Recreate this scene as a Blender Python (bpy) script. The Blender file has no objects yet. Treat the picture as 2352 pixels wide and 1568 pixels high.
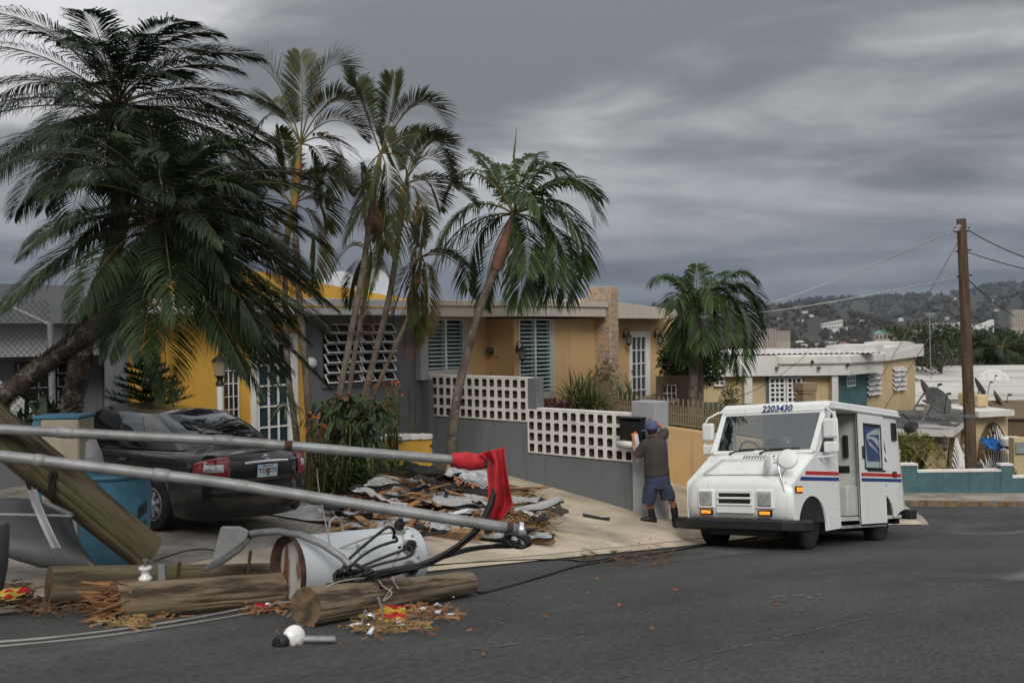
import bpy, math, random
from mathutils import Vector, Matrix
random.seed(7)
SC = bpy.context.scene
COL = SC.collection
V = Vector
# ---------------------------------------------------------------- camera
FPX, ROLL, PITCH = 996.0, .012, .009
def ray(u, v):
    x = (u-512)/FPX; y = -(v-341)/FPX
    c, s = math.cos(ROLL), math.sin(ROLL)
    x2, y2 = x*c+y*s, y*c-x*s
    cp, sp = math.cos(PITCH), math.sin(PITCH)
    return V((x2, cp+sp*y2, y2*cp-sp))
KD = 1024/2352
def at(X, Y, dep):
    d = ray(X*KD, Y*KD); return d*(dep/d.y)
cam_data = bpy.data.cameras.new('camera'); cam = bpy.data.objects.new('camera', cam_data); COL.objects.link(cam)
o0 = ray(512, 341); ax = (ray(512+FPX, 341)-o0); ay = (ray(512, 341-FPX)-o0)
cam.matrix_world = Matrix((ax, ay, -o0)).transposed().to_4x4()
cam_data.sensor_width = 36; cam_data.lens = 36*FPX/1024
cam_data.clip_start = .05; cam_data.clip_end = 30000
cam_data.dof.use_dof = True; cam_data.dof.focus_distance = 13.0; cam_data.dof.aperture_fstop = 2.2
SC.camera = cam
# ---------------------------------------------------------------- world: overcast sky
W = bpy.data.worlds.new('World'); SC.world = W; W.use_nodes = True
nt = W.node_tree; N = nt.nodes; L = nt.links; N.clear()
SUN_EL, SUN_AZ = math.radians(40), math.radians(178)     # azimuth clockwise from +Y: behind the camera, a little left
def nd(kind, **kw):
    n = N.new(kind)
    for k, val in kw.items(): setattr(n, k, val)
    return n
def mth(op, a, b=None, c=None):
    n = nd('ShaderNodeMath', operation=op)
    for i, x in enumerate((a, b, c)):
        if x is None: continue
        if isinstance(x, (int, float)): n.inputs[i].default_value = x
        else: L.new(x, n.inputs[i])
    return n.outputs[0]
def mixc(f, a, b):
    n = nd('ShaderNodeMix', data_type='RGBA')
    for s, x in ((n.inputs[0], f), (n.inputs[6], a), (n.inputs[7], b)):
        if isinstance(x, (int, float)): s.default_value = x
        elif isinstance(x, tuple): s.default_value = (*x, 1)
        else: L.new(x, s)
    return n.outputs[2]
sky = nd('ShaderNodeTexSky', sky_type='NISHITA'); sky.sun_disc = False
sky.sun_elevation = SUN_EL; sky.sun_rotation = SUN_AZ
tc = nd('ShaderNodeTexCoord'); sep = nd('ShaderNodeSeparateXYZ'); L.new(tc.outputs['Generated'], sep.inputs[0])
zz = mth('MAXIMUM', sep.outputs[2], 0.0)
zd = mth('ADD', zz, .26)
cmb = nd('ShaderNodeCombineXYZ')
L.new(mth('DIVIDE', sep.outputs[0], zd), cmb.inputs[0]); L.new(mth('DIVIDE', sep.outputs[1], zd), cmb.inputs[1])
mp = nd('ShaderNodeMapping'); L.new(cmb.outputs[0], mp.inputs[0]); mp.inputs['Scale'].default_value = (.9, 1.5, 1); mp.inputs['Location'].default_value = (3.1, 1.7, 0); mp.inputs['Rotation'].default_value = (0, 0, .25)
def noise(scale, detail, rough, dist, loc):
    n = nd('ShaderNodeTexNoise'); n.inputs['Scale'].default_value = scale; n.inputs['Detail'].default_value = detail
    n.inputs['Roughness'].default_value = rough; n.inputs['Distortion'].default_value = dist; L.new(loc, n.inputs['Vector']); return n.outputs[0]
n1 = noise(.85, 5, .5, .9, mp.outputs[0]); n2 = noise(2.6, 7, .58, .5, mp.outputs[0])
cl = mth('ADD', mth('MULTIPLY', n1, .79), mth('MULTIPLY', n2, .21))
mr = nd('ShaderNodeMapRange', interpolation_type='SMOOTHSTEP'); L.new(cl, mr.inputs[0]); mr.inputs[1].default_value = .39; mr.inputs[2].default_value = .63
cloud = mixc(mr.outputs[0], (.118, .122, .130), (.43, .43, .435))
# overcast gradient: bluish and darker near the horizon, brighter to the zenith
hz = nd('ShaderNodeMapRange', interpolation_type='SMOOTHSTEP'); L.new(zz, hz.inputs[0]); hz.inputs[1].default_value = .0; hz.inputs[2].default_value = .22
low = mixc(mr.outputs[0], (.056, .068, .092), (.135, .148, .172))
cloud = mixc(hz.outputs[0], low, cloud)
gain = mth('ADD', 1.0, mth('MULTIPLY', mth('POWER', zz, 1.2), 2.3))
sc_ = nd('ShaderNodeVectorMath', operation='SCALE'); L.new(cloud, sc_.inputs[0]); L.new(gain, sc_.inputs['Scale'])
sk2 = nd('ShaderNodeVectorMath', operation='SCALE'); L.new(sky.outputs[0], sk2.inputs[0]); sk2.inputs['Scale'].default_value = .06
fin = mixc(.94, sk2.outputs[0], sc_.outputs[0])
bg = nd('ShaderNodeBackground'); L.new(fin, bg.inputs[0]); bg.inputs[1].default_value = 1.0
out = nd('ShaderNodeOutputWorld'); L.new(bg.outputs[0], out.inputs[0])
# ---------------------------------------------------------------- sun through cloud
sd = bpy.data.lights.new('sun', 'SUN'); sun = bpy.data.objects.new('sun', sd); COL.objects.link(sun)
sd.energy = 1.5; sd.angle = math.radians(24); sd.color = (1, .95, .88)
to_sun = V((math.sin(SUN_AZ)*math.cos(SUN_EL), math.cos(SUN_AZ)*math.cos(SUN_EL), math.sin(SUN_EL)))
sun.rotation_euler = to_sun.to_track_quat('Z', 'Y').to_euler()
vs = SC.view_settings; vs.view_transform = 'Standard'; vs.look = 'None'; vs.exposure = 0.30; vs.gamma = 1; vs.use_curve_mapping = False
SC.cycles.max_bounces = 6; SC.cycles.transparent_max_bounces = 12
SC.cycles.use_denoising = True
# ---------------------------------------------------------------- helpers
C48, S48 = math.cos(math.radians(48)), math.sin(math.radians(48))
SM = Matrix.Rotation(math.radians(48), 4, 'Z')          # street frame: x along the street, y away from it
ID = Matrix.Identity(4)
def S(s, n, z=0): return V((C48*s-S48*n, S48*s+C48*n, z))
def toS(p): return V((C48*p[0]+S48*p[1], -S48*p[0]+C48*p[1], p[2]))
def onN(X, Y, n):
    d = toS(ray(X*KD, Y*KD)); return d*(n/d.y)
def onS(X, Y, s):
    d = toS(ray(X*KD, Y*KD)); return d*(s/d.x)
def rnd(a, b): return random.uniform(a, b)
def lerp(a, b, t): return a+(b-a)*t
def interp(x, pts):
    if x <= pts[0][0]: return pts[0][1]
    for (a, p), (b, q) in zip(pts, pts[1:]):
        if x <= b: return p+(q-p)*(x-a)/(b-a)
    return pts[-1][1]
def wm(o):
    M = o.matrix_basis.copy()
    return wm(o.parent) @ M if o.parent else M
def tag(o, label=None, cat=None, group=None, kind=None):
    if label: o['label'] = label
    if cat: o['category'] = cat
    if group: o['group'] = group
    if kind: o['kind'] = kind
    return o
def thing(name, label, cat, loc=(0, 0, 0), M=None, group=None):
    o = bpy.data.objects.new(name, None); COL.objects.link(o); o.empty_display_size = .1
    o.matrix_basis = M.copy() if M is not None else Matrix.Translation(V(loc))
    return tag(o, label, cat, group)
class MB:
    """collects faces in the frame M; build() links them as one mesh object"""
    def __init__(s, M=ID): s.v = []; s.f = []; s.mi = []; s.sm = []; s.M = M; s.cur = 0; s.smooth = False
    def add(s, vs, fs):
        b = len(s.v); s.v += [V(p) for p in vs]
        for f in fs: s.f.append([b+i for i in f]); s.mi.append(s.cur); s.sm.append(s.smooth)
        return s
    def quad(s, *p): return s.add(p, [tuple(range(len(p)))])
    def box(s, c, d, R=None):
        c = V(c); h = V(d)/2
        ps = [V((x*h.x, y*h.y, z*h.z)) for x in (-1, 1) for y in (-1, 1) for z in (-1, 1)]
        if R is not None: ps = [R @ p for p in ps]
        return s.hexa([c+p for p in ps])
    def mm(s, a, b):
        a, b = V(a), V(b); return s.box((a+b)/2, b-a)
    def hexa(s, p): return s.add(p, [(0, 1, 3, 2), (4, 6, 7, 5), (0, 4, 5, 1), (2, 3, 7, 6), (0, 2, 6, 4), (1, 5, 7, 3)])
    def prism(s, poly, c0, c1, fr):
        """poly [(a,b)], extruded from c0 to c1, fr(a,b,c)->point"""
        n = len(poly)
        vs = [fr(a, b, c0) for a, b in poly]+[fr(a, b, c1) for a, b in poly]
        fs = [tuple(range(n))[::-1], tuple(range(n, 2*n))]+[(i, (i+1) % n, n+(i+1) % n, n+i) for i in range(n)]
        return s.add(vs, fs)
    def tube(s, pts, r, n=8, caps=True, flat=1.0):
        pts = [V(p) for p in pts]; m = len(pts)
        rs = r if isinstance(r, (list, tuple)) else [r]*m
        t0 = (pts[1]-pts[0]).normalized()
        a = t0.cross(V((0, 0, 1)));
        if a.length < .05: a = t0.cross(V((0, 1, 0)))
        a.normalize(); vs = []
        for i, p in enumerate(pts):
            t = (pts[min(i+1, m-1)]-pts[max(i-1, 0)]).normalized()
            a = (a-t*a.dot(t)).normalized(); b = t.cross(a)
            for k in range(n):
                q = 2*math.pi*k/n; vs.append(p+(a*math.cos(q)+b*math.sin(q)*flat)*rs[i])
        fs = [(i*n+k, i*n+(k+1) % n, (i+1)*n+(k+1) % n, (i+1)*n+k) for i in range(m-1) for k in range(n)]
        sm = s.smooth; s.smooth = n > 4; s.add(vs, fs); s.smooth = False
        if caps: s.add([vs[k] for k in range(n)], [tuple(range(n))[::-1]]); s.add([vs[(m-1)*n+k] for k in range(n)], [tuple(range(n))])
        s.smooth = sm; return s
    def lathe(s, prof, n=16, M=ID, smooth=True, caps=True):
        vs = [M @ V((r*math.cos(2*math.pi*k/n), r*math.sin(2*math.pi*k/n), h)) for r, h in prof for k in range(n)]
        m = len(prof); sm = s.smooth; s.smooth = smooth
        s.add(vs, [(i*n+k, i*n+(k+1) % n, (i+1)*n+(k+1) % n, (i+1)*n+k) for i in range(m-1) for k in range(n)])
        s.smooth = False
        if caps: s.add(vs[:n], [tuple(range(n))[::-1]]); s.add(vs[-n:], [tuple(range(n))])
        s.smooth = sm; return s
    def grid(s, fn, nu, nv):
        vs = [fn(i/nu, j/nv) for j in range(nv+1) for i in range(nu+1)]
        return s.add(vs, [(j*(nu+1)+i, j*(nu+1)+i+1, (j+1)*(nu+1)+i+1, (j+1)*(nu+1)+i) for j in range(nv) for i in range(nu)])
    def build(s, name, mats, parent=None, bevel=0, seg=2, solid=0, sub=0, autosmooth=False):
        W_ = [s.M @ p for p in s.v]
        if parent is not None: Mi = wm(parent).inverted(); pts = [Mi @ p for p in W_]; loc = None
        else:
            if W_:
                xs = [p.x for p in W_]; ys = [p.y for p in W_]; loc = V(((min(xs)+max(xs))/2, (min(ys)+max(ys))/2, min(p.z for p in W_)))
            else: loc = V()
            pts = [p-loc for p in W_]
        me = bpy.data.meshes.new(name); me.from_pydata(pts, [], s.f)
        mats = mats if isinstance(mats, (list, tuple)) else [mats]
        for m in mats: me.materials.append(MT[m] if isinstance(m, str) else m)
        if len(mats) > 1: me.polygons.foreach_set('material_index', s.mi)
        if any(s.sm): me.polygons.foreach_set('use_smooth', s.sm)
        me.update()
        o = bpy.data.objects.new(name, me); COL.objects.link(o)
        if parent is not None: o.parent = parent
        else: o.location = loc
        if sub:
            md = o.modifiers.new('s', 'SUBSURF'); md.levels = md.render_levels = sub
        if solid:
            md = o.modifiers.new('t', 'SOLIDIFY'); md.thickness = solid; md.offset = 0
        if bevel:
            md = o.modifiers.new('b', 'BEVEL'); md.width = bevel; md.segments = seg; md.limit_method = 'ANGLE'; md.angle_limit = math.radians(35); md.harden_normals = False
        return o
def like(o, parent, M=None):
    """another copy of a mesh part that shares its data"""
    c = o.copy(); COL.objects.link(c); c.parent = parent
    c.matrix_basis = M if M is not None else ID
    return c
def text_mesh(txt, size, depth=.004, bold=0.0, shear=0.0, align='CENTER'):
    cu = bpy.data.curves.new('lettering', 'FONT'); cu.body = txt; cu.size = size; cu.extrude = depth/2; cu.offset = bold; cu.shear = shear
    cu.align_x = align; cu.align_y = 'CENTER'; cu.resolution_u = 3
    o = bpy.data.objects.new('lettering', cu); COL.objects.link(o)
    dg = bpy.context.evaluated_depsgraph_get(); dg.update()
    me = bpy.data.meshes.new_from_object(o.evaluated_get(dg)); bpy.data.objects.remove(o); bpy.data.curves.remove(cu); return me
def text(name, txt, size, M, material, parent, depth=.004, bold=0.0, shear=0.0, align='CENTER'):
    me = text_mesh(txt, size, depth, bold, shear, align); me.materials.clear(); me.materials.append(MT[material])
    o = bpy.data.objects.new(name, me); COL.objects.link(o); o.parent = parent
    o.matrix_basis = wm(parent).inverted() @ M; return o
def frame(o, x, y, z=None):
    x = V(x).normalized(); y = V(y); y = (y-x*x.dot(y)).normalized(); z = x.cross(y)
    M = Matrix((x, y, z)).transposed().to_4x4(); M.translation = V(o); return M
# ---------------------------------------------------------------- materials
MT = {}
def mat(name, col, rough=.6, metal=0.0, var=.14, scale=3.0, bump=0.0, bscale=60.0, col2=None, lo=.35, hi=.65, stain=None, stain_at=(.55, .72), stain_scale=1.5,
        spec=.4, emit=0.0, stretch=(1, 1, 1), coat=0.0, transl=0.0, island=0.0, grain=0.0, dist=0.0, bdist=.01, streak=None, rot=0.0):
    m = bpy.data.materials.new(name); m.use_nodes = True; t = m.node_tree; n = t.nodes; l = t.links
    b = n['Principled BSDF']; b.inputs['Roughness'].default_value = rough; b.inputs['Metallic'].default_value = metal
    b.inputs['Specular IOR Level'].default_value = spec; b.inputs['Coat Weight'].default_value = coat; b.inputs['Coat Roughness'].default_value = .06
    tcn = n.new('ShaderNodeTexCoord'); mpn = n.new('ShaderNodeMapping'); mpn.inputs['Scale'].default_value = stretch; rtn = n.new('ShaderNodeMapping'); rtn.inputs['Rotation'].default_value = (0, 0, rot); l.new(tcn.outputs['Object'], rtn.inputs[0]); l.new(rtn.outputs[0], mpn.inputs[0]); vec = mpn.outputs[0]
    def noi(sc, det=5, dd=0.0):
        q = n.new('ShaderNodeTexNoise'); q.inputs['Scale'].default_value = sc; q.inputs['Detail'].default_value = det; q.inputs['Distortion'].default_value = dd; q.inputs['Roughness'].default_value = .6; l.new(vec, q.inputs['Vector']); return q.outputs[0]
    def mx(f, a, c):
        q = n.new('ShaderNodeMix'); q.data_type = 'RGBA'
        for sct, x in ((q.inputs[0], f), (q.inputs[6], a), (q.inputs[7], c)):
            if isinstance(x, (int, float)): sct.default_value = x
            elif isinstance(x, tuple): sct.default_value = (*x[:3], 1)
            else: l.new(x, sct)
        return q.outputs[2]
    def rmp(x, a, c):
        q = n.new('ShaderNodeMapRange'); q.interpolation_type = 'SMOOTHSTEP'; l.new(x, q.inputs[0]); q.inputs[1].default_value = a; q.inputs[2].default_value = c; return q.outputs[0]
    c2 = col2 if col2 else tuple(x*(1-var*1.6) for x in col)
    f = rmp(noi(scale, 6, dist), lo, hi); cc = mx(f, col, c2)
    if grain:
        g = noi(bscale*2.2, 3); cc = mx(rmp(g, .4, .62), cc, mx(grain, cc, (0, 0, 0)))
    if island:
        gi = n.new('ShaderNodeNewGeometry'); hs = n.new('ShaderNodeHueSaturation'); mq = n.new('ShaderNodeMapRange'); l.new(gi.outputs['Random Per Island'], mq.inputs[0]); mq.inputs[3].default_value = 1-island; mq.inputs[4].default_value = 1+island
        l.new(mq.outputs[0], hs.inputs['Value']); l.new(cc, hs.inputs['Color']); cc = hs.outputs[0]
    if stain:
        cc = mx(rmp(noi(stain_scale, 7, .6), *stain_at), cc, stain)
    if streak:                                   # rain streaks and grime running down a wall
        ms_ = n.new('ShaderNodeMapping'); ms_.inputs['Scale'].default_value = (7, 7, .45); l.new(tcn.outputs['Object'], ms_.inputs[0]); q_ = n.new('ShaderNodeTexNoise'); q_.inputs['Scale'].default_value = 1.3; q_.inputs['Detail'].default_value = 6; q_.inputs['Roughness'].default_value = .65; l.new(ms_.outputs[0], q_.inputs['Vector'])
        fm = n.new('ShaderNodeMath'); fm.operation = 'MULTIPLY'; l.new(rmp(q_.outputs[0], .54, .76), fm.inputs[0]); fm.inputs[1].default_value = streak; cc = mx(fm.outputs[0], cc, tuple(x*.45 for x in col))
    l.new(cc, b.inputs['Base Color'])
    if bump:
        bp = n.new('ShaderNodeBump'); bp.inputs['Strength'].default_value = bump; bp.inputs['Distance'].default_value = bdist; l.new(noi(bscale, 6), bp.inputs['Height']); l.new(bp.outputs[0], b.inputs['Normal'])
    if emit: l.new(cc, b.inputs['Emission Color']); b.inputs['Emission Strength'].default_value = emit
    if transl:
        tr = n.new('ShaderNodeBsdfTranslucent'); l.new(cc, tr.inputs[0]); ms = n.new('ShaderNodeMixShader'); ms.inputs[0].default_value = transl
        l.new(b.outputs[0], ms.inputs[1]); l.new(tr.outputs[0], ms.inputs[2]); l.new(ms.outputs[0], n['Material Output'].inputs[0])
    MT[name] = m; return m
def glass(name, tint, refl=.12, rough=.02, opac=.0, body=(.02, .025, .025)):
    m = bpy.data.materials.new(name); m.use_nodes = True; t = m.node_tree; n = t.nodes; l = t.links; n.remove(n['Principled BSDF'])
    tr = n.new('ShaderNodeBsdfTransparent'); tr.inputs[0].default_value = (*tint, 1)
    df = n.new('ShaderNodeBsdfDiffuse'); df.inputs[0].default_value = (*body, 1)
    gl = n.new('ShaderNodeBsdfGlossy'); gl.inputs['Roughness'].default_value = rough; gl.inputs[0].default_value = (.9, .95, 1, 1)
    fr = n.new('ShaderNodeFresnel'); gq = n.new('ShaderNodeNewGeometry'); mq = n.new('ShaderNodeMapRange'); l.new(gq.outputs['Backfacing'], mq.inputs[0]); mq.inputs[3].default_value = 1.5; mq.inputs[4].default_value = 1/1.5; l.new(mq.outputs[0], fr.inputs[0])
    ad = n.new('ShaderNodeMath'); ad.operation = 'ADD'; l.new(fr.outputs[0], ad.inputs[0]); ad.inputs[1].default_value = refl-.04; ad.use_clamp = True
    m1 = n.new('ShaderNodeMixShader'); m1.inputs[0].default_value = opac; l.new(tr.outputs[0], m1.inputs[1]); l.new(df.outputs[0], m1.inputs[2])
    m2 = n.new('ShaderNodeMixShader'); l.new(ad.outputs[0], m2.inputs[0]); l.new(m1.outputs[0], m2.inputs[1]); l.new(gl.outputs[0], m2.inputs[2])
    l.new(m2.outputs[0], n['Material Output'].inputs[0]); MT[name] = m
mat('asphalt', (.088, .089, .087), .9, col2=(.056, .057, .057), scale=.5, bump=.9, bscale=22, bdist=.02, grain=.42, stain=(.185, .18, .17), stain_at=(.53, .8), stain_scale=.5, stretch=(.42, 1, 1), rot=math.radians(-48), spec=.2)
mat('concrete', (.60, .51, .385), .9, var=.2, scale=1.1, bump=.3, bscale=70, grain=.18, stain=(.20, .18, .155), stain_at=(.52, .74), stain_scale=.8, spec=.2)
mat('concrete_grey', (.36, .33, .285), .9, var=.25, scale=2, bump=.3, bscale=80, grain=.2, stain=(.14, .13, .115), stain_scale=1.6, spec=.2)
mat('wet_kerb', (.27, .155, .065), .85, var=.35, scale=5, bump=.3, stain=(.16, .15, .14), stain_at=(.42, .58), stain_scale=6)
mat('soil', (.075, .06, .042), .95, var=.4, scale=8, bump=.8, bscale=50)
mat('lawn_soil', (.07, .085, .03), .95, var=.4, scale=6, bump=.8, bscale=70)
mat('stucco_yellow', (.66, .38, .07), .85, var=.05, scale=1.2, bump=.25, bscale=120, spec=.2, streak=0.35)
mat('stucco_grey', (.168, .178, .192), .85, var=.07, scale=1.5, bump=.25, bscale=120, spec=.2, stain=(.135, .14, .145), stain_at=(.58, .8), streak=0.55)
mat('stucco_lightgrey', (.36, .37, .385), .85, var=.06, scale=1.5, bump=.2, bscale=120, spec=.2, streak=0.5)
mat('stucco_darkgrey', (.17, .175, .185), .85, var=.07, scale=1.5, bump=.2, bscale=120, spec=.2, streak=0.5)
mat('stucco_orange', (.61, .41, .205), .85, var=.06, scale=1.2, bump=.25, bscale=120, spec=.2, streak=0.4)
mat('stucco_brown', (.16, .115, .075), .85, var=.1, scale=2, bump=.3, bscale=120, spec=.2, streak=0.5)
mat('stucco_cream', (.56, .44, .26), .85, var=.08, scale=1.2, bump=.2, bscale=90, spec=.2, stain=(.40, .31, .19), stain_at=(.58, .8), streak=0.5)
mat('stucco_teal', (.085, .17, .178), .8, var=.12, scale=2, bump=.9, bscale=26, bdist=.03, spec=.3, stain=(.05, .12, .12), stain_at=(.56, .8), streak=0.6)
mat('fascia_white', (.74, .74, .73), .7, var=.05, scale=1.5, bump=.1, stain=(.5, .49, .46), stain_at=(.62, .85), stain_scale=2.2, streak=0.7)
mat('fascia_beige', (.55, .49, .41), .75, var=.05, scale=1.5, bump=.1, stain=(.42, .37, .30), stain_at=(.62, .85), stain_scale=2.2, streak=0.6)
mat('house_white', (.68, .66, .62), .75, var=.06, scale=1.2, bump=.12, stain=(.42, .39, .34), stain_at=(.6, .82), stain_scale=1.5, streak=0.8)
mat('wall_white', (.76, .73, .69), .75, var=.05, scale=3, bump=.35, bscale=60, stain=(.55, .50, .44), stain_at=(.62, .85), stain_scale=4, streak=0.6)
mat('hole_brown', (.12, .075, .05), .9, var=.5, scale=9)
mat('paint_white', (.78, .78, .77), .45, var=.04)
mat('paint_yellow', (.68, .37, .045), .7, var=.05)
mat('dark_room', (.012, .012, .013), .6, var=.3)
mat('curtain_teal', (.012, .045, .06), .8, var=.4, scale=9, stretch=(4, 4, .3))
mat('pane_dark', (.018, .017, .017), .08, var=.4, scale=3, spec=.7)
mat('pane_grey', (.055, .058, .057), .1, var=.35, scale=2, spec=.6)
mat('louver_glass', (.52, .66, .66), .18, var=.1, spec=.6)
mat('aluminium', (.62, .63, .64), .38, metal=.75, var=.15, scale=6, stain=(.35, .34, .33))
mat('galvanised', (.30, .31, .31), .55, metal=.35, var=.2, scale=6, stain=(.30, .22, .15), stain_at=(.6, .78), stain_scale=5, bump=.1)
mat('dark_metal', (.045, .043, .042), .5, metal=.5, var=.3)
mat('bronze', (.10, .085, .07), .5, metal=.5, var=.3, scale=12)
mat('tan_metal', (.26, .20, .13), .55, var=.12)
mat('black_plastic', (.018, .018, .019), .5, var=.2, scale=8)
mat('rubber', (.014, .014, .014), .8, var=.3, scale=10, bump=.2)
mat('wire_black', (.012, .012, .014), .55, var=.2)
mat('wire_grey', (.38, .37, .35), .6, var=.2)
mat('wire_cream', (.50, .45, .34), .6, var=.2)
mat('pole_wood', (.13, .086, .056), .9, var=.35, scale=3, stretch=(6, 6, .5), bump=.6, bscale=12, stain=(.09, .06, .04), stain_scale=4)
mat('chip_wood', (.42, .22, .09), .85, var=.35, scale=6, bump=.3, island=.35)
mat('plank_wood', (.34, .20, .095), .85, var=.35, scale=5, stretch=(1, 1, 1), bump=.3, bscale=30, island=.35, stain=(.12, .07, .04))
mat('leaf_date', (.034, .058, .021), .6, var=.3, scale=3, transl=.2, island=.45, spec=.25)
mat('leaf_date_dark', (.024, .040, .019), .6, var=.3, scale=3, transl=.2, island=.45, spec=.25)
mat('leaf_areca', (.055, .070, .021), .5, var=.35, scale=3, transl=.25, island=.4, col2=(.085, .06, .028), lo=.5, hi=.72)
mat('leaf_xmas', (.050, .092, .026), .6, var=.3, scale=3, transl=.2, island=.45, spec=.25)
mat('leaf_dead', (.15, .075, .035), .8, var=.35, scale=4, transl=.15, island=.45)
mat('leaf_lime', (.15, .20, .03), .5, var=.25, transl=.3, island=.25)
mat('rachis', (.16, .13, .04), .6, var=.3, scale=5)
mat('rachis_date', (.11, .085, .03), .6, var=.3, scale=5)
mat('trunk_ring', (.17, .135, .105), .95, var=.35, scale=4, bump=.8, bscale=30, stain=(.34, .33, .29), stain_at=(.6, .7), stain_scale=14)
mat('trunk_date', (.075, .056, .042), .95, var=.4, scale=8, bump=.6, bscale=40, stain=(.17, .15, .125), stain_at=(.5, .65), stain_scale=9)
mat('shaft_green', (.20, .19, .05), .6, var=.3, scale=4, stain=(.30, .12, .04), stain_scale=3, stain_at=(.45, .6))
mat('shaft_orange', (.36, .13, .035), .65, var=.35, scale=5)
mat('shaft_brown', (.26, .125, .075), .7, var=.3, scale=4, col2=(.16, .08, .055))
mat('leaf_bush', (.035, .075, .018), .45, var=.3, transl=.2, island=.5)
mat('leaf_bed', (.050, .098, .022), .45, var=.3, transl=.22, island=.5)
mat('leaf_staghorn', (.075, .125, .04), .5, var=.3, transl=.25, island=.35)
mat('leaf_spider', (.12, .145, .055), .5, var=.3, transl=.25, island=.4)
mat('leaf_yellowgreen', (.19, .19, .035), .55, var=.3, transl=.25, island=.4)
mat('leaf_purple', (.11, .025, .045), .5, var=.3, transl=.2, island=.4)
mat('leaf_pine', (.018, .042, .014), .6, var=.3, island=.4)
mat('leaf_far', (.05, .062, .024), .8, var=.3, transl=.1, island=.55, col2=(.075, .055, .035))
mat('petal_orange', (.70, .16, .02), .5, var=.2, transl=.2)
mat('straw', (.40, .27, .12), .85, var=.3, island=.45)
mat('dry_leaf', (.34, .125, .05), .8, var=.3, island=.5)
mat('roof_stained', (.10, .098, .094), .9, var=.4, scale=1.5, bump=.4, stain=(.40, .38, .35), stain_at=(.52, .68), stain_scale=1.1, stretch=(1, .6, 1))
mat('roof_white', (.58, .56, .52), .85, var=.12, scale=.5, bump=.15, stain=(.26, .22, .18), stain_at=(.5, .74), stain_scale=.35, stretch=(.4, 1.6, 1))
mat('white_roof_paint', (.80, .80, .79), .6, var=.06)
# ================================================================ the ground
def road_z(x, y):
    g = y if y < 15 else 15+.5*(y-15)+1.5*(1-math.exp(-(y-15)/3))
    return -.92-.0174*x-.154*g
NG = [(-9, 6.2), (3, 7.29), (7.3, 7.7), (13.9, 8.32), (16.5, 8.45), (18.3, 8.2), (19.4, 7.7), (20.2, 7.1), (20.6, 7.35), (21.15, 7.9), (23, 10), (25, 13), (27, 16)]
def n_g(s): return interp(s, NG)
def yard_z(s, n):
    ng = n_g(min(s, 20.2)); p = S(s, ng); zg = road_z(p.x, p.y)
    zf = -2.25-.03*(min(s, 24)-5)
    if s < 5: zf = -2.25+.05*(5-s)
    q = max(0., min(1.3, (n-ng)/(15.15-ng)))
    return zg+(zf-zg)*q**.75
def gz(x, y):
    q = toS((x, y, 0)); return max(road_z(x, y), yard_z(q.x, q.y)+.015) if q.y > n_g(q.x) else road_z(x, y)
def ground_at(X, Y):
    """world point where the ray through a picture point meets the near ground"""
    d = ray(X*KD, Y*KD); t = 3.0
    while t < 60:
        p = d*t
        if p.z < gz(p.x, p.y): break
        t += .02
    return d*t
# road sheet
nx, ny = 96, 76; x0, x1, y0, y1 = -14., 34., -4., 24.6
vs = []; fs = []; idx = {}
for j in range(ny+1):
    for i in range(nx+1):
        x = lerp(x0, x1, i/nx); y = lerp(y0, y1, j/ny); q = toS((x, y, 0))
        idx[i, j] = len(vs); vs.append((x, y, road_z(x, y)))
for j in range(ny):
    for i in range(nx):
        x = lerp(x0, x1, (i+.5)/nx); y = lerp(y0, y1, (j+.5)/ny); q = toS((x, y, 0))
        if q.y < n_g(q.x)+1.0: fs.append((idx[i, j], idx[i+1, j], idx[i+1, j+1], idx[i, j+1]))
m = MB(); m.smooth = True; m.add(vs, fs); tag(m.build('road', 'asphalt'), kind='structure')
# yards and driveways up to the houses (real concrete sheet with an edge)
m = MB(SM); m.smooth = True
SS = [-9+.5*i for i in range(59)]+[20.2, 20.6, 21.15, 23, 25]
SS = sorted(set(SS)); SS = [s for s in SS if s <= 27]
rows = 26
def yv(s, j):
    ng = n_g(s); n = ng+(27-ng)*(j/rows)**1.5; return (s, n, yard_z(s, n)+.015)
vs = [yv(s, j) for s in SS for j in range(rows+1)]; R1 = rows+1
fs = [(i*R1+j, (i+1)*R1+j, (i+1)*R1+j+1, i*R1+j+1) for i in range(len(SS)-1) for j in range(rows)]
m.add(vs, fs)
ev = [(s, n_g(s), yard_z(s, n_g(s))-.1) for s in SS]; b = len(vs)
m.add([vs[i*R1] for i in range(len(SS))]+ev, [(i, i+len(SS), i+1+len(SS), i+1) for i in range(len(SS)-1)])
tag(m.build('driveway', 'concrete_grey'), kind='structure')
# paler apron along the street, laid on the driveway
m = MB(SM); m.smooth = True
def strip(mb, a, bfn, s0, s1, dz, k=60, nr=5):
    st = [lerp(s0, s1, i/k) for i in range(k+1)]
    vs = [(s, n, yard_z(s, n)+dz) for s in st for n in [lerp(a(s), bfn(s), j/nr) for j in range(nr+1)]]
    mb.add(vs, [(i*(nr+1)+j, (i+1)*(nr+1)+j, (i+1)*(nr+1)+j+1, i*(nr+1)+j+1) for i in range(k) for j in range(nr)])
strip(m, lambda s: n_g(s)+.16, lambda s: n_g(s)+interp(s, [(1, .9), (6, 1.6), (8.5, 1.9), (9.2, 4.5), (10.2, 5.6), (14, 5.8), (19, 2.5)])+.12*math.sin(s*2.3), 1.0, 19.2, .021, nr=14)
tag(m.build('pavement_apron', 'concrete'), kind='structure')
m = MB(SM); strip(m, lambda s: n_g(s)-.03, lambda s: n_g(s)+.13, -3, 20.1, .024, nr=2); tag(m.build('gutter_strip', 'concrete'), kind='structure')
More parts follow.
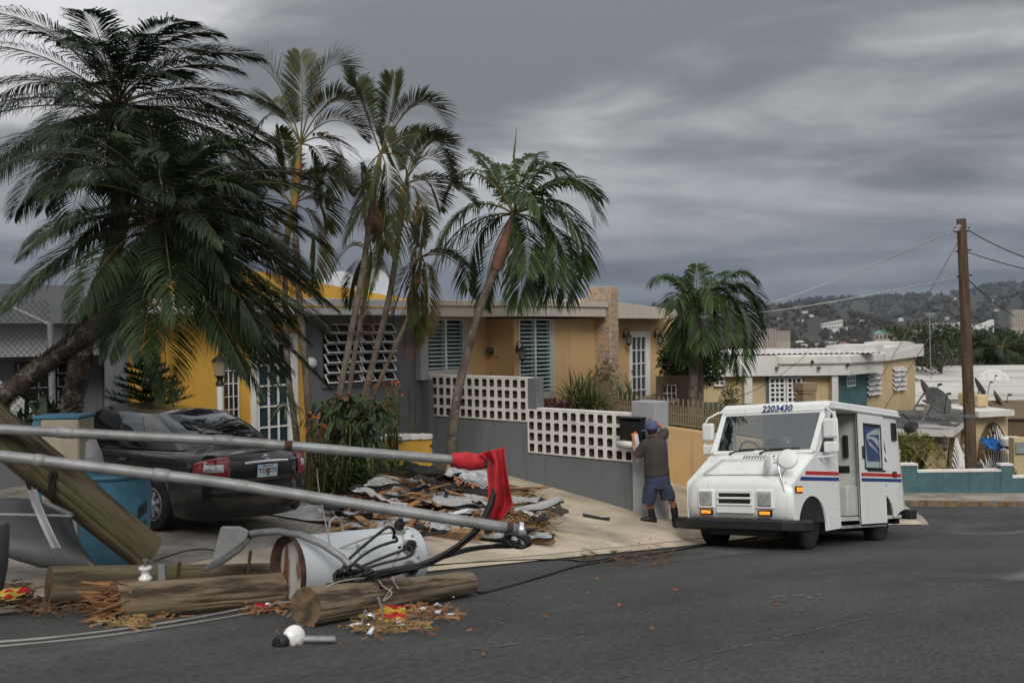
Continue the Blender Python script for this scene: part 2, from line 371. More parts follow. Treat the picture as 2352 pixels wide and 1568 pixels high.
# far pavement with its worn yellow kerb
m = MB()
def ky(x): return 24.0+.012*(x-11)**2
xs = [4+.75*i for i in range(40)]
pr = [(0, -.25), (0, .13), (.14, .135), (.9, .16), (1.5, .16)]
def kerb(mb, prof):
    k = len(prof); vs = [(x, ky(x)+a, road_z(x, ky(x))+b) for x in xs for a, b in prof]
    mb.add(vs, [(i*k+j, (i+1)*k+j, (i+1)*k+j+1, i*k+j+1) for i in range(len(xs)-1) for j in range(k-1)])
kerb(m, pr[2:]); tag(m.build('pavement', 'concrete_grey'), kind='structure')
m = MB(); kerb(m, pr[:3]); tag(m.build('kerb', 'wet_kerb'), kind='structure')
# raised garden soil of the beige house
m = MB(SM)
def prism_s(mb, poly, z0, z1): mb.prism(poly, z0, z1, lambda a, b, c: (a, b, c))
prism_s(m, [(15.95, 12.9), (18.9, 12.75), (19.2, 11.0), (17.6, 10.6), (17.62, 8.9), (19.0, 8.9), (24.5, 12.5), (24.5, 15.4), (15.95, 14.5)], -4.2, -2.02)
tag(m.build('garden_soil', 'lawn_soil'), kind='structure')
# worn scratches on the asphalt
mat('scuff', (.17, .165, .155), .9, var=.4, scale=6)
def scratch(pts, w, dash=1.0):
    P = [ground_at(*p) for p in pts]; m = MB()
    for a, b_ in zip(P, P[1:]):
        k = max(1, int((b_-a).length/.16)); sd_ = (b_-a).cross(V((0, 0, 1))).normalized()
        for i in range(k):
            if random.random() > dash: continue
            p, q = a.lerp(b_, i/k), a.lerp(b_, (i+rnd(.5, 1))/k); ww = w*rnd(.3, 1); o_ = sd_*rnd(-1, 1)*w*.6
            vs = [p-sd_*ww*.3+o_, q-sd_*ww*.6+o_, q+sd_*ww*.5+o_, p+sd_*ww*.6+o_]
            m.quad(*[V((v_.x, v_.y, road_z(v_.x, v_.y)+.005)) for v_ in vs])
    tag(m.build('road_scratches', 'scuff'), kind='structure')
scratch([(1420, 1560), (1640, 1500), (1800, 1463), (2000, 1418), (2200, 1370), (2340, 1338)], .016, .8)
scratch([(1000, 1502), (1250, 1470), (1450, 1430), (1700, 1382)], .02, .35)
scratch([(1765, 1382), (1830, 1378), (1885, 1362)], .05, .9); scratch([(1775, 1372), (1850, 1366)], .05, .8)
scratch([(2050, 1268), (2130, 1279)], .02, .9)
# ---------------------------------------------------------------- valley and hills
def kx(X): return (X*KD-512)/FPX
def tanD(X, Y):
    d = ray(X*KD, Y*KD); return d.z/d.y
FAR = [(X, tanD(X, Y)) for X, Y in [(-600, 690), (200, 700), (900, 715), (1300, 705), (1600, 706), (1735, 703), (1805, 701), (1881, 690), (1934, 688), (2001, 688), (2103, 680), (2214, 674), (2278, 658), (2351, 654), (2700, 640), (3200, 650)]]
RGT = [(X, tanD(X, Y)) for X, Y in [(1900, 765), (2040, 735), (2097, 718), (2162, 693), (2191, 688), (2235, 696), (2278, 694), (2351, 673), (2500, 655), (3200, 650)]]
LFT = [(X, tanD(X, Y)) for X, Y in [(-600, 690), (1000, 715), (1600, 697), (1732, 699), (1761, 699), (1811, 708), (1870, 703), (1908, 705), (1957, 720), (2010, 732), (2100, 760), (2300, 775), (3200, 780)]]
BASE = [(math.log(r), z) for r, z in [(22, -6.2), (40, -7.8), (80, -13), (160, -20), (400, -26), (900, -26), (1500, -27), (2400, -36), (4200, -20), (9000, 0), (14000, 0)]]
from mathutils import noise as MN
def terr(X, r):
    lr = math.log(r); b = interp(lr, BASE); z = b
    for tab, R0, w in ((FAR, 6500, .22), (RGT, 3900, .16), (LFT, 3000, .2)):
        h = interp(X, tab)*R0-interp(math.log(R0), BASE)
        z = max(z, b+h*math.exp(-((lr-math.log(R0))/w)**2)) if h > 0 else z
    z += r*.0016*MN.noise(V((X*.012, lr*7, 0)))*(1 if r > 600 else .2)
    return z
def far_pt(X, r): k = kx(X); return V((k*r, r, terr(X, r)))
m = MB(); m.smooth = True
XS = [-1400+28*i for i in range(190)]; RS = [22*math.exp(i*math.log(12000/22)/110) for i in range(111)]
vs = [far_pt(X, r) for r in RS for X in XS]; w_ = len(XS)
m.add(vs, [(j*w_+i, j*w_+i+1, (j+1)*w_+i+1, (j+1)*w_+i) for j in range(len(RS)-1) for i in range(w_-1)])
mat('hill_cover', (.034, .032, .021), .95, col2=(.055, .044, .030), scale=.006, lo=.4, hi=.62, stain=(.03, .042, .02), stain_at=(.5, .62), stain_scale=.02, island=0, grain=.35, bscale=.03)
o = m.build('hills', 'hill_cover'); tag(o, kind='structure')
# ground under everything near the camera, so that no edge of the street shows
m = MB(); m.grid(lambda a, b: (lerp(-60, 90, a), lerp(-40, 60, b), min(road_z(lerp(-60, 90, a), lerp(-40, 60, b)), -1.2)-1.2), 30, 20); tag(m.build('ground', 'soil'), kind='structure')
# ================================================================ houses
def root_s(name, label, cat, s, n, z, group=None):
    return thing(name, label, cat, M=Matrix.Translation(S(s, n, z)) @ SM, group=group)
def wall_open(mb, a0, a1, b0, b1, c0, c1, ops, fr):
    """wall panel a0..a1 x b0..b1 (thickness c0..c1) with rectangular openings (x0,x1,y0,y1)"""
    cuts = sorted({a0, a1, *[o[0] for o in ops], *[o[1] for o in ops]}); cuts = [c for c in cuts if a0 <= c <= a1]
    for p, q in zip(cuts, cuts[1:]):
        y = b0
        for o in sorted([o for o in ops if o[0] <= p+1e-6 and o[1] >= q-1e-6], key=lambda o: o[2]):
            if o[2] > y: mb.prism([(p, y), (q, y), (q, o[2]), (p, o[2])], c0, c1, fr)
            y = o[3]
        if y < b1: mb.prism([(p, y), (q, y), (q, b1), (p, b1)], c0, c1, fr)
FS = lambda a, b, c: (a, c, b)               # street frame: a along the street, b up, c away from it
def part_box(name, mt, parent, a, b, M=SM, bevel=0): return MB(M).mm(a, b).build(name, mt, parent, bevel=bevel)
def bars(mb, M_, w, h, cols, rows, t, d, z0=0.0):
    """muntin bars of a pane field w x h, in frame coordinates a,b,c(out)"""
    f = lambda a, b, c: M_ @ V((a, b, c))
    for i in range(1, cols): x = w*i/cols; mb.prism([(x-t/2, 0), (x+t/2, 0), (x+t/2, h), (x-t/2, h)], z0, z0+d, f)
    for j in range(1, rows):
        y = h*j/rows; mb.prism([(0, y-t/2), (w, y-t/2), (w, y+t/2), (0, y+t/2)], z0+.0015, z0+d-.0015, f)
def fbox(mb, M_, a0, a1, b0, b1, c0, c1): return mb.prism([(a0, b0), (a1, b0), (a1, b1), (a0, b1)], c0, c1, lambda a, b, c: M_ @ V((a, b, c)))
def face(P, Q, up=V((0, 0, 1))):
    """frame on a wall: origin P, x towards Q, y up, z out (to the right-hand side seen from above is out)"""
    x = (V(Q)-V(P)); x.z = 0; x.normalize(); z = x.cross(up); return frame(P, x, up)
def lattice(parent, name, M_, w, h, cols, rows, fw=.06, t=.025, d=.04, frame_mat='paint_white', pane='pane_dark', glaze=True):
    """framed window: frame part with muntins, and every pane a part; M_: origin bottom-left, z out"""
    mb = MB(); fbox(mb, M_, 0, w, 0, fw, 0, d); fbox(mb, M_, 0, w, h-fw, h, 0, d); fbox(mb, M_, 0, fw, fw, h-fw, 0, d); fbox(mb, M_, w-fw, w, fw, h-fw, 0, d)
    I = M_ @ Matrix.Translation((fw, fw, 0)); bars(mb, I, w-2*fw, h-2*fw, cols, rows, t, d*.8, .004)
    win = mb.build(name, frame_mat, parent)
    pw, ph = (w-2*fw)/cols, (h-2*fw)/rows; q = None
    for i in range(cols):
        for j in range(rows):
            Mp = wm(win).inverted() @ I @ Matrix.Translation((i*pw+t/2, j*ph+t/2, .006))
            if q is None:
                me = MB(); me.prism([(0, 0), (pw-t, 0), (pw-t, ph-t), (0, ph-t)], 0, .006, lambda a, b, c: (a, b, c)); q = me.build('pane', pane); q.parent = win; q.location = (0, 0, 0)
                # bring the mesh to its own origin
                off = V(((pw-t)/2, (ph-t)/2, 0));
                for v_ in q.data.vertices: v_.co += off
                q.matrix_basis = Mp
            else: like(q, win, Mp)
    return win
def WS(s, n, z):  # frame on a street-facing wall (out = towards the street)
    return SM @ frame((s, n, z), (1, 0, 0), (0, 0, 1))
def lantern(parent_name, label, P, out, h=.42, group=None, side=None):
    """wall lantern hanging from a curled arm; P is the wall point, out the unit vector off the wall"""
    out = V(out).normalized(); t = thing(parent_name, label, 'lantern', P, group=group)
    c = V(P)+out*.16
    m = MB(); m.tube([V(P)-V((0, 0, .02)), V(P)+out*.02], .05, 8); m.tube([V(P)+V((0, 0, -.09)), V(P)+V((0, 0, .07))], .035, 8, flat=.5); m.build('back_plate', 'bronze', t)
    m = MB(); pts = [V(P)+V((0, 0, -.02))]
    for i in range(9):
        a = math.pi*(1-i/8); pts.append(V(P)+out*(.09+.085*math.cos(a)*1)+V((0, 0, .08+.08*math.sin(a))))
    pts.append(c+V((0, 0, .04))); m.tube(pts, .011, 5); m.build('arm', 'bronze', t)
    Mx = Matrix.Translation(c)
    m = MB(); m.lathe([(.012, .05), (.03, .04), (.05, .02), (.085, -.03), (.09, -.045), (.07, -.05)], 8, Mx); m.build('cap', 'bronze', t)
    m = MB(); m.lathe([(.06, -.05), (.058, -.2)], 8, Mx, caps=False); m.build('glass', 'lantern_glass', t)
    m = MB()
    for k in range(6):
        a = k*math.pi/3; m.tube([c+V((.068*math.cos(a), .068*math.sin(a), -.05)), c+V((.062*math.cos(a), .062*math.sin(a), -.21))], .006, 4)
    m.lathe([(.07, -.205), (.078, -.215), (.06, -.24), (.03, -.27), (.012, -.285), (.004, -.31)], 8, Mx); m.build('cage', 'bronze', t)
    return t
glass('lantern_glass', (.75, .75, .72), .1, .1, .25, (.5, .48, .42))
mat('stone_joint', (.56, .49, .42), .85, var=.15, scale=9); mat('stone_tan', (.47, .31, .19), .75, col2=(.38, .28, .20), scale=9, island=.25); mat('stone_grey', (.40, .33, .26), .75, col2=(.27, .21, .16), scale=9, island=.25)
def stones(parent, M_, w, h, seed):
    """irregular stone tiles set proud on a face (frame M_: origin bottom-left, z out)"""
    random.seed(seed); ys = [0.0]
    while ys[-1] < h-.07: ys.append(min(h, ys[-1]+rnd(.11, .17)))
    ys[-1] = h; mid = max(2, round(w/.17)); xs = [[0.0]+[w*(i+rnd(-.22, .22))/mid for i in range(1, mid)]+[w] for _ in ys]; jy = [[0 if r in (0, len(ys)-1) else rnd(-.03, .03) for _ in range(mid+1)] for r in range(len(ys))]
    for r in range(len(ys)-1):
        for i in range(mid):
            q = [V((xs[r][i], ys[r]+jy[r][i], 0)), V((xs[r][i+1], ys[r]+jy[r][i+1], 0)), V((xs[r+1][i+1], ys[r+1]+jy[r+1][i+1], 0)), V((xs[r+1][i], ys[r+1]+jy[r+1][i], 0))]; c_ = sum(q, V())/4; poly = []
            for k in range(4):
                p0, p1, p2 = q[k-1], q[k], q[(k+1) % 4]; p1 = p1+(c_-p1)*.10; poly += [p1+(p0-p1).normalized()*.022, p1+(p2-p1).normalized()*.022]
            m = MB(); m.prism([(p.x, p.y) for p in poly], 0, rnd(.008, .018), lambda a, b, cc: M_ @ V((a, b, cc))); m.build('stone', random.choice(['stone_tan', 'stone_tan', 'stone_grey']), parent)

# ---------------------------------------------------------------- yellow and grey house
H1 = root_s('yellow_house', 'yellow and grey flat-roofed house behind the tall thin palms', 'house', 10.9, 15.15, -2.9)
DO = (9.99, 10.86, -2.12, -.03); SI = (9.41, 9.74, -1.75, -.12); WI = (11.50, 13.28, -.945, .29)
m = MB(SM); wall_open(m, 7.6, 11.09, -2.9, .36, 15.15, 15.33, [DO, SI], FS); m.build('wall', 'stucco_yellow', H1)
m = MB(SM); wall_open(m, 11.09, 14.14, -2.9, .36, 15.15, 15.33, [WI], FS); m.build('wall', 'stucco_grey', H1)
part_box('pilaster', 'stucco_lightgrey', H1, (13.86, 15.0, -.95), (14.08, 15.148, .352))
part_box('pilaster', 'stucco_grey', H1, (14.0, 14.9, -2.9), (14.14, 15.148, -.952))
part_box('back_wall', 'stucco_grey', H1, (7.6, 22.8, -2.9), (14.1, 23, .36)); part_box('side_wall', 'stucco_grey', H1, (7.6, 15.34, -2.9), (7.75, 22.8, .36))
part_box('side_wall', 'stucco_grey', H1, (13.98, 15.34, -2.9), (14.13, 22.8, .36))
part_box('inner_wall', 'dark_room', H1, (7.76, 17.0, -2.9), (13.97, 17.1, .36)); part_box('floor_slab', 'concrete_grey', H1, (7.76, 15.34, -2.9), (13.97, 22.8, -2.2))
rf = part_box('roof', 'fascia_white', H1, (6.9, 14.6, .362), (13.74, 23.2, .66), bevel=.012)
part_box('roof_stripe', 'paint_yellow', rf, (6.93, 14.592, .49), (13.70, 14.601, .52))
part_box('camera_mount', 'paint_white', rf, (13.46, 14.53, .58), (13.56, 14.598, .64), bevel=.01)
m = MB(SM); m.lathe([(.045, 0), (.05, .01), (.045, .05), (.02, .06)], 12, Matrix.Translation((13.55, 14.50, .58)) @ Matrix.Rotation(math.radians(90), 4, 'X')); cm = m.build('security_camera', 'paint_white', rf)
a_, b_, c_ = onN(1010, 700, 16.4), onN(566, 618, 16.4), onN(110, 700, 16.4)
m = MB(SM); m.prism([(a_.x, .661), (a_.x, a_.z), (b_.x, b_.z), (c_.x, c_.z), (c_.x, .661)], 16.4, 16.6, FS); m.build('parapet', 'stucco_yellow', H1)
# front door and its side light
dr = lattice(H1, 'door', WS(10.03, 15.20, -2.1), .79, 2.03, 3, 5, .09, .03, .045, pane='curtain_teal')
m = MB(SM); wall_open(m, 9.93, 10.92, -2.12, .03, 15.11, 15.22, [(10.025, 10.825, -2.2, -.065)], FS); m.build('door_frame', 'paint_white', H1)
mat('brass', (.45, .33, .14), .35, metal=.9)
for z_ in (-1.02, -1.16): m = MB(SM); m.lathe([(.012, 0), (.012, .03), (.035, .035), (.035, .06), (.015, .075)], 10, Matrix.Translation((10.075, 15.155, z_)) @ Matrix.Rotation(math.radians(90), 4, 'X')); m.build('door_knob', 'brass', dr)
lattice(H1, 'side_light', WS(9.42, 15.22, -1.74), .31, 1.6, 3, 7, .015, .014, .03)
# awning window: twelve tilted sashes
m = MB(SM); wall_open(m, 11.5, 13.28, -.945, .29, 15.17, 15.3, [(11.54, 12.37, -.93, .20), (12.41, 13.24, -.93, .20)], FS); aw = m.build('window', 'stucco_darkgrey', H1)
part_box('sill', 'stucco_darkgrey', aw, (11.46, 15.10, -1.0), (13.32, 15.30, -.948))
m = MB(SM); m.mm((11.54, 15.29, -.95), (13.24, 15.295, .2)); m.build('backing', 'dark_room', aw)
sash = MB(); SW, SH = .83, .215
for a0, a1, b0, b1 in ((0, SW, 0, .022), (0, SW, SH-.022, SH), (0, .025, .022, SH-.022), (SW-.025, SW, .022, SH-.022), (SW/3-.009, SW/3+.009, .022, SH-.022), (2*SW/3-.009, 2*SW/3+.009, .022, SH-.022)): fbox(sash, ID, a0, a1, b0, b1, 0, .022)
sa = None; pn = None
for ci, s_ in enumerate((11.54, 12.41)):
    for r_ in range(6):
        top = .19-r_*.1885
        Ml = SM @ frame((s_, 15.16, top), (1, 0, 0), (0, 0, 1)) @ Matrix.Rotation(math.radians(-38), 4, 'X') @ Matrix.Translation((0, -SH, 0))
        Mw = wm(aw).inverted() @ Ml
        if sa is None:
            sa = sash.build('sash', 'paint_white'); b0 = sa.location.copy()
            for v_ in sa.data.vertices: v_.co += b0
            sa.parent = aw; sa.matrix_basis = Mw
            pm = MB(); fbox(pm, ID, .025, SW/3-.009, .022, SH-.022, .008, .012); pn = pm.build('pane', 'pane_smoke' if 'pane_smoke' in MT else 'pane_dark'); b0 = pn.location.copy()
            for v_ in pn.data.vertices: v_.co += b0
            pn.parent = aw; pn.matrix_basis = Mw
        else: like(sa, aw, Mw); like(pn, aw, Mw)
        for k in (1, 2): like(pn, aw, Mw @ Matrix.Translation((k*(SW-.03)/3, 0, 0)))
t = thing('electric_meter', 'round glass electric meter on the grey house wall', 'meter', M=Matrix.Translation(S(11.21, 15.149, -.55)) @ SM)
m = MB(SM); m.lathe([(.1, 0), (.11, .02), (.11, .05)], 20, Matrix.Translation((11.21, 15.147, -.52)) @ Matrix.Rotation(math.radians(90), 4, 'X')); m.build('base', 'paint_white', t)
m = MB(SM); m.lathe([(.09, .05), (.088, .1), (.07, .13), (.02, .14)], 20, Matrix.Translation((11.21, 15.147, -.52)) @ Matrix.Rotation(math.radians(90), 4, 'X')); m.build('cover', 'pane_grey_light' if 'pane_grey_light' in MT else 'paint_white', t)
# big dishes on the roof
mat('dish_grey', (.42, .44, .47), .6, var=.1, scale=2)
def big_dish(label, X, Y, rad, n, turn):
    c = onN(X, Y, n); c.z += 0; t = thing('satellite_dish', label, 'satellite dish', M=Matrix.Translation(S(c.x, c.y, .66)) @ SM, group='big dishes on the yellow house roof')
    Mx = Matrix.Translation(c) @ Matrix.Rotation(turn, 4, 'Z') @ Matrix.Rotation(math.radians(72), 4, 'X')
    m = MB(SM); m.lathe([(rad*q, -.22*rad*(1-q*q)) for q in (.02, .3, .6, .85, 1)], 28, Mx, caps=False); m.build('reflector', 'dish_grey', t, solid=.02)
    m = MB(SM); m.tube([(c.x, c.y+.2, .66), (c.x, c.y+.2, c.z)], .05, 8); m.build('mast', 'galvanised', t)
big_dish('large pale satellite dish on the yellow house roof, left one', 780, 662, .46, 19.5, math.radians(-48)); big_dish('large pale satellite dish on the yellow house roof, right one', 862, 655, .46, 19.3, math.radians(-20))
# lamp post by the door
P = S(9.2, 14.2); P.z = yard_z(9.2, 14.2)
t = thing('lamp_post', 'white lamp post with black lantern before the yellow wall', 'lamp post', P)
top = at(505, 870, P.y); hz_ = top.z
P2 = V((top.x, P.y, P.z))
m = MB(); m.tube([P2, V((P2.x, P2.y, hz_-.1))], .055, 12); m.build('post', 'paint_white', t)
m = MB(); m.lathe([(.075, 0), (.07, .04), (.045, .08), (.06, .13), (.1, .16)], 10, Matrix.Translation(V((P2.x, P2.y, hz_-.1)))); m.build('collar', 'black_plastic', t)
m = MB(); m.lathe([(.09, .06), (.125, .28)], 8, Matrix.Translation(V((P2.x, P2.y, hz_))), caps=False); m.build('glass', 'lantern_glass', t)
m = MB(); m.lathe([(.14, .28), (.12, .32), (.05, .38), (.015, .42)], 8, Matrix.Translation(V((P2.x, P2.y, hz_)))); m.build('lantern_cap', 'black_plastic', t)

# ---------------------------------------------------------------- grey neighbour at the left
H0 = root_s('grey_house', 'dark grey house with carport at the left edge', 'house', 5, 15.15, -2.6)
m = MB(SM); wall_open(m, -1, 7.58, -2.6, .2, 15.8, 15.98, [(6.2, 7.15, -1.2, -.35), (4.4, 5.9, -1.2, -.35)], FS); m.build('wall', 'stucco_darkgrey', H0)
part_box('fascia', 'stucco_grey', H0, (-1, 14.9, .215), (6.88, 22, .78)); part_box('pilaster', 'stucco_grey', H0, (7.3, 15.0, -2.6), (7.59, 15.148, .21))
part_box('garage_band', 'stucco_lightgrey', H0, (-1, 15.2, -.27), (7.25, 15.5, .21))
for a0, a1 in ((6.2, 7.15), (4.4, 5.9)):
    m = MB(SM); m.mm((a0, 15.9, -1.2), (a1, 15.92, -.35)); w_ = m.build('window', 'dark_room', H0)
    for r_ in range(4):
        for i in range(int((a1-a0)/.3)):
            m = MB(SM); x = a0+.3*i+.02; z_ = -.4-r_*.21; m.mm((x, 15.72, z_-.16), (x+.27, 15.735, z_-.145)); m.mm((x, 15.72, z_-.145), (x+.015, 15.735, z_)); m.build('sash', 'aluminium', w_)

# ---------------------------------------------------------------- beige-orange house
H2 = root_s('orange_house', 'tan orange house with louvred windows and a stone clad column', 'house', 18.5, 14.35, -2.9)
W1 = (14.16, 15.36, -.82, .305); W2 = (16.15, 17.31, -1.365, .295)
m = MB(SM); wall_open(m, 14.15, 16.0, -2.9, .335, 15.15, 15.33, [W1], FS); m.build('wall', 'stucco_orange', H2)
m = MB(SM); wall_open(m, 16.0, 18.88, -2.9, .30, 14.35, 14.53, [W2], FS); m.build('wall', 'stucco_orange', H2)
part_box('wall', 'stucco_orange', H2, (16.0, 14.532, -2.9), (16.15, 15.148, .31))
D2 = (21.41, 22.3, -2.03, -.03)
m = MB(SM); wall_open(m, 18.88, 23.6, -2.9, .31, 15.15, 15.33, [D2], FS); m.build('wall', 'stucco_orange', H2)
part_box('side_wall', 'stucco_orange', H2, (23.42, 15.332, -2.9), (23.6, 23, .31)); part_box('side_wall', 'stucco_orange', H2, (18.70, 14.54, -2.9), (18.87, 15.6, .30))
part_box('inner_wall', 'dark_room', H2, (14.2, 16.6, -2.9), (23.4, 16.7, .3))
# roof: two-step fascia and the sloping right wing
m = MB(SM)
m.prism([(13.76, 14.62), (15.42, 14.62), (15.42, 13.95), (18.80, 13.95), (18.80, 23), (13.76, 23)], .34, .56, lambda a, b, c: (a, b, c))
m.prism([(13.75, 14.58), (15.38, 14.58), (15.38, 13.91), (18.82, 13.91), (18.82, 23), (13.75, 23)], .561, .68, lambda a, b, c: (a, b, c)); rf2 = m.build('roof', 'fascia_beige', H2, bevel=.008)
m = MB(SM); m.mm((13.8, 14.7, .681), (18.7, 22.8, .69)); m.build('roof_coating', 'white_roof_paint', rf2)
m = MB(SM)
for n0, n1 in ((14.55, 23),):
    m.prism([(18.83, .315), (22.85, .315), (22.85, .545), (18.83, .80)], n0, n1, FS)
m.build('roof', 'fascia_beige', H2, bevel=.008)
# stone column
tw = MB(SM); tw.mm((18.89, 13.9, -2.2), (19.20, 14.54, 1.06)); tw = tw.build('stone_column', 'stone_joint', H2)
SA = lambda s, n, z: SM @ frame((s, n, z), (0, -1, 0), (0, 0, 1))
stones(tw, SA(18.89, 14.53, -2.0), .62, 3.05, 1); stones(tw, WS(18.89, 13.9, -2.0), .305, 3.05, 4)
# louvre windows, every slat its own piece
def louvre(parent, s0, s1, z0, z1, n, rows, trim):
    M_ = WS(s0, n, z0); w, h = s1-s0, z1-z0; mb = MB()
    fbox(mb, M_, 0, .035, 0, h, -.08, .02); fbox(mb, M_, w-.035, w, 0, h, -.08, .02); fbox(mb, M_, .035, w-.035, 0, .03, -.08, .02); fbox(mb, M_, .035, w-.035, h-.03, h, -.08, .02); fbox(mb, M_, w/2-.03, w/2+.03, .03, h-.03, -.08, .025)
    win = mb.build('window', 'paint_white', parent)
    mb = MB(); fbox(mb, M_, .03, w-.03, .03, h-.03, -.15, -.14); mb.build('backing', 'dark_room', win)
    q = None; sw = w/2-.075
    for i in range(2):
        for r in range(rows):
            y = .05+(h-.1)*(r+.5)/rows
            Ml = wm(win).inverted() @ M_ @ Matrix.Translation((.04+i*(w/2-.005), y, -.01)) @ Matrix.Rotation(math.radians(26), 4, 'X')
            if q is None:
                b = MB(); b.mm((0, -.006, -.04), (sw, .006, .04)); q = b.build('slat', 'louver_glass')
                for v_ in q.data.vertices: v_.co += V((sw/2, 0, -.006+.006)); 
                q.parent = win; q.matrix_basis = Ml
            else: like(q, win, Ml)
    if trim:
        mb = MB(); fbox(mb, M_, -.04, w+.14, -.14, -.005, -.02, .07); fbox(mb, M_, w+.005, w+.13, -.004, h, -.02, .03); mb.build('trim', 'fascia_beige', win)
    return win
louvre(H2, 14.17, 15.28, -.80, .30, 15.16, 12, True); louvre(H2, 16.16, 17.24, -1.35, .29, 14.36, 17, True)
dr = lattice(H2, 'door', WS(21.45, 15.19, -2.0), .8, 1.93, 3, 5, .09, .03, .045, pane='pane_grey')
m = MB(SM); wall_open(m, 21.40, 22.32, -2.05, -.02, 15.12, 15.22, [(21.445, 22.255, -2.2, -.065)], FS); m.build('door_frame', 'paint_white', H2)
m = MB(SM); m.lathe([(.012, 0), (.035, .035), (.035, .06)], 8, Matrix.Translation((21.5, 15.16, -1.05)) @ Matrix.Rotation(math.radians(90), 4, 'X')); m.build('door_knob', 'brass', dr)
wout = V((S48, -C48, 0))
lantern('wall_lantern', 'bronze wall lantern at the projecting corner by the louvred window', S(16.08, 14.34, -.35), wout)
lantern('wall_lantern', 'bronze wall lantern left of the white glazed door', S(21.15, 15.14, -.1), wout); lantern('wall_lantern', 'bronze wall lantern right of the white glazed door', S(22.6, 15.14, -.1), wout)
# meter on the recessed side wall
Pm = onS(1136, 805, 15.999); t = thing('electric_meter', 'electric meter with painted cover on the orange recess wall', 'meter', M=Matrix.Translation(S(*Pm)) @ SM)
m = MB(SM); m.mm((15.97, Pm.y-.17, Pm.z-.13), (15.999, Pm.y+.02, Pm.z+.15)); m.build('cover_plate', 'stucco_orange', t, bevel=.004)
m = MB(SM); m.lathe([(.085, 0), (.085, .04), (.07, .05), (.068, .1), (.03, .13)], 16, Matrix.Translation((15.97, Pm.y+.07, Pm.z)) @ Matrix.Rotation(math.radians(-90), 4, 'Y')); m.build('meter_glass', 'bronze', t)
# mop against the wall
Pb = S(20.2, 14.95, -2.0); t = thing('mop', 'mop with purple collar leaning beside the stone column', 'mop', Pb)
m = MB(SM); m.tube([(20.75, 14.85, -1.95), (20.2, 15.1, -.95)], .014, 6); m.build('handle', 'plank_wood', t)
m = MB(SM); m.tube([(20.24, 15.08, -1.02), (20.2, 15.1, -.9)], .03, 8); m.build('collar', 'leaf_purple', t)
m = MB(SM); [m.tube([(20.2+rnd(-.02, .02), 15.07, -.95), (20.2+rnd(-.06, .06), 15.05+rnd(-.05, .03), -1.2), (20.22+rnd(-.06, .06), 15.05+rnd(-.04, .03), -1.5)], .009, 4) for _ in range(22)]; m.build('mop_head', 'wire_grey', t)

# ---------------------------------------------------------------- pierced block wall
GW = root_s('garden_wall', 'grey wall topped with white pierced blocks, ending in a pillar', 'wall', 14.14, 12.3, -3.4)
def wz(n): return yard_z(14.14, n)-.3
m = MB(SM)
m.hexa([(14.14, 12.34, wz(12.34)), (14.14, 12.34, -1.692), (14.14, 15.14, wz(15.1)), (14.14, 15.14, -1.692), (14.34, 12.34, wz(12.34)), (14.34, 12.34, -1.692), (14.34, 15.14, wz(15.1)), (14.34, 15.14, -1.692)])
m.hexa([(14.14, 9.92, wz(9.9)), (14.14, 9.92, -2.262), (14.14, 12.339, wz(12.34)), (14.14, 12.339, -2.262), (14.34, 9.92, wz(9.9)), (14.34, 9.92, -2.262), (14.34, 12.339, wz(12.34)), (14.34, 12.339, -2.262)])
m.build('base', 'stucco_grey', GW, bevel=.01)
part_box('end_post', 'stucco_grey', GW, (14.13, 12.13, -1.455), (14.35, 12.335, -.87), bevel=.008)
BLK = MB(); w, h, dd = .2015, .203, .17
hole = [(-.04, -.074), (.04, -.074), (.058, -.06), (.06, .055), (.04, .074), (-.04, .074), (-.06, .055), (-.058, -.06)]
outer = [(-.045, -h/2), (.045, -h/2), (w/2, -h/2), (w/2, h/2), (.03, h/2), (-.03, h/2), (-w/2, h/2), (-w/2, -h/2)]
def ringv(c, pts): return [(c, a, b) for a, b in pts]
for c, fl in ((0, 0), (dd, 1)):
    q = [(i, (i+1) % 8, 8+(i+1) % 8, 8+i) for i in range(8)]
    BLK.cur = 0; BLK.add(ringv(c, outer)+ringv(c, hole), [f[::-1] if fl else f for f in q])
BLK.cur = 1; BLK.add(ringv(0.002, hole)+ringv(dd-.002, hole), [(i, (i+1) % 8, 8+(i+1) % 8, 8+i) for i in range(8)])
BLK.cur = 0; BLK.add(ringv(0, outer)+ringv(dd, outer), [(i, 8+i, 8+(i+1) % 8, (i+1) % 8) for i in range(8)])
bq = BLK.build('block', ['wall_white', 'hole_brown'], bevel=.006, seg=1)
for v_ in bq.data.vertices: v_.co += bq.location
first = True
def blocks(n0, n1, k, z0, rows=4):
    global first
    p = (n1-n0)/k
    for i in range(k):
        for j in range(rows):
            M_ = wm(GW).inverted() @ SM @ Matrix.Translation((14.115+rnd(-.006, .006), n0+p*(i+.5), z0+.2045*(j+.5))) @ Matrix.Rotation(rnd(-.012, .012), 4, 'X')
            if first: bq.parent = GW; bq.matrix_basis = M_; first = False
            else: like(bq, GW, M_)
blocks(12.345, 15.17, 14, -1.69); blocks(9.93, 12.34, 12, -2.26)
m = MB(SM); m.mm((14.13, 12.345, -.871), (14.32, 15.13, -.845)); m.build('coping', 'wall_white', GW, bevel=.01); m = MB(SM); m.mm((14.13, 9.93, -1.441), (14.32, 12.13, -1.415)); m.build('coping', 'wall_white', GW, bevel=.01)
part_box('pillar', 'stucco_lightgrey', GW, (14.06, 9.44, -3.6), (14.47, 9.918, -1.2), bevel=.012)
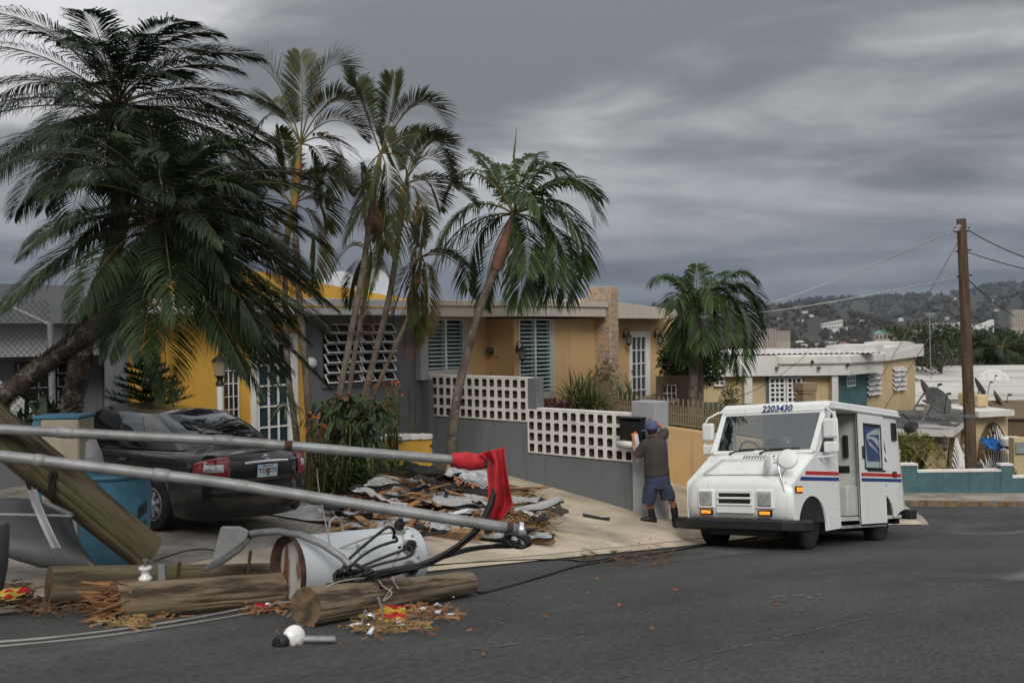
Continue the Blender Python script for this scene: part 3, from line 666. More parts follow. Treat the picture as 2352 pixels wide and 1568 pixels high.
# letter box on the pillar
Mb = onS(1468, 990, 14.0); t = thing('letter_box', 'black metal letter box fixed to the end of the pierced wall', 'letter box', M=Matrix.Translation(S(14.0, Mb.y, Mb.z-.1)) @ SM)
n0, n1, zt = 9.62, 10.06, onS(1470, 962, 14.0).z
m = MB(SM); m.prism([(0, -.36), (.14, -.36), (.14, 0), (.04, 0), (0, -.06)], n0, n1, lambda a, b, c: (14.06-.16+a, c, zt+b)); m.build('box', 'black_plastic', t, bevel=.008)
m = MB(SM); m.mm((13.86, n0-.02, zt+.012), (14.05, n1+.02, zt+.04)); m.build('lid', 'black_plastic', t, bevel=.008)
m = MB(SM); m.lathe([(.05, 0), (.05, .004)], 14, Matrix.Translation((13.905, 9.82, zt-.16)) @ Matrix.Rotation(math.radians(-90), 4, 'Y')); m.build('emblem', 'dark_metal', t)
t = thing('newspaper_tube', 'white plastic pipe used as a newspaper holder under the letter box', 'pipe', M=Matrix.Translation(S(13.95, 9.8, zt-.46)) @ SM)
m = MB(SM); m.tube([(13.92, 9.66, zt-.43), (13.92, 10.12, zt-.43)], .055, 14, caps=False); m.build('tube', 'paint_white', t, solid=.008); m = MB(SM); m.tube([(13.99, 9.7, zt-.48), (13.99, 10.1, zt-.48)], .03, 6); m.build('bracket', 'dark_metal', t)

# ---------------------------------------------------------------- orange retaining wall with its tan picket fence
RW = root_s('retaining_wall', 'smooth tan orange retaining wall behind the standing man', 'wall', 17.5, 10.5, -3.6)
def rwt(n): return interp(n, [(8.3, -2.2), (10, -2.02), (12, -1.9), (14, -1.85)])
m = MB(SM); m.hexa([(17.4, 8.6, -4.2), (17.4, 8.6, rwt(8.6)), (17.4, 13.2, -4), (17.4, 13.2, rwt(13.2)), (17.6, 8.6, -4.2), (17.6, 8.6, rwt(8.6)), (17.6, 13.2, -4), (17.6, 13.2, rwt(13.2))]); m.build('wall', 'stucco_orange', RW, bevel=.01)
part_box('bed_wall', 'stucco_orange', RW, (15.9, 12.8, -3.2), (17.39, 12.95, -1.93), bevel=.01); part_box('bed_wall', 'stucco_orange', RW, (17.61, 12.7, -3.2), (19.1, 12.83, -1.9), bevel=.01)
def fence(name, label, pts, zf, pitch, tall, short, group=None):
    A, B = V(pts[0]), V(pts[1]); t = thing(name, label, 'fence', M=Matrix.Translation(S(A.x, A.y, zf(0))) @ SM, group=group)
    Lg = (B-A).length; k = int(Lg/pitch)
    def P(q, z): p = A.lerp(B, q); return V((p.x, p.y, zf(q)+z))
    for z in (.07, .28):
        m = MB(SM); m.tube([P(0, z), P(1, z)], .013, 4); m.build('rail', 'tan_metal', t)
    pk = {}
    for i in range(k+1):
        q = i/k; hgt = tall if i % 2 == 0 else short; key = i % 2
        if key not in pk:
            m = MB(); m.mm((-.012, -.012, 0), (.012, .012, hgt-.03)); m.add([(-.012, -.012, hgt-.03), (.012, -.012, hgt-.03), (.012, .012, hgt-.03), (-.012, .012, hgt-.03), (0, 0, hgt)], [(0, 1, 4), (1, 2, 4), (2, 3, 4), (3, 0, 4)])
            if key: m.add([(-.03, 0, hgt-.05), (0, -.006, hgt-.02), (.03, 0, hgt-.05), (0, .006, hgt-.08), (0, 0, hgt+.03)], [(0, 1, 4), (1, 2, 4), (0, 3, 1), (1, 3, 2)])
            o = m.build('picket', 'tan_metal'); 
            for v_ in o.data.vertices: v_.co += o.location
            pk[key] = o; o.parent = t; o.matrix_basis = wm(t).inverted() @ SM @ Matrix.Translation(P(q, 0))
        else: like(pk[key], t, wm(t).inverted() @ SM @ Matrix.Translation(P(q, 0)))
    return t
fence('picket_fence', 'tan metal picket fence on top of the orange retaining wall', [(17.5, 8.6), (17.5, 13.1)], lambda q: rwt(lerp(8.6, 13.1, q)), .058, .56, .40)
fence('picket_fence', 'short run of tan pickets in front of the white glazed door', [(18.9, 13.0), (20.6, 13.6)], lambda q: -1.98, .07, .5, .42)
# brown garden wall with glass bricks
P0 = at(1506, 935, 23.6); t = thing('glass_brick_wall', 'brown rendered garden wall with a small glass brick window', 'wall', (P0.x, 23.6, -2.4))
zt = at(1540, 862, 23.6).z; x1_, x2_ = at(1505, 880, 23.6).x, at(1553, 880, 23.6).x
w_ = x2_-x1_; wx0, wx1, wz0, wz1 = x1_+.32*w_, x1_+.99*w_, zt-.62, zt-.2
m = MB(); F2 = lambda a, b, c: (a+.45*(c-23.5), c, b); wall_open(m, x1_, x2_+.06, -2.6, zt, 23.5, 23.66, [(wx0, wx1, wz0, wz1)], F2); m.build('wall', 'stucco_brown', t)
m = MB(); m.hexa([(x2_+.062, 23.5, -2.6), (x2_+.062, 23.5, zt), (x2_+.5, 24.0, -2.6), (x2_+.5, 24.0, zt-.02), (x2_+.062, 23.7, -2.6), (x2_+.062, 23.7, zt), (x2_+.4, 24.1, -2.6), (x2_+.4, 24.1, zt-.02)]); m.build('return_wall', 'stucco_brown', t)
lattice(t, 'glass_bricks', frame((wx0, 23.56, wz0), (1, 0, 0), (0, 0, 1)), wx1-wx0, wz1-wz0, 3, 2, .015, .02, .03, pane='pane_grey')
# yellow planter with a white coping
PL = root_s('planter_wall', 'low yellow planter wall with white stone coping at the grey corner', 'planter', 12.9, 14.0, -2.6)
A, B = onN(893, 1000, 14.1), onN(992, 997, 14.1)
m = MB(SM); m.hexa([(A.x, 14.1, -2.8), (A.x, 14.1, A.z-.1), (A.x, 14.3, -2.8), (A.x, 14.3, A.z-.1), (B.x, 14.1, -2.8), (B.x, 14.1, B.z-.1), (B.x, 14.3, -2.8), (B.x, 14.3, B.z-.1)]); m.build('wall', 'stucco_yellow', PL)
for i in range(4):
    a, b = lerp(A.x, B.x, i/4), lerp(A.x, B.x, (i+.97)/4); z_ = lerp(A.z, B.z, i/4); m = MB(SM); m.mm((a, 14.06, z_-.098), (b, 14.34, z_+rnd(.0, .02))); m.build('coping_stone', 'wall_white', PL, bevel=.02)
bd = [(8.9, 12.6), (11.0, 12.1), (12.6, 12.9), (13.2, 14.05), (13.2, 15.1), (11.0, 15.1), (9.6, 14.2)]; m = MB(SM); m.add([(a, b, yard_z(a, b)+.03) for a, b in bd]+[(11.2, 13.7, yard_z(11.2, 13.7)+.14)], [(i, (i+1) % 7, 7) for i in range(7)]); tag(m.build('planting_soil', 'soil'), kind='structure')
# ================================================================ palms and plants
GRAV = V((.16, 0, -1)).normalized()        # leaves hang, a little wind from the left
def bez(a, b, c, t): return a*(1-t)**2+b*2*t*(1-t)+c*t*t
def frond(parent, P0, P1, P2, leaf, rach, n=34, Lm=.42, w=.022, r0=.014, droop=.35, vlift=.25, t0=.16, kink=0, dead=0.0, sweep=(.35, 1.1), name='frond', keel=1.0):
    P0, P1, P2 = V(P0), V(P1), V(P2); mb = MB(); K = 9
    pts = [bez(P0, P1, P2, i/K) for i in range(K+1)]
    mb.cur = 1; mb.tube(pts, [lerp(r0, r0*.15, i/K) for i in range(K+1)], 4, caps=False)
    for i in range(n):
        q = i/(n-1); t = t0+(1-t0)*q**.92; p = bez(P0, P1, P2, t); tn = (bez(P0, P1, P2, min(1, t+.02))-bez(P0, P1, P2, t-.02)).normalized()
        side = tn.cross(V((0, 0, 1)))
        if side.length < .15: side = tn.cross(V((.3, 1, 0)))
        side.normalize(); up = side.cross(tn).normalized()
        Lf = Lm*(math.sin(math.pi*min(1, (.14+.80*q)))**.75)*rnd(.86, 1.1)
        a = lerp(sweep[0], sweep[1], q)
        for sg in (-1, 1):
            if random.random() < .03+dead*.4: continue
            d = (side*sg*math.cos(a)+tn*math.sin(a)+up*(vlift+rnd(-.09, .09))).normalized()
            g = GRAV*(droop*rnd(.75, 1.3)); L1 = Lf*rnd(.9, 1.08)
            p1 = p+d*L1*.45+g*L1*.16; p2 = p+d*L1*.8+g*L1*.55; p3 = p+d*L1*.97+g*L1*rnd(.95, 1.15)
            wv = d.cross(side*sg*.2+up).normalized(); wv = (wv+up*.25*keel).normalized()*w*rnd(.8, 1.15)
            mb.cur = 2 if (dead and random.random() < dead) else 0
            mb.add([p, p1-wv*.5, p1+wv*.5, p2-wv*.32, p2+wv*.32, p3], [(0, 1, 2), (1, 3, 4, 2), (3, 5, 4)])
    return mb.build(name, [leaf, rach, 'leaf_dead'], parent)
def rand_frond(parent, c, az, el, Lg, leaf, rach, sag=.55, wind=.1, **kw):
    d = V((math.cos(az)*math.cos(el), math.sin(az)*math.cos(el), math.sin(el)))
    dh = V((math.cos(az), math.sin(az), 0)); P1 = V(c)+d*Lg*.6; P2 = P1+dh*Lg*.46+V((wind*Lg, 0, Lg*(.38*math.sin(el)-.5*sag))); return frond(parent, c, P1, P2, leaf, rach, **kw)
def trunk(parent, pts, radii, mt, rings=.0, n=10, name='trunk', flare=True):
    """tapered trunk, ringed where rings>0 (ring spacing in metres)"""
    P = [V(p) for p in pts]; Q = []; Rr = []
    seg = [(a-b).length for a, b in zip(P[1:], P)]; tot = sum(seg); step = rings/2 if rings else .12; k = int(tot/step)
    for i in range(k+1):
        d = tot*i/k; j = 0
        while j < len(seg)-1 and d > seg[j]: d -= seg[j]; j += 1
        q = d/seg[j]
        # catmull-rom for a smooth bend
        p0, p1, p2, p3 = P[max(j-1, 0)], P[j], P[j+1], P[min(j+2, len(P)-1)]
        Q.append(.5*((2*p1)+(p2-p0)*q+(2*p0-5*p1+4*p2-p3)*q*q+(3*p1-p0-3*p2+p3)*q**3))
        r = interp(i/k, radii); Rr.append(r*(1.0 if not rings else (1.07 if i % 2 else .94))*rnd(.97, 1.03))
    mb = MB(); mb.tube(Q, Rr, n); o = mb.build(name, mt, parent); return Q, o
# ---------------------------------------------------------------- leaning date palm close to the camera
def date_palm(label, tr_pts, tr_r, c, nf, Lg, leaf, seed, boots, fmin=-.9, base=None, mid=None):
    random.seed(seed); base = base if base is not None else tr_pts[0]
    t = thing('date_palm', label, 'palm tree', base, group='date palms')
    Q, o = trunk(t, tr_pts, tr_r, 'trunk_date', rings=.05, n=12)
    mb = MB()                                                  # old leaf bases stand off the trunk
    for i in range(2, len(Q)-1):
        tn = (Q[i+1]-Q[i-1]).normalized(); a = tn.cross(V((0, 1, 0))).normalized(); b = tn.cross(a)
        r = interp(i/len(Q), tr_r)
        for k in range(boots):
            q = 2*math.pi*(k+.5*(i % 2))/boots+rnd(-.2, .2); nrm = a*math.cos(q)+b*math.sin(q); sd_ = tn.cross(nrm); p = Q[i]+nrm*r*.85; h = r*rnd(.3, .55)
            mb.add([p-sd_*.02, p+sd_*.02, p+tn*.035+nrm*h*.4, p+nrm*h+tn*.05], [(0, 1, 3), (1, 2, 3), (2, 0, 3)])
    mb.build('leaf_bases', 'trunk_date', t)
    ga = math.pi*(3-math.sqrt(5))
    for i in range(nf):
        q = i/(nf-1); el = lerp(1.3, fmin, q**.62)+rnd(-.14, .14); az = i*ga+rnd(-.25, .25); cc = V(c)+V((rnd(-.05, .05), rnd(-.05, .05), .12*(1-2*q)))
        if el < -.32 and math.cos(az) < -.1: continue
        kw = dict(n=80, Lm=.40*Lg/1.5, w=.0145, r0=.010, droop=.36, vlift=.22, sweep=(.45, 1.15))
        rand_frond(t, cc, az, el, Lg*rnd(.82, 1.08)*(1 if el < 1 else .9), leaf, 'rachis_date', sag=.85 if el > -.3 else .5, wind=.05, **kw)
    # petiole stubs and fibre round the heart
    mb = MB()
    for i in range(70):
        az, el = rnd(0, 6.28), rnd(-.5, 1.2); d = V((math.cos(az)*math.cos(el), math.sin(az)*math.cos(el), math.sin(el))); p = V(c)+d*.04+V((0, 0, rnd(-.25, .05)))
        mb.tube([p, p+d*rnd(.15, .3)+V((0, 0, .05))], [.016, .006], 4)
    mb.build('crown_heart', 'trunk_date', t)
    return t
random.seed(3)
DA = 8.2
bp = at(-70, 985, 7.6)
date_palm('leaning date palm with a spiky trunk and dark drooping crown, nearest', [at(-330, 1320, 7.2), at(-160, 1080, 7.45), at(-60, 965, 7.6), at(60, 868, 7.8), at(160, 795, 7.9), at(235, 738, 8.0), at(310, 660, 8.1), at(370, 560, DA)],
          [(0, .11), (.5, .075), (.72, .075), (.8, .14), (.93, .16), (1, .11)], at(382, 505, DA), 84, 1.3, 'leaf_date', 11, 9, fmin=-.95)
date_palm('upright date palm with an arching dark crown behind the leaning one', [at(150, 1110, 10.6), at(160, 960, 10.5), at(205, 740, 10.3), at(270, 540, 10.1), at(275, 400, 10.0), at(268, 300, 9.9)],
          [(0, .11), (.75, .08), (.88, .11), (1, .1)], at(270, 258, 9.9), 74, 1.6, 'leaf_date_dark', 12, 9, fmin=-.75)
# ---------------------------------------------------------------- thin ringed palms before the yellow house
def depth_n(X, n):
    k = kx(X); s = n*(S48+C48*k)/(C48-S48*k); return S48*s+C48*n, s
def thin_palm(label, tp, n, r, shaft, fr, leaf='leaf_areca', rings=.09, seed=1, skirt=0, shaft_mat='shaft_green', extra=None, Lm=.5):
    random.seed(seed); dp, s = depth_n(tp[0][0], n); z0 = yard_z(s, n)
    pts = [at(X, Y, dp) for X, Y in tp]; pts[0].z = min(pts[0].z, z0); 
    t = thing('areca_palm', label, 'palm tree', (pts[0].x, dp, z0), group='thin palms before the yellow house')
    trunk(t, pts, [(0, r*1.15), (.5, r), (1, r*.85)], 'trunk_ring', rings=rings, n=9)
    top = pts[-1]; c = at(*shaft, dp)
    m = MB(); m.tube([top-(c-top)*.05, top.lerp(c, .25), top.lerp(c, .7), c], [r*.95, r*1.25, r*.95, r*.5], 9); m.build('crown_shaft', shaft_mat, t)
    for f in fr:
        X, Y, cx, cy, dz = f[:5]; o = f[5] if len(f) > 5 else {}
        kw = dict(n=66, Lm=Lm, w=.026, r0=.015, droop=.16, vlift=.5, t0=.2, sweep=(.5, 1.2)); kw.update(o); kw['dead'] = kw.get('dead', 0)*.45
        lf = kw.pop('leaf', leaf)
        frond(t, c, at(cx, cy, dp+dz*.5), at(X, Y, dp+dz), lf, 'rachis', **kw)
    for i in range(skirt):
        az = rnd(0, 6.28); d = V((math.cos(az), math.sin(az), 0)); b0 = top+d*r
        frond(t, b0, b0+d*.28+V((0, 0, .02)), b0+d*.3+V((rnd(-.05, .15), 0, -rnd(.5, .95))), 'leaf_dead', 'leaf_dead', n=30, Lm=.3, w=.012, r0=.012, droop=1.2, vlift=.0, name='dead_frond')
    return t
dd = dict(dead=.35, droop=.5)
thin_palm('tall thin palm with arching green fronds, left of the window', [(716, 1085), (712, 1000), (702, 850), (688, 690), (680, 560), (676, 470)], 13.3, .056, (690, 330),
          [(558, 140, 640, 130, -.3), (795, 165, 745, 90, .3), (835, 290, 770, 155, -.4, dict(dead=.15)), (830, 315, 770, 230, .3, dict(dead=.5)), (575, 320, 625, 200, .8), (780, 400, 770, 280, -.2, dd),
           (560, 420, 610, 300, -.6), (690, 130, 700, 200, .9), (745, 455, 760, 330, .9, dd), (600, 250, 640, 210, 1.0)], seed=21, skirt=1, Lm=.6)
thin_palm('shorter thin palm with yellowish fronds beside the tall one', [(690, 1085), (678, 980), (662, 860), (656, 720), (655, 610), (660, 540)], 13.6, .05, (672, 470),
          [(815, 470, 745, 330, -.3), (800, 440, 760, 370, .3), (750, 520, 740, 420, .5, dd), (600, 470, 620, 390, .3), (560, 440, 610, 400, -.2), (640, 300, 660, 390, .3), (720, 640, 740, 470, .1, dd)], seed=22, skirt=2, leaf='leaf_areca')
thin_palm('tall thin palm in front of the awning window, leaning right', [(752, 1080), (770, 960), (800, 800), (830, 640), (846, 530), (856, 450)], 13.2, .053, (874, 352),
          [(815, 205, 815, 185, .2), (905, 170, 905, 260, .2, dict(vlift=.3)), (1020, 285, 960, 165, -.3, dict(dead=.1)), (1035, 390, 980, 250, .3, dict(dead=.25)), (945, 500, 950, 335, -.4, dict(dead=.75)), (800, 545, 870, 400, -.3, dict(droop=.7, leaf='leaf_areca')), (870, 600, 905, 380, -.2, dict(droop=.9)), (835, 430, 830, 385, .5, dict(n=24, Lm=.3))], seed=23, skirt=2, shaft_mat='shaft_green', Lm=.55)
thin_palm('thin palm with an orange crown shaft in the clump of five', [(795, 1075), (815, 1000), (850, 860), (890, 700), (908, 600), (918, 520)], 13.5, .056, (928, 425),
          [(1045, 430, 985, 300, .3, dict(dead=.2)), (1040, 340, 985, 280, -.4, dict(dead=.3)), (1010, 480, 990, 380, .6, dict(dead=.3)), (880, 300, 890, 350, .5), (965, 300, 950, 340, .9), (960, 600, 990, 420, -.4, dict(dead=.8)), (880, 560, 870, 430, .2, dict(dead=.6, droop=.8)), (1090, 470, 1010, 380, .2, dict(dead=.1))], seed=24, skirt=2, shaft_mat='shaft_orange', Lm=.45)
thin_palm('short thin palm with a lime green hanging frond in the clump', [(775, 1080), (795, 960), (812, 830), (828, 740), (838, 680)], 13.75, .045, (852, 585),
          [(830, 380, 845, 480, .2, dict(leaf='leaf_areca')), (905, 690, 880, 560, -.2, dict(leaf='leaf_lime', n=30, Lm=.3)), (845, 700, 860, 580, -.3, dict(leaf='leaf_lime', n=26, Lm=.28)), (760, 640, 800, 520, .2), (800, 700, 810, 590, .4, dict(droop=.6)), (905, 500, 880, 520, .4)], seed=25, skirt=1, Lm=.32)
thin_palm('slender leaning palm with brown hanging fronds, right of the window', [(812, 1075), (822, 1010), (862, 900), (905, 800), (935, 735), (950, 690)], 13.6, .04, (968, 590),
          [(985, 760, 985, 600, -.2, dict(dead=.8, droop=.8)), (940, 740, 945, 600, -.1, dict(dead=.9, droop=.8)), (1080, 620, 1010, 555, .2), (905, 720, 930, 610, .3, dict(dead=.6)), (1080, 660, 1040, 560, .2, dict(n=30, Lm=.3)), (975, 480, 965, 540, .3, dict(dead=.2)), (955, 790, 965, 640, .2, dict(dead=.9, droop=.9))], seed=26, skirt=1, Lm=.3)
# ---------------------------------------------------------------- the bent palm by the pierced wall
def xmas_palm(label, tp, rr, dp, sh, sh_r, fr, seed, Lm=.62, w=.044, leaf='leaf_xmas', zg=None, rings=.055, shm='shaft_brown', spike=None, n=44):
    random.seed(seed); pts = [at(X, Y, dp) for X, Y in tp]
    if zg is not None: pts[0].z = min(zg, pts[0].z)
    t = thing('palm_tree', label, 'palm tree', (pts[0].x, dp, pts[0].z))
    trunk(t, pts, rr, 'trunk_ring', rings=rings, n=12)
    S_ = [at(X, Y, dp) for X, Y in sh]; m = MB(); m.tube(S_, sh_r, 12); m.build('crown_shaft', shm, t)
    c = S_[-1]
    for f in fr:
        X, Y, cx, cy, dz = f[:5]; o = f[5] if len(f) > 5 else {}
        kw = dict(n=n, Lm=Lm, w=w, r0=.02, droop=.62, vlift=.28, t0=.14, sweep=(.35, 1.0)); kw.update(o)
        frond(t, c, at(cx, cy, dp+dz*.6), at(X, Y, dp+dz), leaf, 'rachis', **kw)
    if spike: m = MB(); m.tube([c, at(*spike[0], dp), at(*spike[1], dp), at(*spike[2], dp)], [.02, .016, .022, .004], 5); m.build('spear_leaf', 'leaf_lime', t)
    return t
dpD, sD_ = depth_n(1037, 13.0)
xmas_palm('bent palm with a grey ringed trunk and broad wind-swept crown', [(1036, 1085), (1040, 990), (1052, 900), (1072, 815), (1095, 730), (1120, 660), (1143, 608)], [(0, .14), (.2, .092), (.6, .074), (1, .075)], dpD,
          [(1140, 618), (1148, 590), (1158, 560), (1170, 525), (1180, 490)], [.10, .125, .115, .085, .05],
          [(1030, 440, 1090, 330, -.2), (1360, 500, 1330, 340, -.3), (1340, 620, 1340, 430, .2), (1375, 450, 1290, 350, .6), (1250, 690, 1300, 520, -.4), (1190, 700, 1220, 560, -.5), (990, 640, 1060, 480, .2), (1075, 660, 1070, 500, .5), (1110, 690, 1120, 560, .4), (1300, 690, 1320, 500, .5),
           (1090, 350, 1130, 380, .5), (1230, 355, 1200, 360, .6), (1280, 400, 1240, 330, -.6), (1010, 560, 1070, 420, -.4), (1210, 620, 1230, 480, -.9), (1280, 640, 1290, 430, -.9), (1330, 560, 1290, 400, -.8), (1150, 380, 1160, 420, 1.0), (1240, 480, 1210, 400, -1.1)],
          31, zg=yard_z(sD_, 13.0)-.05, spike=[(1186, 420), (1180, 360), (1187, 292)])
dpE = 22.2
xmas_palm('twin-stemmed palm with dense hanging leaves behind the picket fence', [(1590, 975), (1592, 900), (1594, 830)], [(0, .12), (1, .1)], dpE, [(1594, 835), (1592, 800), (1590, 760), (1600, 720)], [.1, .1, .07, .05],
          [(1500, 645, 1560, 600, -.2), (1575, 830, 1560, 680, -.2), (1745, 760, 1720, 600, -.2), (1735, 690, 1710, 600, .3), (1700, 860, 1700, 640, -.3), (1655, 840, 1660, 650, -.5), (1720, 810, 1710, 610, .4), (1600, 610, 1600, 650, .4), (1665, 625, 1630, 640, .2), (1690, 660, 1650, 620, .6),
           (1550, 700, 1560, 640, -.5), (1610, 800, 1625, 660, -.7), (1560, 780, 1555, 660, .5), (1640, 700, 1630, 620, -.8), (1540, 640, 1570, 640, .6), (1680, 780, 1680, 620, -.8), (1725, 640, 1680, 590, -.3)], 32, Lm=.62, w=.042, leaf='leaf_xmas', shm='shaft_green', zg=-2.05, n=40)
m = MB(); pts = [at(1606, 975, 22.5), at(1606, 900, 22.5), at(1605, 830, 22.5)]; pts[0].z = -2.05
tE = [o for o in COL.objects if o.name.startswith('palm_tree') and 'twin' in o.get('label', '')][0]; trunk(tE, pts, [(0, .11), (1, .09)], 'trunk_ring', rings=.06, n=10); m.tube([at(1605, 835, 22.5), at(1608, 790, 22.5), at(1606, 730, 22.5)], [.09, .1, .05], 10); m.build('crown_shaft', 'shaft_green', tE)
# ---------------------------------------------------------------- leafy clumps
def blade(mb, p, d, L_, w, droop, segs=3, side=None):
    d = V(d).normalized(); sd_ = side or d.cross(V((0, 0, 1)))
    if sd_.length < .1: sd_ = V((1, 0, 0))
    sd_.normalize(); vs = []; k = segs; pos = V(p); dirn = d.copy()
    for i in range(k+1):
        ww = w*math.sin(math.pi*(.12+.83*i/k)) if i < k else .001
        vs += [pos-sd_*ww, pos+sd_*ww]
        dirn = (dirn+V((0, 0, -droop/k))).normalized(); pos = pos+dirn*L_/k
    mb.add(vs, [(2*i, 2*i+1, 2*i+3, 2*i+2) for i in range(k)])
def rdir(el0, el1):
    a = rnd(0, 6.283); e = rnd(el0, el1); return V((math.cos(a)*math.cos(e), math.sin(a)*math.cos(e), math.sin(e)))
def tuft(name, label, cat, P, n, L_, w, mt, droop=1.2, el=(.5, 1.5), spread=.08, group=None, stem=True, lump=1):
    t = thing(name, label, cat, P, group=group); mb = MB()
    for i in range(n): blade(mb, V(P)+V((rnd(-spread, spread), rnd(-spread, spread), 0)), rdir(*el), L_*rnd(.6, 1.1), w*rnd(.7, 1.2), droop*rnd(.6, 1.3))
    mb.build('leaves', mt, t); return t
def bush(name, label, P, R, n, mt, lw=.03, cat='shrub', group=None, lobes=9, stemmat='trunk_ring', squash=1.0, gap=.25, flowers=None):
    """leaves spread through several uneven clumps on a branching stem"""
    t = thing(name, label, cat, P, group=group); P = V(P); R = V(R); mb = MB(); st = MB(); cs = []
    for i in range(lobes):
        d = rdir(-.2, 1.4); c = P+V((0, 0, R.z*.55))+V((d.x*R.x*.6, d.y*R.y*.6, d.z*R.z*.5)); cs.append((c, rnd(.32, .55)))
        st.tube([P, P.lerp(c, .5)+V((rnd(-.05, .05), 0, 0)), c], [.02*max(R.x, .4), .014*max(R.x, .4), .005], 5)
    for i in range(n):
        c, q = random.choice(cs); d = V((random.gauss(0, 1), random.gauss(0, 1), random.gauss(0, 1))).normalized()*(rnd(.35, 1)**.5)
        p = c+V((d.x*R.x*q, d.y*R.y*q, d.z*R.z*q*.8)); l = lw*rnd(.7, 1.4); dr = (d+rdir(-1, 1)*.9).normalized(); s_ = dr.cross(rdir(-1, 1)).normalized()
        mb.add([p, p+dr*l+s_*l*.38, p+dr*l*2.1, p+dr*l-s_*l*.38], [(0, 1, 2, 3)])
    st.build('stems', stemmat, t); mb.build('foliage', mt, t)
    if flowers:
        fm = MB()
        for i in range(flowers[1]):
            c, q = random.choice(cs); d = rdir(.2, 1.4); p = c+V((d.x*R.x*q, d.y*R.y*q, d.z*R.z*q)); 
            for k in range(4): blade(fm, p, rdir(-.2, 1.2), .05, .014, .5, 2)
        fm.build('flowers', flowers[0], t)
    return t
random.seed(40)
def pn(X, Y, n): q = onN(X, Y, n); return S(*q)
# planting bed before the grey wall
def bedP(X, n, dz=0): dp, s = depth_n(X, n); return S(s, n, -2.33+dz)
Pst = bedP(800, 12.7)
stg = thing('staghorn_fern', 'big clump of forked staghorn fern leaves below the awning window', 'fern', Pst)
mb = MB(); mb2 = MB(); mb3 = MB()
for i in range(210):
    X, Y = rnd(730, 885), rnd(895, 1075); Y = max(Y, 905+abs(X-800)*.25); c = at(X, Y, Pst.y+rnd(-.5, .3)); d = rdir(-.6, .7); d.y -= .3
    blade(mb, c, d, rnd(.25, .5), rnd(.025, .05), 1.3, 4)
    e = c+V(d).normalized()*.26+V((0, 0, -.1))
    for k in range(3): blade(mb, e, (V(d)+rdir(-1, .6)*.7), rnd(.12, .25), .014, 1.2, 3)
for i in range(26):
    X, Y = rnd(750, 870), rnd(905, 960); c = at(X, Y, Pst.y+rnd(-.4, .2)); blade(mb2, c, rdir(.1, 1.2), rnd(.12, .26), rnd(.05, .09), .6, 3)
for i in range(12): a = bedP(rnd(760, 850), 12.7+rnd(-.2, .3)); mb3.tube([a, a+V((rnd(-.1, .1), 0, .5)), a+V((rnd(-.2, .2), 0, 1.0))], .03, 6)
mb.build('fronds', 'leaf_staghorn', stg); mb2.build('shield_fronds', 'leaf_dead', stg); mb3.build('stump', 'trunk_ring', stg)
def spiky(label, X0, X1, Y0, Y1, n, k, mt, L_=.3, flower=None):
    P = bedP((X0+X1)/2, n); t = thing('spiky_plant', label, 'plant', P, group='leafy plants in the bed'); mb = MB(); fm = MB(); st = MB()
    for i in range(k):
        X = rnd(X0, X1); c0 = bedP(X, n+rnd(-.3, .3)); top = at(X+rnd(-10, 15), rnd(Y0, lerp(Y0, Y1, .6)), c0.y); st.tube([c0, top], .012, 5)
        m_ = 26
        for j in range(m_):
            q = j/m_; p = c0.lerp(top, q); a = j*2.4; d = V((math.cos(a), math.sin(a), .55)); blade(mb, p, d, L_*(1.1-.55*q), .016, .9, 3)
        if flower and random.random() < .6:
            for f in range(9): blade(fm, top+rdir(-1, 1)*.06+V((0, 0, .05)), rdir(-.2, 1.2), .06, .02, .4, 2)
    st.build('stems', 'rachis', t); mb.build('leaves', mt, t)
    if flower: fm.build('flowers', flower, t)
spiky('dense dark spiky orchid stems with orange flowers beside the planter', 865, 915, 880, 1000, 13.1, 15, 'leaf_bed', .3, 'petal_orange')
spiky('low leafy plants at the foot of the palms behind the car', 690, 800, 960, 1080, 12.3, 16, 'leaf_bed', .26, 'petal_orange')
spiky('low dark plants below the fern, behind the debris', 730, 860, 1050, 1100, 12.1, 16, 'leaf_bush', .24)
spiky('single upright plant with yellow-green leaves against the grey wall', 946, 952, 880, 975, 14.7, 2, 'leaf_yellowgreen', .18)
Pt = pn(945, 985, 14.5); tuft('broadleaf_plant', 'bright green broad-leaved plant behind the white planter coping', 'plant', Pt+V((0, 0, -.2)), 22, .34, .06, 'leaf_staghorn', 1.4, (.2, 1.4), .25)
# orchids hung on the left trunk
Po = bedP(660, 13.0, 1.1); tuft('tree_orchid', 'strappy green orchid tied to the left palm trunk', 'orchid', at(655, 930, Po.y), 40, .45, .014, 'leaf_spider', 1.5, (-.2, 1.0), .06)
# young pine behind the car
Pp = pn(340, 925, 14.3); Pp.z = yard_z(7.9, 14.3); t = thing('norfolk_pine', 'small dark Norfolk pine in front of the yellow wall', 'tree', Pp)
topz = at(335, 815, Pp.y).z; bx = at(340, 900, Pp.y).x; tr = MB(); tr.tube([(bx, Pp.y, Pp.z), (bx-.02, Pp.y, lerp(Pp.z, topz, .6)), (bx-.05, Pp.y, topz)], [.04, .025, .008], 6); tr.build('trunk', 'trunk_ring', t)
mb = MB()
for lv in range(7):
    q = lv/6; z_ = lerp(topz-.85, topz-.12, q); Lb = lerp(.62, .16, q)
    for k in range(6):
        a = k*1.047+lv*.5; d = V((math.cos(a), math.sin(a), .32)); p = V((bx-.03*q, Pp.y, z_))
        for j in range(14):
            c = p+d*Lb*(j+1)/14; wv = V((-d.y, d.x, 0))*Lb*.2*math.sin(math.pi*(.15+.8*j/14))
            for sg in (-1, 1):
                for q2 in range(3): blade(mb, c, wv*sg+d*.08+rdir(-1, 1)*.05, .10+.05*random.random(), .012, -.5, 2)
mb.build('foliage', 'leaf_pine', t)
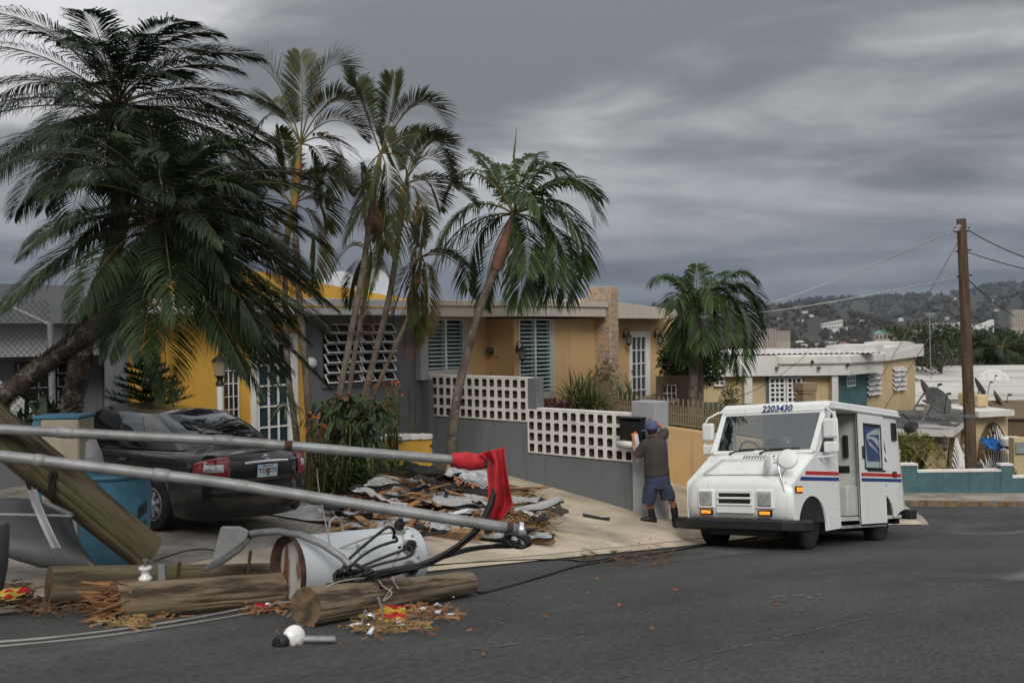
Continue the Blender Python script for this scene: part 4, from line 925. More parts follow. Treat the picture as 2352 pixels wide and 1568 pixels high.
# garden of the orange house
G = 'strappy garden plants'
def gP(X, Y, n): q = onN(X, Y, n); return S(*q)
P = gP(1342, 938, 13.3); tuft('spider_plant', 'large clump of striped strappy leaves left of the stone column', 'plant', P, 280, .98, .019, 'leaf_spider', 1.25, (.35, 1.5), .3, G)
P = gP(1440, 938, 13.2); tuft('spider_plant', 'smaller clump of striped strappy leaves right of the stone column', 'plant', P, 170, .8, .018, 'leaf_spider', 1.5, (.4, 1.5), .2, G)
P = gP(1430, 950, 13.0); tuft('dry_grass', 'brown dried tuft at the garden edge below the door', 'plant', P, 90, .34, .01, 'straw', 1.6, (.2, 1.4), .14)
P = gP(1262, 948, 13.1); tuft('purple_plant', 'low purple-leaved plants along the top of the pierced wall', 'plant', P+V((0, 0, .08)), 170, .28, .02, 'leaf_purple', .9, (.2, 1.5), .42)
P = gP(1390, 930, 13.8); bush('cassia_shrub', 'feathery light green shrub at the foot of the stone column', P, (.45, .35, .8), 700, 'leaf_bed', .028)
P = gP(1120, 862, 14.8)
t = thing('agave', 'agave spikes showing above the upper pierced wall', 'plant', S(15.2, 14.6, -1.4)); mb = MB()
for X, Y in ((1104, 858), (1112, 862), (1122, 850), (1095, 866), (1080, 862)):
    p = S(15.0, 14.4, -1.4); e = at(X, Y, p.y); b = V((e.x, p.y, -1.4)); blade(mb, b, V((rnd(-.1, .1), 0, 1)), e.z+1.4, .035, .05, 4, side=V((1, 0, 0)))
mb.build('leaves', 'leaf_bush', t)
bush('dense_bush', 'dense dark green bush behind the twin-stemmed palm', V((4.42, 24.6, -2.05)), (.95, .8, 1.6), 8000, 'leaf_bush', .05, lobes=22)
bush('croton_shrub', 'small shrub with yellow leaves beside the dark bush', V((5.35, 24.4, -2.05)), (.3, .3, .6), 260, 'leaf_yellowgreen', .04)
# ================================================================ delivery van
mat('van_paint', (.76, .78, .76), .32, var=.03, scale=1.5, spec=.5, stain=(.60, .60, .56), stain_at=(.66, .85), stain_scale=2.5, coat=.1, streak=.45)
mat('van_inner', (.55, .55, .52), .6, var=.1, scale=3, stain=(.4, .39, .36))
mat('stripe_red', (.50, .025, .02), .4, var=.05); mat('stripe_blue', (.02, .045, .21), .4, var=.05); mat('letter_blue', (.035, .05, .20), .5, var=.05)
mat('lamp_amber', (.95, .28, .02), .3, var=.3, scale=40, emit=1.1); mat('lamp_red', (.32, .012, .01), .25, var=.1, spec=.6); mat('lamp_clear', (.70, .73, .74), .16, var=.2, scale=14, metal=.55)
mat('chrome', (.75, .76, .77), .16, metal=1.0, var=.1); mat('mirror_white', (.74, .75, .74), .4, var=.04)
mat('rim_dark', (.03, .03, .032), .55, metal=.3, var=.3)
glass('windshield', (.46, .53, .52), .09, .015, .05, (.05, .08, .08)); glass('door_glass', (.92, .94, .94), .05, .02, .0); glass('side_glass', (.25, .30, .30), .14, .02, .35, (.01, .012, .012))
X_ = V((-math.sin(math.radians(42)), -math.cos(math.radians(42)), .126)).normalized(); Y_ = V((math.cos(math.radians(42)), -math.sin(math.radians(42)), .09))
VM = frame((4.762, 16.418, -3.545), X_, Y_)
VAN = thing('mail_van', 'white boxy delivery van with red and blue stripes and open side door', 'van', M=VM)
VI = VM.inverted()
def vl(x, y, side=.905):
    """picture crop point -> van coordinates on the plane y=side"""
    X, Y = (2600+x*.5102)*.57422, (1500+y*.5102)*.57422; d = VI.to_3x3() @ ray(X*KD, Y*KD); o = VI.translation; t = (side-o.y)/d.y; p = o+d*t; return (p.x, p.z)
FY = lambda a, b, c: (a, c, b)
def vp(name, poly, c0, c1, mt, parent=None, bevel=0): return MB(VM).prism(poly, c0, c1, FY).build(name, mt, parent or VAN, bevel=bevel)
def arch(cx, cz, R, a0, a1, k=14): return [(cx+R*math.cos(lerp(a0, a1, i/k)), cz+R*math.sin(lerp(a0, a1, i/k))) for i in range(k+1)]
rad = math.radians
# nose and hood, one curved skin
prof = [(2.13, .46), (2.19, .52), (2.205, .70), (2.20, .92), (2.175, 1.0), (2.11, 1.055), (2.02, 1.085), (1.85, 1.16), (1.6, 1.285), (1.42, 1.385), (1.34, 1.44), (1.30, 1.46)]
m = MB(VM); m.smooth = True; NYV = 28
def nosef(a, b):
    i = b*(len(prof)-1); j = min(int(i), len(prof)-2); f = i-j; x, z = (lerp(prof[j][k], prof[j+1][k], f) for k in (0, 1)); y = (a*2-1)*.9
    e = abs(a*2-1); return (x-.13*e**7*(1 if z < 1.1 else max(0, 1-(z-1.1)*2.2)), y, z-.09*e**8*(1 if .99 < z < 1.4 else .3))
m.grid(nosef, NYV, len(prof)-1); m.build('nose', 'van_paint', VAN)
# raised hood panel
m = MB(VM); m.smooth = True
m.grid(lambda a, b: (lerp(2.0, 1.5, b), lerp(-1, 1, a)*lerp(.66, .60, b), lerp(1.095, 1.335, b)+.018), 10, 4); m.build('hood', 'van_paint', VAN, solid=.012)
for k in range(11): m = MB(VM); yy = -.25+.05*k; m.box((1.42, yy, 1.392), (.09, .012, .012), Matrix.Rotation(rad(28), 3, 'Y')); m.build('vent', 'black_plastic', VAN)
# sides
fend = [(.52, .30), (.86, .28)]+[p for p in arch(1.5, .33, .46, rad(188), rad(352)-2*math.pi) if False]
A1 = arch(1.5, .33, .47, rad(187), rad(-3)); 
fender = [(.52, .30), (1.02, .275)]+A1+[(2.08, .36), (2.09, .98), (2.02, 1.03), (1.34, 1.43), (1.30, 1.46), (.54, 1.46)]
for sgn in (1, -1):
    c0, c1 = (.872, .9) if sgn > 0 else (-.9, -.872)
    vp('fender', fender, c0, c1, 'van_paint')
    vp('windshield_pillar', [(1.36, 1.462), (1.20, 1.462), (.70, 2.10), (.70, 2.13), (.93, 2.13)], c0, c1, 'van_paint')
    vp('door_pillar', [(.54, 1.462), (.64, 1.462), (.64, 2.13), (.54, 2.13)], c0, c1, 'van_paint')
    vp('quarter_glass', [(1.20, 1.462), (.64, 1.462), (.64, 2.12), (.70, 2.10)], (c0+c1)/2-.003, (c0+c1)/2+.003, 'side_glass')
    A2 = arch(-1.22, .35, .46, rad(184), rad(-2))
    rear = [(-2.16, .56), (-1.9, .5), (-1.70, .42)]+A2[1:]+[(-.72, .34), (-.26, .33), (-.26, 2.13), (-1.93, 2.13)]
    if sgn > 0: vp('rear_side', rear, c0, c1, 'van_paint')
    else:
        vp('rear_side', [(-2.16, .56), (-1.9, .5), (-1.70, .42)]+A2[1:]+[(-.72, .34), (.52, .33), (.52, 1.2), (-.7, 1.2), (-.7, 2.13), (-1.93, 2.13)], c0, c1, 'van_paint')
# roof, header and back
m = MB(VM); m.prism([(.93, 2.13), (.90, 2.20), (.80, 2.27), (-2.02, 2.275), (-2.06, 2.15), (-2.0, 2.132)], -.93, .93, FY); roof = m.build('roof', 'van_paint', VAN, bevel=.035, seg=3)
m = MB(VM); m.mm((-2.02, .93, 2.15), (.6, .955, 2.185)); m.build('drip_rail', 'van_paint', roof, bevel=.008)
m = MB(VM); m.prism([(-2.17, .56), (-2.12, .56), (-1.90, 2.13), (-1.95, 2.13)], -.9, .9, FY); m.build('back_panel', 'van_paint', VAN)
m = MB(VM); m.mm((-2.1, -.86, .40), (.5, .86, .46)); m.mm((.5, -.86, .40), (1.2, .86, .5)); m.build('floor', 'van_inner', VAN)
m = MB(VM); m.mm((-2.0, -.55, .2), (2.0, .55, .39)); m.build('chassis', 'black_plastic', VAN)
for sgn in (1, -1):
    m = MB(VM); m.mm((.98, sgn*.45-.0, .40), (2.02, sgn*.868, .85)); m.build('wheel_well', 'black_plastic', VAN)
    m = MB(VM); m.mm((-1.7, sgn*.5, .47), (-.75, sgn*.868, .85)); m.build('wheel_well', 'black_plastic', VAN)
# cab inside
m = MB(VM); m.mm((-.40, -.86, .47), (-.36, .4, 2.12)); m.mm((-.40, .402, .47), (-.36, .868, 1.3)); m.mm((-.40, .402, 1.3), (-.36, .868, 2.12)); bk = m.build('bulkhead', 'van_inner', VAN)
m = MB(VM); m.mm((-.355, .42, .47), (.1, .84, .95)); m.build('tray_box', 'van_inner', VAN, bevel=.02)
m = MB(VM); m.mm((-.36, .50, 1.16), (-.352, .70, 1.28)); m.build('notice', 'black_plastic', VAN)
m = MB(VM); m.mm((-.36, .62, 1.42), (-.30, .70, 1.78)); m.build('latch', 'black_plastic', VAN, bevel=.01)
m = MB(VM); m.mm((.95, -.82, 1.25), (1.3, .82, 1.42)); m.build('dashboard', 'black_plastic', VAN, bevel=.03)
m = MB(VM); m.mm((-.2, -.75, .9), (.3, -.25, 1.0)); m.mm((-.3, -.75, 1.0), (-.18, -.25, 1.75)); m.build('seat', 'black_plastic', VAN, bevel=.05)
m = MB(VM); m.tube([V((.78, -.48, 1.5))+Matrix.Rotation(rad(-60), 3, 'Y') @ V((.19*math.cos(a*.3142*2), .19*math.sin(a*.3142*2), 0)) for a in range(11)], .016, 6); m.tube([(.78, -.48, 1.5), (1.05, -.48, 1.35)], .03, 6); m.build('steering_wheel', 'black_plastic', VAN)
m = MB(VM); m.lathe([(.12, 0), (.10, .05), (.04, .07)], 16, Matrix.Translation((1.1, .3, 1.6)) @ Matrix.Rotation(rad(90), 4, 'Y')); m.tube([(1.12, .3, 1.42), (1.12, .3, 1.52)], .015, 6); m.build('desk_fan', 'lantern_glass', VAN)
# windscreen
def wsp(y, q, off=0): return V((lerp(1.33, .915, q)+off, y*lerp(.86, .89, q), lerp(1.455, 2.125, q)))
m = MB(VM); m.quad(wsp(-.93, .06), wsp(.93, .06), wsp(.93, .93), wsp(-.93, .93)); m.build('windshield', 'windshield', VAN)
m = MB(VM)
for (a0, a1, q0, q1) in ((-1, 1, -.02, .06), (-1, 1, .93, 1.03), (-1.03, -.93, .06, .93), (.93, 1.03, .06, .93)):
    P4 = [wsp(a0, q0), wsp(a1, q0), wsp(a1, q1), wsp(a0, q1)]; nrm = V((.85, 0, .53)); m.hexa([P4[0]-nrm*.03, P4[0]+nrm*.012, P4[3]-nrm*.03, P4[3]+nrm*.012, P4[1]-nrm*.03, P4[1]+nrm*.012, P4[2]-nrm*.03, P4[2]+nrm*.012])
m.build('windshield_frame', 'van_paint', VAN, bevel=.008)
hd = MB(VM); hd.prism([(.935, 2.10), (.955, 2.115), (.93, 2.21), (.82, 2.275), (.80, 2.2)], -.90, .90, FY); hd = hd.build('header', 'van_paint', VAN, bevel=.012)
Mt = VM @ frame((.957, 0.10, 2.17), (0, 1, 0), (-.22, 0, 1)); text('fleet_number', '2203430', .15, Mt, 'letter_blue', VAN, .004, bold=.003, shear=.15)
for y0, y1 in ((-.62, -.05), (.0, .62)):
    m = MB(VM); m.tube([wsp(y0, .01, .03), wsp(y0+.1, .05, .035), wsp(y1-.1, .075, .03)], .011, 5); m.tube([wsp(y0+.15, .09, .02), wsp(y1+.12, .10, .02)], .009, 4); m.tube([wsp(y0, -.03, .02), wsp(y0, .015, .04)], .02, 6); m.build('wiper', 'black_plastic', VAN)
# front details
def onnose(y, z, off): # nose x at y,z
    for (xa, za), (xb, zb) in zip(prof, prof[1:]):
        if za <= z <= zb: x = lerp(xa, xb, (z-za)/(zb-za)); break
    return V((x-.13*(abs(y)/.9)**7+off, y, z))
def front_box(name, y0, y1, z0, z1, d, mt, bevel=.01, back=.03, parent=None):
    x = onnose((y0+y1)/2, (z0+z1)/2, 0).x; return MB(VM).mm((x-back, y0, z0), (x+d, y1, z1)).build(name, mt, parent or VAN, bevel=bevel, seg=3)
for yc in (-.49, .49):
    b_ = front_box('headlight', yc-.145, yc+.145, .60, .89, .028, 'paint_white', .03)
    front_box('bezel', yc-.113, yc+.113, .635, .855, .034, 'black_plastic', .02, parent=b_); front_box('lens', yc-.103, yc+.103, .645, .845, .041, 'lamp_clear', .02, parent=b_)
    b_ = front_box('turn_signal', yc-.11, yc+.11, .508, .588, .03, 'black_plastic', .015); front_box('lens', yc-.085, yc+.085, .522, .572, .038, 'lamp_amber', .012, parent=b_)
g_ = front_box('grille', -.31, .31, .535, .88, .02, 'van_paint', .012)
for k in range(3): front_box('slot', -.265, .265, .585+.095*k, .645+.095*k, .026, 'dark_room', .006, parent=g_)
for k in range(2): front_box('bar', -.29, .29, .648+.095*k, .677+.095*k, .042, 'van_paint', .012, parent=g_)
# black bumper, wrapped round the corners
def sweep(mb, prof_, path):
    vs = []
    for i, (x, y) in enumerate(path):
        a, b = path[max(i-1, 0)], path[min(i+1, len(path)-1)]; tx, ty = b[0]-a[0], b[1]-a[1]; l = math.hypot(tx, ty); nx_, ny_ = ty/l, -tx/l
        vs += [(x+nx_*o_, y+ny_*o_, z) for o_, z in prof_]
    k = len(prof_); n_ = len(path)
    mb.add(vs, [(i*k+j, (i+1)*k+j, (i+1)*k+(j+1) % k, i*k+(j+1) % k) for i in range(n_-1) for j in range(k)]+[tuple(range(k)), tuple(range((n_-1)*k, n_*k))[::-1]])
bp_ = [(1.86, -1.0), (2.1, -1.0), (2.19, -.93), (2.24, -.8), (2.25, -.4), (2.25, 0), (2.25, .4), (2.24, .8), (2.19, .93), (2.1, 1.0), (1.86, 1.0)]
m = MB(VM); sweep(m, [(0, .28), (.05, .29), (.075, .31), (.075, .43), (.05, .455), (.0, .46), (-.05, .45), (-.05, .29)], [(a, b) for a, b in bp_]); m.build('bumper', 'black_plastic', VAN, bevel=.008)
m = MB(VM); m.mm((-2.42, -.8, .38), (-2.18, 1.02, .55)); m.build('bumper', 'black_plastic', VAN, bevel=.03)
m = MB(VM); m.mm((-2.2, .6, .3), (-2.0, .78, .45)); m.build('mud_flap', 'rubber', VAN)
# stripes and lettering on the side
def stripe(x0, x1, tip, off):
    z0 = 1.165
    vp('stripe', [(x0, z0-.055), (x0, z0), (x1-tip*.5, z0), (x1, z0-.055)], off, off+.003, 'stripe_red'); vp('stripe', [(x0, z0-.14), (x0, z0-.085), (x1+tip*1.6, z0-.085), (x1+tip*2.2, z0-.14)], off, off+.003, 'stripe_blue')
stripe(.54, 1.72, .08, .901); stripe(-2.06, -1.285, 0, .901)
logo = [vl(*p) for p in ((1674, 387), (1815, 393), (1862, 674), (1708, 672))]
vp('logo_field', logo, .9012, .903, 'stripe_blue')
eagle = [(1818, 397), (1780, 415), (1750, 428), (1722, 444), (1702, 458), (1697, 478), (1702, 500), (1709, 512), (1712, 494), (1738, 498), (1762, 520), (1800, 575), (1838, 632), (1859, 670), (1862, 645), (1838, 590), (1810, 535), (1775, 492), (1745, 478), (1718, 478), (1722, 466), (1760, 464), (1822, 462)]
vp('eagle_emblem', [vl(*p) for p in eagle], .9035, .905, 'paint_white'); vp('eagle_streak', [vl(*p) for p in ((1706, 512), (1730, 528), (1770, 575), (1800, 620), (1760, 578), (1722, 545))], .9035, .905, 'paint_white')
p_ = vl(1850, 858); text('side_lettering', 'm', .10, VM @ frame((p_[0], .9015, p_[1]), (-1, 0, 0), (0, 0, 1)), 'letter_blue', VAN, .003)
p_ = vl(1165, 893)
b_ = vp('side_marker', [(p_[0]-.115, p_[1]-.05), (p_[0]+.115, p_[1]-.05), (p_[0]+.115, p_[1]+.05), (p_[0]-.115, p_[1]+.05)], .9, .918, 'black_plastic', bevel=.008); vp('lens', [(p_[0]-.085, p_[1]-.03), (p_[0]+.085, p_[1]-.03), (p_[0]+.085, p_[1]+.03), (p_[0]-.085, p_[1]+.03)], .91, .926, 'lamp_amber', b_)
p_ = vl(1918, 775); b_ = vp('side_marker', [(p_[0]-.09, p_[1]-.05), (p_[0]+.09, p_[1]-.05), (p_[0]+.09, p_[1]+.05), (p_[0]-.09, p_[1]+.05)], .9, .918, 'black_plastic', bevel=.008); vp('lens', [(p_[0]-.06, p_[1]-.035), (p_[0]+.06, p_[1]-.035), (p_[0]+.06, p_[1]+.035), (p_[0]-.06, p_[1]+.035)], .91, .926, 'lamp_red', b_)
a_ = vl(1885, 370); c_ = vl(1925, 512); v_ = vp('side_vent', [(a_[0], c_[1]), (c_[0], c_[1]), (c_[0], a_[1]), (a_[0], a_[1])], .9, .935, 'black_plastic', bevel=.01)
a_ = vl(1912, 865); c_ = vl(1955, 945); vp('fuel_door', [(a_[0], c_[1]), (c_[0], c_[1]), (c_[0], a_[1]), (a_[0], a_[1])], .9, .904, 'van_paint', bevel=.006)
# sliding door, slid back
dz0, dz1 = .345, 2.125; dx0, dx1 = -1.23, -.23; wx0, wx1, wz0, wz1 = -1.10, -.40, 1.24, 1.96
m = MB(VM); wall_open(m, dx0, dx1, dz0, dz1, .915, .945, [(wx0, wx1, wz0, wz1)], FY); dr = m.build('sliding_door', 'van_paint', VAN)
m = MB(VM); wall_open(m, wx0-.02, wx1+.02, wz0-.02, wz1+.02, .946, .953, [(wx0+.015, wx1-.015, wz0+.015, wz1-.015)], FY); m.build('window_seal', 'rubber', dr)
m = MB(VM); m.prism([(wx0+.001, wz0), (wx1, wz0), (wx1, wz1), (wx0+.001, wz1)], .928, .932, FY); m.build('window_glass', 'door_glass', dr)
m = MB(VM); m.mm((dx0, .9455, wz0-.045), (dx0+.75, .96, wz0-.022)); m.build('window_sill', 'rubber', dr)
vp('stripe', [(dx0, 1.11), (dx1, 1.11), (dx1, 1.165), (dx0, 1.165)], .9455, .948, 'stripe_red', dr); vp('stripe', [(dx0, 1.025), (dx1, 1.025), (dx1, 1.08), (dx0, 1.08)], .9455, .948, 'stripe_blue', dr)
m = MB(VM); m.mm((dx1-.13, .945, 1.40), (dx1-.06, .985, 1.60)); m.build('handle', 'dark_metal', dr, bevel=.012)
m = MB(VM); m.mm((dx1-.02, .90, dz0), (dx1-.001, .944, dz1)); m.build('edge_seal', 'rubber', dr)
m = MB(VM); m.mm((dx1, .86, .30), (.52, .90, .335)); m.mm((dx0, .90, .29), (.5, .93, .31)); m.build('door_sill', 'aluminium', VAN)
# wheels
def wheel(parent, c, R, w_, axis, rim, spokes=0, rimmat='rim_dark', frm=None):
    Mx = frm @ Matrix.Translation(c) @ Matrix.Rotation(rad(-90)*axis, 4, 'X')
    m = MB(); m.lathe([(R*.62, -w_/2), (R*.86, -w_/2), (R*.96, -w_*.45), (R, -w_*.3), (R, w_*.3), (R*.96, w_*.45), (R*.86, w_/2), (R*.62, w_/2)], 32, Mx, caps=False); ty = m.build('tyre', 'rubber', parent)
    m = MB(); m.lathe([(R*.63, w_*.48), (R*.60, w_*.50), (R*.56, w_*.36), (R*.34, w_*.30), (R*.2, w_*.36), (R*.17, w_*.46), (.02, w_*.48)], 28, Mx); rm = m.build('rim', rimmat, parent)
    return Mx
for sx, sy in ((1.5, 1), (1.5, -1), (-1.22, 1), (-1.22, -1)):
    wheel(VAN, (sx, sy*.74, .345), .35, .21, sy, .2, frm=VM)
# mirrors
def mirror_arm(sgn, nm):
    y = .9*sgn
    base = [(.90, y, 2.16), (1.0, y+.05*sgn, 2.14), (1.08, y+.19*sgn, 2.05), (1.10, y+.25*sgn, 1.95), (1.10, y+.26*sgn, 1.5), (1.12, y+.2*sgn, 1.40), (1.22, y*1.0, 1.38)]
    m = MB(VM); m.tube(base, .016, 7); ar = m.build('mirror_arm', 'mirror_white', VAN)
    for z0, z1 in ((1.67, 1.97), (1.44, 1.62)):
        yc = y+.16*sgn; m = MB(VM); m.mm((1.06, yc-.115, z0), (1.16, yc+.09, z1)); m.build('mirror_head', 'mirror_white', ar, bevel=.035, seg=3)
        m = MB(VM); m.mm((1.05, yc-.1, z0+.015), (1.062, yc+.075, z1-.015)); m.build('mirror_glass', 'chrome', ar)
    m = MB(VM); m.tube([(.88, y, 2.12), (.92, y+.01*sgn, 2.19)], .03, 6); m.build('bracket', 'mirror_white', ar)
mirror_arm(1, ''); mirror_arm(-1, '')
q0 = (2.1, .62, .93); m = MB(VM); m.tube([(2.12, .80, .70), (2.16, .76, .95), (2.12, .66, 1.3)], .012, 6); m.tube([(2.12, .66, 1.28), (2.1, .82, 1.34)], .014, 6); m.tube([(2.12, .66, 1.28), (2.12, .52, 1.27)], .012, 6); cr = m.build('crossview_stalk', 'chrome', VAN)
for c, R in (((2.10, .82, 1.33), .155), ((2.10, .50, 1.26), .15)):
    tilt = Matrix.Rotation(rad(72), 4, 'Y') @ Matrix.Rotation(rad(-14 if R > .152 else 38), 4, 'X')
    m = MB(VM); m.lathe([(.012, .03), (.05, .028), (R*.8, .014), (R, 0), (R*.98, -.012)], 24, Matrix.Translation(c) @ tilt); m.build('round_mirror', 'mirror_white', cr)
m = MB(VM); m.tube([(-2.0, .9, 2.2), (-2.15, .96, 2.22), (-2.25, 1.02, 2.12)], .014, 6); cr = m.build('rear_mirror_arm', 'dark_metal', VAN)
m = MB(VM); m.lathe([(.02, .03), (.08, .022), (.125, 0), (.13, -.008)], 20, Matrix.Translation((-2.24, 1.05, 2.0)) @ Matrix.Rotation(rad(62), 4, 'Y')); m.build('rear_mirror', 'dark_metal', cr)
# rivets: rows of small heads on the panels (too many and too small to tell apart singly)
m = MB(VM); rv = []
for z_ in (.52, .56, .62, .8, .95, 1.2): rv += [(lerp(.6, .98, k/4), .9, z_) for k in range(4)]
for k in range(18): rv.append((dx0+.03, .945, lerp(dz0+.05, dz1-.05, k/17))); rv.append((dx1-.05, .945, lerp(dz0+.05, dz1-.05, k/17)))
for k in range(24): rv.append((lerp(-1.95, .5, k/23), .93, 2.245))
for k in range(12): q = wsp(lerp(-.95, .95, k/11), .985, .02); rv.append((q.x, q.y, q.z))
for k in range(9): q = wsp(1.0, lerp(.05, .92, k/8), .02); rv.append((q.x, q.y, q.z)); q = wsp(-1.0, lerp(.05, .92, k/8), .02); rv.append((q.x, q.y, q.z))
for k in range(8): rv.append((2.13, .79, lerp(.5, 1.0, k/7))); rv.append((2.13, -.79, lerp(.5, 1.0, k/7)))
for c in rv: m.lathe([(.011, -.006), (.009, .004), (.002, .007)], 6, Matrix.Translation(c) @ (Matrix.Rotation(rad(-90), 4, 'X') if abs(c[1]) > .86 else Matrix.Rotation(rad(70), 4, 'Y')))
tag(m.build('rivets', 'van_paint', VAN), kind='stuff')

# ================================================================ dark sedan
mat('car_paint', (.012, .014, .0145), .2, var=.08, spec=.45, coat=.6, metal=.2); mat('plate_white', (.62, .70, .74), .4, var=.15, col2=(.45, .60, .72), scale=4)
mat('tail_red', (.30, .006, .008), .16, var=.25, scale=18, spec=.7, coat=.6); mat('hub_silver', (.33, .33, .34), .35, metal=.6, var=.1)
glass('car_glass', (.05, .055, .055), .07, .02, .6, (.008, .009, .009))
ph = rad(53.4); CX = V((-math.sin(ph), math.cos(ph), .022)).normalized(); CY = V((-math.cos(ph), -math.sin(ph), .04))
CM = frame((-4.818, 13.178, -2.285), CX, CY) @ Matrix.Scale(.95, 4)
CAR = thing('sedan', 'dark grey-green sedan parked nose-in at the yellow house', 'car', M=CM)
half = [(-2.44, 0), (-2.435, .25), (-2.41, .48), (-2.34, .68), (-2.22, .80), (-2.04, .865), (-1.8, .89), (-1.5, .9), (-1.2, .905), (-.9, .905), (-.5, .905), (0, .905), (.5, .905), (.9, .905), (1.2, .9), (1.5, .895), (1.8, .87), (2.05, .80), (2.22, .66), (2.32, .42), (2.36, 0)]
def resample(P, step):
    out = [P[0]]
    for a, b in zip(P, P[1:]):
        k = max(1, round(math.hypot(b[0]-a[0], b[1]-a[1])/step)); out += [(lerp(a[0], b[0], i/k), lerp(a[1], b[1], i/k)) for i in range(1, k+1)]
    return out
left = resample(half, .06); ring = left+[(x, -y) for x, y in left[::-1]][1:-1]
def belt(x): return interp(x, [(-2.44, .99), (-1.8, 1.0), (-1.2, .965), (0, .93), (1.1, .90), (1.8, .82), (2.36, .68)])
pz = [(-.10, .19), (-.03, .24), (-.004, .34), (.012, .46), (.016, .56), (-.012, .635), (-.004, .66), (.0, .74), (-.004, .82), (-.018, .90), (-.045, .96), (-.09, 1.0)]
def skin(i, j, off=0):
    """point on the car's flank; i index on the outline (float), j row"""
    n_ = len(ring); i0 = int(i) % n_; i1 = (i0+1) % n_; f = i-int(i); x, y = lerp(ring[i0][0], ring[i1][0], f), lerp(ring[i0][1], ring[i1][1], f)
    a, b = ring[(i0-1) % n_], ring[(i0+2) % n_]; tx, ty = b[0]-a[0], b[1]-a[1]; l = math.hypot(tx, ty); nx_, ny_ = -ty/l, tx/l
    nx_, ny_ = (-nx_, -ny_) if nx_*x+ny_*y < 0 else (nx_, ny_)
    o_, z = lerp(pz[int(j)][0], pz[min(int(j)+1, len(pz)-1)][0], j-int(j)), lerp(pz[int(j)][1], pz[min(int(j)+1, len(pz)-1)][1], j-int(j))
    back = 1 if x < -1.9 else 0
    if not back and .6 < z < .68: o_ = .004                       # the bumper step only at the back
    if z > .82: z = .82+(z-.82)/.18*(belt(x)-.82)
    z = min(z, belt(x)); 
    return V((x+nx_*(o_+off), y+ny_*(o_+off), z))
m = MB(CM); m.smooth = True; n_ = len(ring); k_ = len(pz); vs = []
for i in range(n_):
    for j in range(k_):
        p = skin(i, j)
        for cx in (-1.36, 1.36):
            dx, dz = p.x-cx, p.z-.33; d = math.hypot(dx, dz)
            if abs(p.y) > .6 and d < .395 and d > .27: p.x = cx+dx/d*.395; p.z = .33+dz/d*.395
        vs.append(p)
fs = []
for i in range(n_):
    for j in range(k_-1):
        q = [i*k_+j, ((i+1) % n_)*k_+j, ((i+1) % n_)*k_+j+1, i*k_+j+1]; c = sum((vs[t_] for t_ in q), V())/4
        if abs(c.y) > .6 and any(math.hypot(c.x-cx, c.z-.33) < .385 for cx in (-1.36, 1.36)): continue
        fs.append(q)
m.add(vs, fs)
def topz(x, y): b = belt(x)+.0; return b+.025*(1-(y/.85)**2)
def topw(x):
    ys = [skin(i, k_-1) for i in range(len(left))]; return None
tops = [skin(i, k_-1) for i in range(len(left))]
for a, b in zip(tops, tops[1:]):
    if True:
        r = []
        for q in range(9):
            f = q/8; r.append((V((a.x, a.y*(1-2*f), a.z+.03*(1-(1-2*f)**2))), V((b.x, b.y*(1-2*f), b.z+.03*(1-(1-2*f)**2)))))
        m.add([p for pr_ in r for p in pr_], [(2*q, 2*q+1, 2*q+3, 2*q+2) for q in range(8)])
body = m.build('body', 'car_paint', CAR)
# greenhouse
base_r = [(-1.80, 0), (-1.79, .3), (-1.75, .56), (-1.66, .72), (-1.45, .79), (-1.15, .815), (-.8, .825), (-.2, .825), (.4, .82), (.9, .80), (1.2, .70), (1.33, .4), (1.36, 0)]
roof_r = [(-1.02, 0), (-1.01, .28), (-.98, .46), (-.90, .545), (-.78, .565), (-.66, .575), (-.5, .585), (-.1, .585), (.2, .58), (.38, .565), (.46, .5), (.50, .28), (.52, 0)]
def gh(i, t):
    f = i-int(i); i0 = min(int(i), 11); b = V((lerp(base_r[i0][0], base_r[i0+1][0], f), lerp(base_r[i0][1], base_r[i0+1][1], f), 0)); r = V((lerp(roof_r[i0][0], roof_r[i0+1][0], f), lerp(roof_r[i0][1], roof_r[i0+1][1], f), 0))
    b.z = belt(b.x)+.015; r.z = 1.40+.0*i; p = b.lerp(r, t); bul = math.sin(math.pi*t)*.045; c = V((-.25, 0, p.z)); d = (p-c); d.z = 0
    return p+d.normalized()*bul*.8+V((0, 0, bul*.55))
def ghg(name, i0, i1, t0, t1, mt, parent, off=0.0, nu=8, nv=6, sg=1):
    m = MB(CM); m.smooth = True
    def fn(a, b):
        i = lerp(i0, i1, a); p = gh(i, lerp(t0, t1, b))+V((0, 0, 0)); c = V((-.25, 0, .9)); p = p+(p-c).normalized()*off; return V((p.x, p.y*sg, p.z))
    m.grid(fn, nu, nv); return m.build(name, mt, parent)
for sg in (1, -1):
    ghg('pillar', 0, 12, 0, 1, 'car_paint', CAR, 0, 48, 8, sg)
    ghg('side_window', 5.15, 6.45, .07, .88, 'car_glass', CAR, .006, 10, 6, sg); ghg('side_window', 6.6, 9.2, .07, .88, 'car_glass', CAR, .006, 10, 6, sg)
    ghg('rear_window', 0, 2.75, .05, .97, 'car_glass', CAR, .006, 10, 8, sg); ghg('windshield', 10.1, 12, .05, .96, 'car_glass', CAR, .006, 8, 6, sg)
m = MB(CM); m.smooth = True
rr = [gh(i*.5, 1) for i in range(25)]
for a, b in zip(rr, rr[1:]):
    r = []
    for q in range(9):
        f = 1-2*q/8; r.append((V((a.x, a.y*f, a.z+.07*(1-f*f))), V((b.x, b.y*f, b.z+.07*(1-f*f)))))
    m.add([p for pr_ in r for p in pr_], [(2*q, 2*q+1, 2*q+3, 2*q+2) for q in range(8)])
m.build('roof', 'car_paint', CAR)
m = MB(CM); m.mm((-1.7, -.7, .3), (1.9, .7, .9)); m.build('cabin', 'dark_room', CAR)
